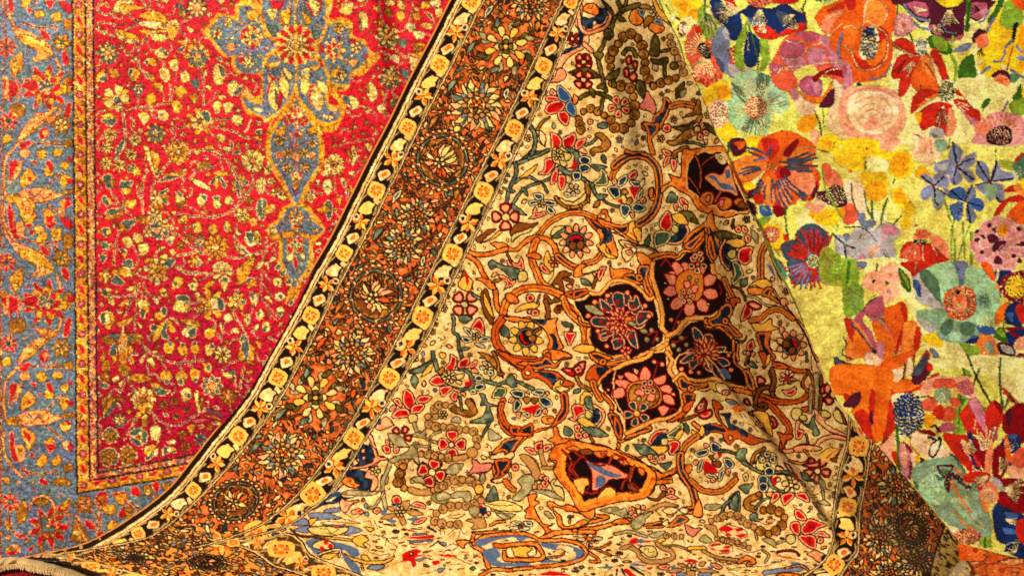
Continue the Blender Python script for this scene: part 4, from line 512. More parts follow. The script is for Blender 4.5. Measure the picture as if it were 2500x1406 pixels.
IV_FIELD3 = '''
@ 1800 860 4.395
d O 66 6 200 440 330 500 440 530 560 530 700 500 770 420; d O 66 6 250 520 350 560 450 660 540 770 560 850 500 940 480 1040; p O 430 850 500 880 590 880 590 920 520 950 490 1040 470 950
s N 44 190 580 210 480 250 400 330 380 380 420 380 460; s N 34 200 590 280 620 310 560 240 560; s N 50 370 180 400 300 370 400; s A 40 390 110 520 150 640 200 760 200; p A 380 120 460 110 560 170 460 180 390 160
p m 210 290 240 250 300 290 290 340 220 340; f r 7 540 280 90 .2; p r 480 400 540 410 630 370 620 440 560 470 500 440; p C 410 420 440 360 560 330 660 300 690 370 740 420 640 500 480 500 420 470; p r 480 400 540 410 630 370 620 440 560 470 500 440; s n 20 560 340 600 310
p m 330 700 380 680 430 740 430 800 370 820 380 760; p y 160 640 300 640 350 720 380 900 320 860 260 760; o r 30 250 780; p m 70 500 120 500 150 570 90 560
s O 26 760 200 810 300 820 440 820 560 840 620; s O 24 740 250 700 340 760 420; s # 8 790 0 800 160 820 260; s # 8 830 0 860 150 920 250; s t 70 850 250 870 420 860 600; s N 36 900 260 900 440 890 610; s t 40 790 360 790 500 780 640; s g 24 740 0 750 100
p C 580 650 610 600 680 610 690 670 650 730 600 710; p C 670 690 720 670 750 710 730 740 680 720; p g 680 740 760 770 800 700 840 670 830 740 880 850 870 890 820 890 810 830 740 790; p O 690 600 760 580 760 640 710 640; p r 630 750 680 740 660 820 720 840 680 920 630 920; s n 18 740 880 760 980
p k 820 600 870 640 920 690 1000 700 940 740 1010 800 1180 880 1170 900 1020 860 920 800 850 720; s k 44 500 1060 600 1050 700 1000 830 1010 900 940 1010 900 1170 930; p k 600 1020 720 990 900 1020 880 1050 740 1060 640 1070
f m 4 1010 430 130 .4; p m 930 370 980 330 1020 380 980 450 930 430; p m 930 490 1010 480 1040 530 970 570; o C 40 1040 450; p C 900 640 940 620 1000 660 990 700 910 690; l N 1060 590 1180 780 90 .3; p C 1030 650 1090 620 1140 760 1060 720
s o 26 560 1160 700 1190 780 1130 720 1050; f m 5 860 1260 150 .3; p m 700 1210 760 1180 880 1170 880 1230 780 1240; p c 830 1250 890 1250 890 1300 840 1300
p Y 880 1100 950 1040 1000 1010 1120 1040 1080 1110 1070 1170 990 1190 900 1150; p R 950 1130 1020 1070 1080 1040 1020 1080 980 1130; p N 1000 1150 1060 1110 1110 1040 1080 1120 1060 1180; s # 8 870 1110 920 1060 1000 1020 1120 1040; l g 680 1290 820 1380 60 .2; s g 30 890 1350 930 1406
p r 500 1180 540 1200 590 1260 600 1310 550 1260; p R 600 1270 640 1310 660 1360 620 1330; p c 420 1210 490 1230 480 1270 430 1250
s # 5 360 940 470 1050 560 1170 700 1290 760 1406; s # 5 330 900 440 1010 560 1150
o b 52 340 1290; o b 44 270 1370; s g 30 390 1280 520 1290 580 1330; p R 370 1340 450 1300 440 1380 360 1400; f C 5 540 1360 70 0
@ 1750 1086 4.395
s g 34 610 290 700 280 800 310 840 380; s g 36 560 330 570 410 640 470 720 490; o b 56 565 285 495 370 500 450; p c 600 320 700 320 830 350 820 470 700 480 620 440; p R 590 370 640 330 680 340 650 370 640 430 600 420; o C 26 660 370; f C 6 800 430 90 .3; p C 700 400 760 380 770 430 710 440; p C 740 340 800 340 790 380
p r 740 200 780 220 820 300 780 280; p R 840 320 880 350 870 380 840 360; p r 880 370 920 390 960 450 920 430; p k 640 230 700 240 720 270 640 270; p k 530 510 600 500 600 550 550 550
p r 590 560 620 510 680 510 660 580 570 630; p r 690 560 710 520 810 510 830 560 780 600 720 650; p r 840 520 950 510 1000 620 900 580 860 560
l g 910 290 1010 370 70 .3; s t 26 1120 370 1130 460 1150 570 1140 610; p t 1090 370 1150 380 1180 460 1220 480 1130 460; p t 1140 590 1180 600 1220 650 1070 620; s # 7 960 380 1060 380 1080 420 1000 460; s # 7 960 480 1040 540 1140 490; s # 7 1000 560 1080 560; s # 7 1000 420 1050 460 1020 500
s t 20 1040 620 1100 700 1150 780; l t 1080 740 1190 810 50
p r 830 700 900 700 970 790 910 810 850 780; p r 790 850 820 820 890 830 900 930 860 970 800 910; p r 910 880 990 790 1100 820 1180 860 1100 890 1020 950 920 950; p r 1050 970 1130 920 1220 990 1120 980; p r 870 980 950 960 1060 980 1060 1110 960 1080; o r 34 1115 1020; o C 52 795 1005; s t 24 650 1050 740 1020; p t 490 1010 600 1000 640 1100 560 1060
s n 70 460 540 340 590 330 650 400 690; u n 100 500 700 600 690 710 740 720 820 660 900 560 950 470 920; u T 90 200 770 280 810 340 850 400 880; o T 40 40 780 100 760; p g 370 740 430 730 450 790 500 790 440 820 360 800; p k 540 800 620 790 600 830 540 830; s # 8 450 820 520 850 600 840; l n 440 500 470 560 60
l g 140 680 240 490 90 -.3; p g 140 590 240 500 250 700 160 680; s g 34 50 740 90 640 160 580; p g 240 440 390 410 350 480 330 520 280 490; s g 26 410 680 480 600 560 560
p R 30 900 100 860 170 900 140 930 60 920; p R 200 890 270 890 270 920 210 920; p R 100 930 160 970 120 970; p R 210 960 320 950 260 990; s # 7 30 900 100 850 200 870 290 900 330 960 260 1000 120 980 30 900; u T 70 0 1000 80 1020 180 1040 280 1070 340 1100; u T 70 0 1220 100 1230 200 1240; s o 50 240 1250 330 1210 400 1250 340 1280
p R 0 1050 40 1070 0 1080; p R 80 1090 150 1080 120 1110; p R 20 1130 110 1120 140 1140 60 1150; s m 20 650 1150 740 1130 840 1140 880 1180; s # 5 620 1160 700 1190 900 1230; s R 8 640 1190 760 1210 880 1220; s t 22 410 940 430 1010; s t 24 500 1130 560 1180 520 1250; s # 6 220 1110 360 1150 500 1110
p I 790 1260 880 1260 990 1300 860 1310; s L 46 510 1370 700 1340 900 1330; p o 640 1406 700 1370 860 1380 900 1406; s k 20 740 1320 900 1290 980 1340; p k 970 1170 1040 1130 1110 1150 1170 1180 1140 1240 1080 1250 1030 1200; p i 1120 1200 1160 1170 1170 1240 1130 1250; s # 7 0 1290 100 1280 300 1270 420 1290; s # 6 130 1340 260 1310 500 1300 700 1240; p R 0 1290 50 1300 30 1330 0 1330
@ 1400 1086 4.395
o r 32 965 460; o r 40 1045 500; p r 990 550 1060 530 1130 570 1040 580; p N 800 560 900 570 960 500 1000 500 960 570 860 600; p o 760 560 860 500 880 380 1050 370 1040 340 940 360 1110 290 1110 240 960 300 860 270 800 350 740 500
p T 700 770 780 700 900 630 1020 610 1130 660 960 660 880 700 800 720 760 790; o r 32 630 690 660 765; o r 26 690 660 750 670 620 730; o C 28 700 710; p t 620 880 640 800 740 740 860 720 800 770 740 860 690 900; p t 280 700 450 660 500 690 560 680 580 780 440 740; p r 1000 750 1040 720 1080 740 1050 770; s # 8 880 700 940 760; l c 960 700 1140 690 80 .2
s B 80 1150 100 1160 280 1260 440 1300 560 1310 680 1200 700; s B 60 1260 380 1400 490 1600 490 1740 370; p c 1140 700 1190 670 1240 700 1200 740; p o 1290 690 1340 580 1380 650 1380 770 1280 750; p B 1060 820 1130 750 1200 760 1240 800 1180 840 1060 880 1000 870; s o 26 760 860 880 840 950 830; s o 24 790 880 960 870; p c 950 840 1020 800 1020 880
p g 1680 600 1758 520 1758 690 1690 680; s g 30 1590 730 1620 640 1690 590; p t 1410 640 1500 630 1600 650 1500 700 1420 690; u T 80 1480 810 1560 780 1640 750 1758 750; p T 1400 860 1480 850 1540 880 1540 990 1480 920; p K 1200 850 1290 890 1380 890 1350 920 1290 980 1220 940; p R 1570 890 1620 860 1710 900 1640 930; p R 1640 940 1700 970 1650 970; p R 1740 900 1758 900 1758 940; p t 1350 1020 1410 960 1490 1030 1420 1050
u T 66 1160 980 1080 970 1000 970; u T 60 1600 1010 1700 1040 1758 1040; s # 6 420 980 460 930 640 910 820 960 840 1000; p t 820 950 980 920 930 980 840 990; s t 30 450 950 600 930 780 980; p R 590 1040 650 990 700 1010 690 1050 620 1060; p I 680 1030 730 1000 760 1040 720 1050; p R 760 1020 850 1030 770 1040; p y 860 1030 940 1000 990 1010 940 1050 880 1050; s T 50 600 1090 680 1130 720 1200 820 1250 980 1240 1070 1200 1050 1140 960 1100 900 1060; l T 490 1110 640 1070 50; p C 710 1100 800 1080 880 1100 900 1180 820 1200 740 1150; s # 6 760 1120 800 1110 810 1150 870 1140 840 1190; s t 20 1000 1080 1110 1080 1200 1110 1260 1140; s # 6 1050 1080 1080 1020 1170 1010 1200 1060; s y 34 1240 1110 1390 1100 1420 1150; s T 30 1390 1130 1500 1190 1640 1220 1758 1230; p R 1470 1070 1540 1050 1580 1070 1500 1090; p R 1600 1090 1690 1080 1640 1110; p R 1460 1110 1510 1110 1500 1130; p R 1560 1130 1680 1120 1640 1150; s # 6 1440 1100 1500 1040 1620 1040 1710 1090 1680 1150 1560 1160
f j 5 170 1000 110 .3; p b 30 1010 120 990 110 1030; p b 240 980 310 990 300 1020 240 1010; p b 140 970 200 960 210 990; p b 160 1030 220 1030 210 1050
s o 34 0 700 60 720 160 720 250 760 370 770 300 800 160 830 60 860 0 880; s o 44 0 930 120 900 250 890 400 850 520 820 600 800; s # 7 90 850 180 880 270 850; p o 420 840 460 800 560 790 600 840
s o 22 180 1100 300 1100 400 1040; s o 20 250 1120 330 1150 400 1180; s o 26 100 1080 170 1150 240 1200 280 1250 180 1240; p I 0 1100 90 1120 130 1170 60 1210 0 1230; s # 7 320 1200 440 1180 540 1220 600 1150
p w 470 1270 560 1270 610 1310 540 1330 480 1310; t I 30 10 400 1310 260 1310; t i 26 14 470 1340 460 1406; t i 30 14 520 1330 560 1400; t R 40 56 560 1340 640 1406; t i 30 16 620 1310 760 1390; t I 28 12 640 1280 780 1290; s # 6 440 1300 360 1350 330 1406; s # 6 600 1300 720 1330 840 1380; s # 6 610 1280 700 1250 840 1280; l R 780 1330 860 1310 30; 
p r 900 1310 970 1280 1040 1290 990 1340; p I 1040 1300 1100 1290 1080 1330; l T 1120 1270 1220 1300 40; p R 1180 1240 1260 1220 1340 1250 1260 1260; l T 1350 1290 1420 1250 50; f c 5 1270 1320 60 .3; p r 1470 1270 1540 1270 1600 1310 1550 1330; p I 1430 1300 1500 1300 1490 1340; l T 1310 1340 1560 1360 50; l T 1180 1330 1000 1360 50; p T 1220 1350 1300 1350 1300 1406 1230 1406; p L 1110 1370 1200 1370 1190 1406 1120 1406; p L 1350 1370 1470 1370 1470 1406 1350 1406; p R 1050 1380 1090 1400 1050 1406; s # 6 1660 1330 1758 1350; s # 6 1670 1360 1758 1400
@ 1050 1086 4.395
s T 60 240 150 320 140 390 120; o T 58 450 80; u T 84 40 120 120 130 200 150; f r 4 30 290 150 .3; o c 40 30 290; l t 170 300 360 200 110 .1; p K 390 320 460 240 450 160 500 160 540 200 660 190 640 270 560 290 480 300; l t 560 420 570 290 60
u T 100 110 430 220 380 330 370 440 390 520 440 530 500 520 580; o y 50 525 470; p g 600 600 640 500 690 440 730 550 700 610; u T 96 550 590 460 640 360 650 260 650 150 680 60 740 60 820 180 850 300 850; p T 380 810 480 780 580 790 600 880 500 900 440 890 480 840; p t 10 560 110 500 200 560 170 620 60 620; p t 210 540 290 500 420 500 440 590 380 610 340 560 250 570
s # 7 180 760 280 750 380 740 300 780 200 780; p t 410 680 480 650 540 690 500 760 450 760; o R 26 545 665; o i 44 570 705; o r 22 630 735 675 690 540 750 600 760; p C 580 630 680 600 780 590 900 620 980 660 980 700 860 710 720 700 620 660; p t 690 700 800 730 920 740 840 790 760 780; s # 7 620 630 760 650 880 640; s # 7 700 720 840 760 860 800
p b 860 830 930 810 980 830 960 860; p b 1000 820 1080 820 1100 860 1040 870; p b 850 880 940 870 940 900 880 910; p b 960 890 1060 880 1060 910 980 920; f c 5 980 870 30
p T 960 110 1060 110 1130 180 1180 280 1170 360 1100 380 1090 300 1040 220; o r 38 915 240; p t 940 380 1040 310 1110 350 1120 400 1090 480 1040 540 960 600 880 570 960 490 980 440; s # 8 960 200 1060 240; p r 1170 360 1190 310 1230 320 1220 370; o r 38 1235 415; o r 28 1120 450 1180 450 1245 360; o C 24 1170 400; p C 1290 400 1360 360 1330 420 1420 460 1440 600 1340 500; p t 1090 490 1200 480 1300 490 1440 590 1340 570 1230 530
p o 1050 540 1150 530 1130 590 1180 610 1130 650 1130 700 1210 840 1310 860 1260 880 1320 940 1240 1010 1180 1000 1240 930 1160 830 1100 790 1020 790 1040 720 1010 700 1070 650; s o 50 1200 1000 1320 950 1480 930 1758 930; p o 1520 920 1560 890 1590 930
p o 1260 640 1290 600 1400 650 1480 640 1600 670 1758 640 1758 780 1680 780 1600 720 1480 710 1420 680 1340 660 1320 690 1400 760 1430 850 1500 870 1640 800 1700 830 1560 890 1390 880 1350 760; p t 1220 720 1260 710 1330 780 1270 780; s o 24 1500 800 1500 830
p A 700 160 860 150 840 240 790 300 840 290 800 330 740 370 670 380 720 290 700 220; p c 660 380 760 350 830 300 850 330 820 360 740 410; s B 60 810 390 850 440 900 480
s o 28 650 860 730 820 800 820; s o 28 460 940 560 940 700 930 860 930; s o 44 470 960 450 1070 560 1130 600 1230 640 1330; s o 40 470 1060 560 990 700 960 880 950 1060 960 1180 1020 1300 1020 1450 1020 1600 1060 1680 1150 1600 1230 1400 1280 1200 1300 1000 1310 860 1340 680 1330 540 1400; p o 280 1030 380 1020 450 1040 380 1060 360 1110
p I 470 1070 530 1010 700 980 900 970 1060 990 960 1030 900 990 700 1020 560 1080; p I 560 1140 700 1100 760 1180 720 1220 800 1260 950 1260 1040 1240 1200 1220 1380 1240 1480 1240 1640 1190 1650 1160 1560 1110 1400 1070 1340 1120 1240 1100 1180 1060 1240 1050 1400 1060 1560 1090 1670 1160 1600 1220 1440 1250 1240 1260 1060 1290 900 1300 740 1300 640 1270
s o 44 690 1070 800 1080 960 1060 1120 1060 1190 1130 1210 1210 1100 1230 950 1230 810 1220 800 1150; p c 830 1110 960 1080 1120 1090 1130 1180 1000 1200 840 1200; p y 880 1100 1000 1080 1100 1110 1040 1160 1060 1200 920 1190 900 1150; p w 1400 1070 1480 1120 1560 1150 1560 1200 1500 1210 1440 1150; s # 7 1330 1120 1420 1120 1500 1160; s o 20 1250 1210 1400 1190 1440 1150
p w 1060 1270 1160 1250 1200 1270 1120 1290; s o 34 900 1330 1060 1320 1100 1310; s # 7 730 1370 840 1400; p R 1170 1390 1300 1350 1420 1370 1500 1400; p R 90 1180 200 1170 300 1190 200 1200; p R 20 1250 90 1240 60 1290; p w 40 950 180 970 150 1000 60 990; t i 14 20 0 1090 90 1030; t L 24 14 110 1050 150 1080; s # 6 190 960 310 870; s # 6 160 960 140 880; s # 6 110 930 110 890 180 900; s # 6 210 980 270 930 250 990; s # 6 300 1000 330 900 360 950 400 920; s # 6 260 1190 340 1240 440 1280 360 1250; s # 6 160 1100 240 1060 300 1080 240 1130; s # 6 100 1140 160 1140 130 1180; s # 6 220 1280 330 1270; s # 6 420 1000 520 1010
@ 700 1086 4.395
p i 870 0 920 60 940 130 900 190 820 220 690 240 760 190 720 130 780 0; p r 740 150 780 150 770 180; p r 800 50 840 40 840 80 800 80; p r 810 130 850 120 840 160 810 155; p k 900 0 960 60 990 120 1080 140 1080 160 990 170 900 230 780 250 660 270 700 240 880 200 940 130
p i 640 290 740 260 840 280 870 310 830 340 920 370 890 480 780 490 740 440 660 400 560 480 480 540 540 470 620 400; p o 590 380 640 340 720 360 740 410 800 420 740 460 650 440 600 400; s # 7 650 400 690 380 680 410 730 430; p k 830 340 900 260 970 350 980 420 940 490 890 480 920 380
p t 590 520 700 480 800 490 900 500 1000 490 900 540 740 540; p i 420 560 560 500 620 560 740 550 600 600 520 630 380 650 280 700; p w 420 600 530 550 480 600; p k 570 610 600 570 640 600 780 590 700 640 640 720 590 700
s t 44 1110 190 1080 280 1040 360 1030 460 1040 560 1060 660; p t 1100 160 1200 110 1300 60 1330 0 1400 60 1420 210 1350 150 1240 150 1140 190; s t 24 1040 500 960 640 880 680
f C 5 950 280 55; u n 100 1250 230 1210 310 1190 400 1260 460; s T 70 1330 480 1440 510 1540 500; u T 90 1580 480 1680 440; u T 80 1440 100 1540 110 1620 120 1730 130; f r 4 1555 300 150 .3; o c 40 1560 295; l t 1340 360 1500 420 70 -.4; p t 1600 540 1700 500 1758 560 1640 600
o r 50 1180 590; p i 1120 630 1210 620 1200 650 1140 650; l T 1220 690 1320 590 90 .1; p r 1330 640 1400 610 1490 640 1480 680 1380 660; p i 1320 670 1420 690 1400 710 1340 700; l T 1280 710 1470 740 70; p r 1340 840 1450 780 1500 790 1420 850; p I 1290 790 1400 770 1380 820; p T 1200 760 1250 740 1280 840 1230 850; p I 1070 800 1170 800 1170 830 1110 830; p r 1040 850 1150 850 1160 870; l T 1180 750 1000 790 60 .1; f c 6 1215 715 60; l T 1160 700 1080 660 50; p r 920 700 980 670 1010 700 960 740; p I 1020 700 1080 680 1060 750 1010 740; o L 24 850 650 860 740; p k 690 710 760 680 800 690 830 730 720 740; p R 750 710 790 695 800 715
p L 400 700 460 680 570 670 560 710 440 730; p L 230 740 400 720 540 760 590 790 440 790 300 800; p L 50 820 180 780 240 850 60 860; p L 70 910 240 860 240 920 200 940; p L 640 870 740 880 810 920 700 950 620 960; p y 240 800 330 780 260 860; p L 380 850 560 860 640 850 560 880; p C 240 880 400 870 560 880 660 880 640 930 480 970 300 960 240 920; s # 6 360 900 440 900 480 940 560 900; p R 500 880 560 870 540 895; s # 7 430 800 560 790 740 820 780 840 600 830 440 820
p R 1290 990 1560 970 1570 990 1420 1010; s # 7 1230 1000 1290 970 1430 960 1580 970; s # 7 1290 1020 1420 1020 1580 1000; t L 20 14 1360 960 1500 950; t L 24 14 1330 1040 1560 1020; s # 6 1580 1010 1500 1060 1300 1060; p w 1580 980 1640 960 1700 980 1640 1010; t R 20 10 1300 910 1400 930; t i 30 16 1520 880 1600 930; t L 26 30 1660 1050 1700 1060; s # 6 1500 890 1560 850 1640 920; s # 6 1650 880 1650 960
p R 1240 1180 1330 1120 1450 1130 1400 1170 1480 1180 1380 1210 1390 1280 1350 1310 1310 1240 1140 1280 1240 1240; p L 1380 1230 1480 1200 1500 1210 1430 1240; p L 1460 1150 1560 1130 1500 1150; p R 1560 1290 1620 1240 1640 1270; p R 1640 1180 1758 1180 1700 1200; p L 1620 1330 1700 1320 1640 1370; s # 6 1440 1380 1560 1360 1600 1330; p C 1320 1150 1360 1160 1330 1190
p I 200 1030 360 1000 500 1030 620 1060 760 1110 780 1180 700 1200 640 1140 560 1120 430 1140 320 1170 250 1110; p C 270 1080 340 1030 440 1020 520 1080 440 1120 320 1110; o R 26 420 1040 470 1080 380 1110; p I 580 1110 640 1200 760 1280 800 1380 700 1340 620 1240; p y 620 1160 700 1200 860 1240 1060 1230 1160 1180 1100 1250 960 1280 780 1260 680 1220; s c 24 340 1180 440 1140 570 1120 560 1190; l y 360 1200 560 1160 60 .2; l y 800 1180 900 1240 60; s # 7 950 960 1060 990 1100 1040 1180 1090 1140 1170; s # 6 1060 1080 1080 1000 1200 1010; s # 6 820 1030 900 1080 880 1140 1000 1180; s # 6 1000 1180 1110 1170 1060 1220; p L 860 1320 920 1290 1060 1290 960 1340; s # 7 860 1340 920 1290 1060 1280 1090 1300 980 1340; s y 20 810 1290 820 1340; s # 6 960 1350 1050 1380; s # 6 420 940 560 960 760 980; s # 6 820 880 920 890 950 920; s # 6 940 810 980 900; s # 6 820 820 900 810 900 860; p y 840 880 940 890 900 930; s # 6 840 970 980 960 1040 1000
s y 22 180 980 420 990 640 1010 760 1030; p y 700 1020 800 960 880 1010 820 1060 860 1100 780 1080; s k 12 40 900 140 970 400 1000
s # 5 620 720 700 780 780 760 900 640 ; s # 5 620 670 650 640 750 640
'''

IV_CART = """
@ 0 0 1
p o 1352 1090 1366 1083 1380 1082 1392 1075 1420 1078 1450 1085 1485 1092 1530 1112 1570 1130 1596 1148 1604 1165 1596 1190 1580 1212 1545 1222 1510 1224 1460 1238 1424 1248 1408 1240 1396 1215 1385 1195 1364 1172 1352 1148 1360 1126 1340 1118
p Z 1370 1133 1374 1108 1392 1090 1430 1086 1462 1092 1500 1108 1546 1125 1580 1138 1592 1159 1584 1180 1573 1200 1536 1212 1511 1212 1455 1225 1423 1234 1408 1210 1394 1190 1373 1163
@ 1400 1086 4.395
p J -80 40 0 10 60 30 100 60 20 70; p N 60 60 160 40 210 90 120 110; p h 250 80 300 90 340 110 280 120; p J 220 70 360 70 330 130 260 130; p h 290 90 340 90 320 115
p h 130 150 200 190 310 190 430 220 520 280 600 330 540 360 400 370 330 430 240 490 200 470 200 340 190 270; p I 150 190 240 200 340 260 440 300 520 330 430 350 340 320 230 270; p I 250 340 320 330 350 370 320 430 240 460 240 400; s h 16 380 200 415 120
p J 480 150 560 160 590 210 520 210; p h 490 160 540 170 520 205; p J 700 240 760 260 750 330 700 300; s J 20 650 230 620 330 600 440 640 500; p N 580 400 650 430 700 500 600 470
s S 16 -60 230 20 200 100 110 180 50; s S 14 20 180 0 260 -40 340 30 380; p Y 20 370 140 360 160 420 130 440 100 520 60 490 20 430; s S 10 10 360 150 350 170 430 110 530 60 510 10 420; p Y 260 570 350 460 430 470 450 520 400 550 340 540; s S 10 250 580 330 450 440 460 460 540; s S 12 460 530 560 500 640 520 720 500; s S 14 -100 180 -20 240 -60 300
s h 10 220 200 280 220 340 210; s J 16 -120 60 -60 110 -20 180 -40 260 40 330; s J 14 0 60 60 110 120 130; s J 16 -20 250 20 300 60 350; s J 16 620 250 600 330 540 400 520 470; s J 12 600 420 660 420 700 470; s J 14 120 500 200 520 260 500; s J 12 440 100 500 120 560 150
"""

IV_E = [(1125,-40),(1100,0),(1057,85),(1000,193),(948,300),(900,391),(850,493),(807,580),(759,662),(707,762),(650,864),(596,962),(514,1065),(450,1147),(412,1192),(340,1249),(220,1321),(100,1352),(0,1370)]
IV_G1 = [(1205,-40),(1182,0),(1114,137),(1030,300),(973,418),(891,580),(839,675),(746,860),(677,985),(586,1106),(496,1206),(400,1290),(328,1321),(184,1345),(100,1357),(20,1364)]
IV_G2 = [(1395,-40),(1372,0),(1284,193),(1182,400),(1073,618),(991,785),(930,900),(850,1042),(798,1119),(750,1179),(700,1232),(640,1278),(560,1312),(480,1335)]
IV_G3 = [(1445,-40),(1421,0),(1341,199),(1247,400),(1200,496),(1168,560),(1100,699),(1050,808),(996,900),(957,967),(900,1060),(882,1086),(814,1195),(746,1252),(700,1284),(640,1302),(560,1318)]
IV_SIL = [(1590,-40),(1607,0),(1627,45),(1655,98),(1671,148),(1693,189),(1718,246),(1743,316),(1771,368),(1791,418),(1816,477),(1832,518),(1855,557),(1871,600),(1888,640),(1918,696),(1946,753),(1968,806),(1987,847),(2002,870),(2016,905),(2034,935),(2057,978),(2080,1008),(2114,1056),(2154,1098),(2198,1150),(2239,1198),(2278,1246),(2305,1278),(2335,1318),(2359,1357),(2370,1383),(2372,1406),(2374,1440),(2374,1500)]
IV_R1 = [(2076,1000),(2070,1080),(2062,1110),(2048,1165),(2040,1220),(2032,1279),(2037,1309),(2026,1345),(2010,1370),(1980,1394),(1962,1408),(1940,1440),(1900,1500)]
IV_R2 = [(2130,1060),(2125,1090),(2114,1177),(2100,1245),(2097,1300),(2094,1348),(2075,1372),(2053,1406),(2040,1440),(2010,1500)]
IV_R3 = [(2312,1276),(2305,1290),(2292,1325),(2280,1365),(2270,1406),(2264,1440),(2250,1500)]
def closed(*parts):
    out = []
    for i, p in enumerate(parts): out += list(map(tuple, catmull(p if i % 2 == 0 else p[::-1], False, 4)))
    return np.array(out)
def inside(poly, x, y):
    r = False; n = len(poly)
    for i in range(n):
        ax, ay = poly[i]; bx, by = poly[i - 1]
        if (ay > y) != (by > y) and x < (bx - ax) * (y - ay) / (by - ay) + ax: r = not r
    return r
def inside_np(poly, X, Y):
    r = np.zeros(np.broadcast(X, Y).shape, bool); q = np.roll(poly, 1, 0)
    for (ax, ay), (bx, by) in zip(poly, q):
        if ay != by: r ^= ((ay > Y) != (by > Y)) & (X < (bx - ax) * (Y - ay) / (by - ay) + ax)
    return r
def ell(x, y, a, b, ang=0, n=14):
    t = np.linspace(0, 2 * math.pi, n + 1)[:-1]; ca, sa = math.cos(ang), math.sin(ang)
    return np.stack([x + np.cos(t) * a * ca - np.sin(t) * b * sa, y + np.cos(t) * a * sa + np.sin(t) * b * ca], 1)
def med_brown(c, rs, x, y, r, sq=1, ang=0):
    S = c.sty; ca, sa = math.cos(ang), math.sin(ang)
    def P(rad, th): u, v = rad * math.cos(th), rad * sq * math.sin(th); return (x + u * ca - v * sa, y + u * sa + v * ca)
    c.poly(ell(x, y, r * 1.04, r * 1.04 * sq, ang, 22), S['og'])
    for k in range(30):
        th = k * 2 * math.pi / 30; q = P(r * 1.0, th); c.poly(ell(q[0], q[1], r * .075, r * .06), S['C' if k % 3 else 'k'])
    c.poly(ell(x, y, r * .9, r * .9 * sq, ang, 22), S['k2'])
    for k in range(9):
        th = k * 2 * math.pi / 9 + .3; a = [P(r * .84, th + t) for t in (0, .2, .4, .5)]; c.stroke(catmull(a, False, 3), [r * .05, r * .02], S['g'])
    c.poly(ell(x, y, r * .76, r * .76 * sq, ang, 20), S['n'])
    filler(c, rs, ell(x, y, r * .70, r * .70 * sq, ang, 20), r * .15, ['N', 'n', 'T', 'n', 'k', 'N', 'v'], sy=sq, n=500, size=1.3)
    for k in range(5): 
        q = P(r * .5, rs.uniform(0, 6.3)); c.poly(ell(q[0], q[1], r * .2, r * .16 * sq), S['nn'])
    cx, cy = P(r * .12, 2.5)
    for k in range(22):
        th = k * 2 * math.pi / 22 + rs.uniform(-.15, .15); L = r * rs.uniform(.42, .66); a = (cx + math.cos(th) * r * .16, cy + math.sin(th) * r * .16 * sq); b = P(L, th)
        c.leaf(a, b, r * rs.uniform(.13, .2), rs.choice([-.5, .5]), S[rs.choice(['C', 'k', 'O', 'c', 'k'])])
    c.flower((cx, cy), r * .2, 5, S['C'], .4, S['N'], .3, sq)
def med_cream(c, rs, x, y, r, sq=1, ang=0):
    S = c.sty; ca, sa = math.cos(ang), math.sin(ang)
    def P(rad, th): u, v = rad * math.cos(th), rad * sq * math.sin(th); return (x + u * ca - v * sa, y + u * sa + v * ca)
    for k in range(24):
        th = k * 2 * math.pi / 24 + rs.uniform(-.1, .1); c.leaf(P(r * .5, th), P(r * rs.uniform(.95, 1.18), th + rs.uniform(-.15, .15)), r * .26, rs.choice([-.5, .5]), S[['C', 'c', 'k', 'C', 'g'][k % 5]])
    for k in range(14):
        th = k * 2 * math.pi / 14 + .2; c.leaf(P(r * .42, th), P(r * .78, th), r * .17, 0, S[['g', 'C', 'L'][k % 3]])
    for k in range(12):
        q = P(r * .46, k * 2 * math.pi / 12); c.poly(ell(q[0], q[1], r * .11, r * .1 * sq), S['n' if k % 2 else 'T'])
    c.poly(ell(x, y, r * .36, r * .34 * sq, ang), S['C']); c.flower((x, y), r * .28, 5, S['O'], .5, S['y'], .3, sq); 
    c.leaf(P(r * .05, 1), P(r * .32, 1.6), r * .1, .3, S['g'])
def med_cross(c, rs, x, y, r, sq=1, ang=0):
    S = c.sty; ca, sa = math.cos(ang), math.sin(ang)
    def P(rad, th): u, v = rad * math.cos(th), rad * sq * math.sin(th); return (x + u * ca - v * sa, y + u * sa + v * ca)
    for k in range(8):
        th = k * math.pi / 4 + .3; a = [P(r * .1, th), P(r * .45, th + .25), P(r * .8, th - .1), P(r * .98, th + .3)]
        c.stroke(catmull(a, False, 4), [r * .05, r * .07, r * .03], S['v' if k % 2 else 't'])
        c.poly(catmull([P(r * .35, th + .1), P(r * .55, th + .45), P(r * .75, th + .3), P(r * .68, th + .05)], True, 3), S['C' if k % 3 else 'y'])
        q = P(r * .92, th); c.leaf(P(r * .75, th), P(r * 1.08, th + .2), r * .2, .4, S[['v', 't', 'g'][k % 3]])
    for k in range(4):
        th = k * math.pi / 2 + ang; c.poly(catmull([P(r * .12, th), P(r * .3, th + .5), P(r * .42, th), P(r * .3, th - .5)], True, 3), S['C'])
    c.flower((x, y), r * .25, 4, S['v'], 0, S['y'], .35, sq)
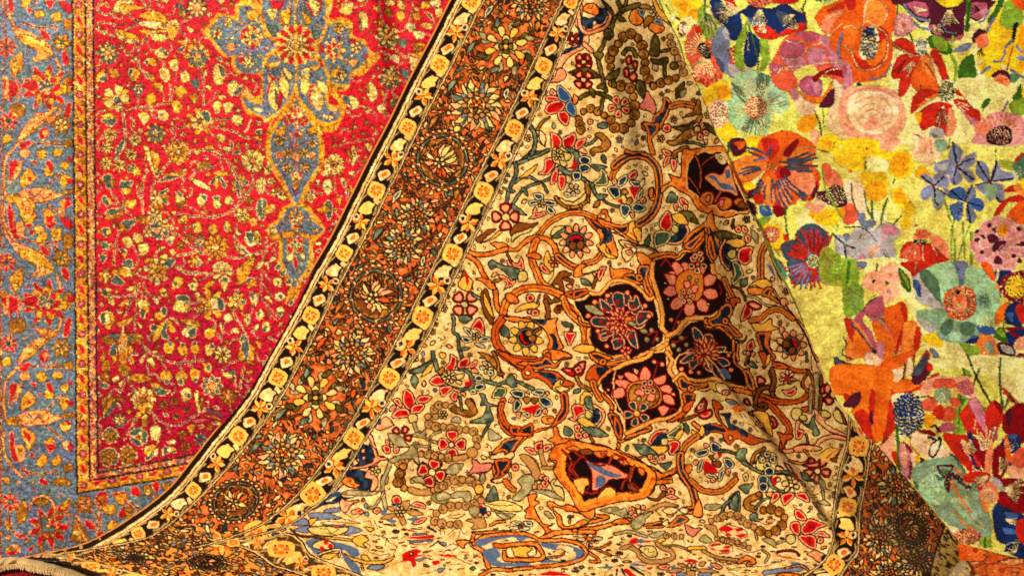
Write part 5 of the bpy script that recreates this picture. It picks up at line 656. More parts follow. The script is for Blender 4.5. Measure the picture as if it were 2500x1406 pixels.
def filler(c, rs, poly, r, stys, sx=1.0, sy=1.0, n=20000, ang=0, avoid=None, size=1.0):
    lo = poly.min(0); hi = poly.max(0); ca, sa = math.cos(ang), math.sin(ang)
    X = rs.uniform(lo[0], hi[0], n); Y = rs.uniform(lo[1], hi[1], n); ok = inside_np(poly, X, Y)
    if avoid is not None: ok &= ~avoid(X, Y)
    cell = {}
    for x, y in zip(X[ok], Y[ok]):
        u = ((x * ca + y * sa) / sx); v = ((-x * sa + y * ca) / sy); i, j = int(u // r), int(v // r)
        if any((u - a) ** 2 + (v - b) ** 2 < r * r for di in (-1, 0, 1) for dj in (-1, 0, 1) for a, b in cell.get((i + di, j + dj), ())): continue
        cell.setdefault((i, j), []).append((u, v))
        k = rs.rand(); th = rs.uniform(0, 6.28); R = r * size
        def W(p): p = np.asarray(p, float) * (sx, sy); return np.stack([x + p[:, 0] * ca - p[:, 1] * sa, y + p[:, 0] * sa + p[:, 1] * ca], 1)
        st = c.sty[stys[int(rs.rand() * len(stys))]]
        if k < .55:
            m = rs.randint(4, 7); a = np.sort(rs.uniform(0, 6.28, m)); rr = R * rs.uniform(.3, .62, m)
            c.poly(catmull(W(np.stack([np.cos(a) * rr, np.sin(a) * rr], 1)), True, 2), st)
        elif k < .85:
            d = np.array([math.cos(th), math.sin(th)]); e = np.array([-d[1], d[0]])
            c.poly(catmull(W([d * R * .7, e * R * .3, -d * R * .7 + e * R * .2, -e * R * .28]), True, 2), st)
        else:
            a = np.linspace(0, 4.6, 6) + th; rr = np.linspace(.15, .6, 6) * R
            c.stroke(W(np.stack([np.cos(a) * rr, np.sin(a) * rr], 1)), [1.6 * min(sx, sy) ** .5], st)
def rosette(c, x, y, r, a, sq=1.0, hot='x'):
    S = c.sty; ca, sa = math.cos(a), math.sin(a)
    def W(p): p = np.asarray(p, float) * (1, sq); return np.stack([x + p[:, 0] * ca - p[:, 1] * sa, y + p[:, 0] * sa + p[:, 1] * ca], 1)
    pts = []
    for k in range(16):
        th = k * math.pi / 8; rr = r * (1.12 if k % 4 == 2 else (1.0 if k % 2 else .96)); pts.append((math.cos(th) * rr, math.sin(th) * rr))
    c.poly(W(pts), S['Y'])
    for k in range(4):
        th = k * math.pi / 2; c.poly(ell(*W([(math.cos(th) * r * .38, math.sin(th) * r * .38)])[0], r * .24, r * .24 * sq, 0, 8), S[hot])
        th += math.pi / 4; c.poly(ell(*W([(math.cos(th) * r * .55, math.sin(th) * r * .55)])[0], r * .1, r * .1 * sq, 0, 6), S['D'])
    c.poly(ell(*W([(0, 0)])[0], r * .16, r * .16 * sq, 0, 8), S['Y'])
def guard(c, rs, A, B, s0=0, s1=None, period=170, phase=0, base='Dg', squash=None, thin=1.0, pairs=None):
    S = c.sty; f = c.band_of(A, B); s1 = s1 or f.L
    us = np.linspace(s0, s1, 120); P = np.array([f(u, .0) for u in us] + [f(u, 1.0) for u in us[::-1]])
    c.poly(P, S[base])
    for v, st in ((.0, 'D'), (.045, 'c1'), (.95, 'c1'), (1.0, 'D')):
        c.stroke([f(u, v) for u in us], [1.7 * thin if st == 'c1' else 1.5], S[st])
    def loc(u, v): p = f(u, v); q = f(u + 1, v); r = f(u, v + .1); w = math.hypot(*(f(u, 1.) - f(u, 0.))); return p, math.atan2(q[1] - p[1], q[0] - p[0]), w
    def shape(u0, pts, st, sc=1.0):
        pts = np.array(pts, float); c.poly(catmull(np.array([f(u0 + a * sc, .5 + b) for a, b in pts]), True, 3), S[st])
    def line(u0, pts, w, st): c.stroke(catmull(np.array([f(u0 + a, .5 + b) for a, b in pts]), False, 4), [w], S[st])
    k = 0; u = s0 + phase - period
    while u < s1 + period:
        q = period / 4.0; w = loc(min(max(u, 1), s1 - 2), .5)[2]; z = period / 170.
        # tan meander lines hugging the guards
        line(u, [(-q * .9, -.33), (-q * .5, -.38), (-q * .25, -.2)], 1.8 * thin, 't1'); line(u, [(q * .25, .2), (q * .5, .38), (q * .9, .33), (q * 1.5, .37)], 1.8 * thin, 't1')
        line(u, [(q * .3, -.3), (q * .7, -.4), (q * 1.3, -.4), (q * 1.7, -.3)], 1.8 * thin, 't1'); line(u, [(q * 2.3, .3), (q * 2.7, .4), (q * 3.4, .4)], 1.8 * thin, 't1'); line(u, [(q * 2.3, -.35), (q * 2.8, -.4), (q * 3.5, -.38)], 1.8 * thin, 't1')
        # broad pale leaf, small pale leaf
        shape(u, [(q * .7, -.1), (q * .95, -.28), (q * 1.35, -.3), (q * 1.5, -.05), (q * 1.42, .25), (q * 1.1, .18), (q * .85, .25), (q * .78, .05)], 'w' if k % 2 else 'Yw', 1)
        shape(u, [(q * .5, .1), (q * .62, .34), (q * .82, .33), (q * .78, .12)], 'w')
        line(u, [(q * .62, -.2), (q * .72, .1), (q * .95, .34)], 1.6 * thin, 'D')
        # starry flower
        p, a, w = loc(min(max(u + 2 * q, 1), s1 - 2), .5); r = w * .36
        if s0 - 20 < u + 2 * q < s1 + 20:
            r *= (squash or 1); c.flower(p, r * 1.1, 5, S['Y'], a + k, None, wide=.8, inner=.05, point=True, sq=1); c.flower(p, r * .95, 4, S['x'], a + .4 + k, None, wide=.55, inner=.2, point=True)
            p2 = f(u + 2 * q - 12 * z, .5 + (.28 if k % 2 else -.28)); c.poly(ell(p2[0], p2[1], r * .42, r * .4, a, 8), S['w']); c.poly(ell(p2[0], p2[1], r * .26, r * .24, a, 4), S['i'])
        # bud
        shape(u, [(q * 2.65, .02), (q * 2.9, -.26), (q * 3.1, -.2), (q * 3.4, -.02), (q * 3.1, .22), (q * 2.9, .24)], 'w'); shape(u, [(q * 2.78, .0), (q * 2.95, -.12), (q * 3.15, 0), (q * 2.95, .12)], 'x')
        line(u, [(q * 2.55, .28), (q * 2.9, .36), (q * 3.3, .25)], 2.0 * thin, 't1')
        if s0 - 20 < u < s1 + 20:
            p, a, w = loc(min(max(u, 1), s1 - 2), .5); rosette(c, p[0], p[1], w * .36, a if not squash else 0, squash or 1, hot='x')
        u += period; k += 1
EXTRA = '''
og 240e04 2.4 c8642c 0 c8642c
og2 240e04 0 c8642c 0 c8642c
k2 240e04 2.2 f0b078 0 f0b078
nn 261004 0 7a4216 0 7a4216
Dg 1e0e06 0 1e0e06 0 1e0e06
c1 240e04 0 ecc888 0 ecc888
t1 240e04 0 b89458 0 b89458
Yw 240e04 0 f2c868 0 f2c868
b1 1c0c04 2.4 28343c 0 28343c
Dg2 50301a 0 5a3818 0 5a3818
og3 e09440 0 e09440 0 e09440
'''
def offset(P, d):
    P = catmull(P, False, 2); T = np.gradient(P, axis=0); T /= np.hypot(T[:, 0], T[:, 1])[:, None]
    return P + np.stack([T[:, 1], -T[:, 0]], 1) * d
def ivory_border(c):
    S = c.sty; rs = np.random.RandomState(7); c.style(EXTRA)
    # main band, left
    c.poly(closed(IV_G1, IV_G2), S['og2'])
    c.poly(np.array([(0,1366),(100,1352),(220,1330),(330,1300),(430,1270),(560,1300),(640,1278),(560,1318),(640,1310),(760,1365),(900,1420),(1000,1560),(0,1560)]), S['og3'])
    main = closed(IV_G1, IV_G2)
    meds = [(1235,115,70,'x'),(1295,8,45,'c'),(1163,258,62,'c'),(1080,392,72,'b'),(1018,528,44,'c'),(985,600,46,'c'),(918,722,74,'b'),(860,862,52,'c'),(770,970,72,'x'),(690,1110,56,'c'),(575,1222,64,'b')]
    def av(X, Y):
        r = np.zeros(X.shape, bool)
        for x, y, q, _ in meds: r |= (X - x) ** 2 + (Y - y) ** 2 < (q * 1.02) ** 2
        return r
    filler(c, rs, main[main[:, 1] < 1480], 10.5, ['C', 'n', 'k', 'g', 'N', 'C', 'b1', 'n', 'T', 'C', 'T', 'c', 'v', 't'], avoid=av, n=42000, size=1.28)
    filler(c, rs, main[main[:, 1] < 1480], 24, ['C', 'k', 'g', 'c', 'n', 'b1'], avoid=av, n=3000, size=.75)
    # stems and corner leaves between the rosettes
    f = c.band_of(IV_G1, IV_G2)
    for k in range(26):
        u = 30 + k * 48; side = .16 if k % 2 else .84
        if u > f.L - 160: break
        p = [f(u - 24, .5 + (side - .5) * .9), f(u, side), f(u + 20, .5 + (side - .5) * .8), f(u + 30, .5 + (side - .5) * .35)]
        c.stroke(catmull(p, False, 4), [2.2], S['N'])
        a = f(u - 20, side); b = f(u + 16, .5 + (side - .5) * 1.1); c.leaf(a, b, 13, .3, S[['g', 'b', 'n', 'g', 'O'][k % 5]])
    for x, y, r, t in meds:
        sq = .8 if y > 1180 else 1.0
        {'b': med_brown, 'c': med_cream, 'x': med_cross}[t](c, rs, x, y, r, sq, -.3 if sq < 1 else 0)
    # squashed lower left corner
    low = np.array([(30,1368),(120,1350),(230,1335),(330,1308),(420,1270),(520,1300),(600,1300),(640,1320),(700,1375),(790,1410),(900,1450),(900,1500),(200,1500),(200,1390)])
    filler(c, rs, low, 11, ['C', 'C', 'k', 'L', 'c', 'c', 'L', 'n', 'T', 'C', 'O', 'c', 'y', 't'], sx=1.7, sy=.6, n=16000, ang=.12, size=1.25)
    med_brown(c, rs, 505, 1372, 46, .38, .1); med_cream(c, rs, 330, 1362, 44, .3, .05); 
    # guards, left
    E2 = offset(IV_E, 20)
    for d, w, st in ((7.5, 8.5, 'Dg'), (18, 4, 'c1'), (22.5, 1.2, 'D')): c.stroke(offset(IV_E, d), [w], S[st])
    guard(c, rs, offset(IV_E, 22), IV_G1, 0, None, 172, 45)
    guard(c, rs, IV_G2, IV_G3, 0, None, 170, 52)
    for cur in (IV_G1, IV_G2, IV_G3):
        c.stroke(catmull(cur, False, 4), [3.4], S['D']); c.stroke(catmull(cur, False, 4), [1.3], S['c1'])
    # end border, lower left
    guard(c, rs, [(560,1318),(640,1316),(700,1300),(736,1318),(752,1345),(780,1364),(846,1389),(900,1412),(960,1450)], [(520,1326),(604,1342),(664,1381),(700,1392),(745,1408),(800,1440),(840,1480)], 0, None, 120, 30, base='Dg2', squash=.6)
    guard(c, rs, [(60,1356),(110,1350),(190,1362),(280,1385),(380,1412),(430,1440)], [(50,1361),(100,1366),(150,1370),(200,1392),(250,1412),(300,1450)], 0, None, 110, 60, base='Dg2', squash=.5)
    c.stroke(catmull([(50,1359),(96,1364),(144,1367),(192,1385),(240,1404),(300,1440)], False, 4), [4], S['Dg'])
    # right border
    main = closed(IV_R2, IV_R3); sil = np.array(IV_SIL)
    P = np.array(list(map(tuple, catmull(IV_R2, False, 3))) + [(2250, 1500)] + IV_R3[::-1] + [tuple(p) for p in IV_SIL[29:22:-1]])
    c.poly(P, S['og2'])
    filler(c, rs, P, 12, ['C', 'C', 'k', 'g', 'T', 'C', 'b1', 'n', 'T', 'C', 'c', 't'], n=16000, size=1.25)
    med_cream(c, rs, 2190, 1185, 44, 1.2, .7); med_cream(c, rs, 2150, 1312, 40, 1.25, .2); med_brown(c, rs, 2225, 1290, 46, .8, .8); med_cream(c, rs, 2175, 1400, 48, .7, 0); med_cream(c, rs, 2240, 1370, 36, 1, .4)
    guard(c, rs, IV_R2, IV_R1, 0, None, 150, 60)
    for cur in (IV_R1, IV_R2, IV_R3):
        c.stroke(catmull(cur, False, 4), [3.6], S['D']); c.stroke(catmull(cur, False, 4), [1.4], S['c1'])
    P = np.array(list(map(tuple, catmull(IV_R3, False, 3))) + [(2380, 1500)] + [tuple((x + 6, y)) for x, y in IV_SIL[:28:-1]])
    c.poly(P, S['C'])
    filler(c, rs, P, 10, ['D', 'C', 'D', 'T', 'D', 'I', 'C'], sx=2.2, sy=.55, n=4000, ang=.75, size=1.0)
    for k in range(0):
        y = 1296 + k * 7; x0 = np.interp(y, [1276, 1325, 1365, 1406, 1500], [2312, 2292, 2280, 2270, 2250]) + 12; x1 = np.interp(y, [1278, 1318, 1357, 1383, 1500], [2305, 2335, 2359, 2370, 2374])
        if x1 - x0 > 8: c.stroke(catmull([(x0, y - 4), ((x0 + x1) / 2, y - 2 + rs.uniform(-3, 3)), (x1 + 4, y + 12)], False, 3), [2.6, 1.4], S['w']); 
        if k % 4 == 2: c.stroke([(x0 + 10, y), (x0 + 40, y + 5)], [3], S['I'])
def gap_fill(c, rs, poly, base, R, styles, tries=9000, tol=.05):
    """small buds and tendrils where the ground is still empty"""
    lo = poly.min(0); hi = poly.max(0); b = hx(base)
    m = (np.abs(c.rgb - b).max(2) > tol).astype(np.float32)
    I = np.zeros((c.h + 1, c.w + 1)); I[1:, 1:] = m.cumsum(0).cumsum(1)
    X = rs.uniform(lo[0], hi[0], tries); Y = rs.uniform(lo[1], hi[1], tries); ok = inside_np(poly, X, Y); done = []
    for x, y in zip(X[ok], Y[ok]):
        sq = R[1] if y > 1240 else 1.0
        hx_, hy_ = R[0] * (1.5 if sq < 1 else 1), R[0] * sq
        i0 = int((x - hx_ - c.x0) / c.st); i1 = int((x + hx_ - c.x0) / c.st); j0 = int((y - hy_ - c.y0) / c.st); j1 = int((y + hy_ - c.y0) / c.st)
        if i0 < 0 or j0 < 0 or i1 >= c.w or j1 >= c.h: continue
        if I[j1, i1] - I[j0, i1] - I[j1, i0] + I[j0, i0] > 0: continue
        if any(abs(x - a) < 2 * hx_ and abs(y - d) < 2 * hy_ for a, d in done): continue
        done.append((x, y)); th = rs.uniform(0, 6.28); k = rs.rand(); st = c.sty[styles[int(rs.rand() * len(styles))]]
        q = R[0] * .95; d = np.array([math.cos(th), math.sin(th)]); e = np.array([-d[1], d[0]]); sc = np.array([1.4 if sq < 1 else 1, sq]); o = np.array([x, y])
        if k < .4: c.poly(catmull([o + v * sc for v in (d * q, d * q * .2 + e * q * .55, -d * q * .8, d * q * .1 - e * q * .5)], True, 3), st)
        elif k < .75:
            a = np.linspace(0, 3.6, 7) + th; rr = np.linspace(.2, .95, 7) * q; c.stroke(np.stack([x + np.cos(a) * rr * sc[0], y + np.sin(a) * rr * sc[1]], 1), [1.0], c.sty['D'])
        else: c.flower(o, q, 5, st, th, c.sty['y'], .3, sq)
RD_STYLES = '''
c 6a3a14 1.6 f2cc74 0 f2cc74
C 6a3a14 1.5 f4d890 0 f4d890
y 6a3810 1.8 e8a42c 0 e8a42c
Y 000000 0 e8a42c 0 e8a42c
n 5a3010 1.8 a8701c 0 a8701c
N 5a3010 1.8 d08c28 0 d08c28
g f0cc84 2.0 485854 0 485854
G 3a3028 1.4 5c6c64 0 5c6c64
b 5a4030 1.2 708494 0 647c90
B 000000 0 64788c 0 64788c
r 6a1010 1.2 c81428 0 c81428
R f0a060 1.6 c01420 0 c01420
k 8a3018 1.5 f2a45c 0 f2a45c
# 000000 0 443a2c 0 443a2c
D 2a1408 0 2a1408 0 2a1408
w 000000 0 f0d090 0 f0d090
p c04040 1.4 e87050 0 e87050
m 5a2030 1.4 70486c 0 70486c
z c42c30 2.4 d8503c 0 e8a050
q b87c20 0 d89020 0 d89020
f 000000 0 a83448 0 a83448
v 000000 0 c85c4c 0 c85c4c
'''
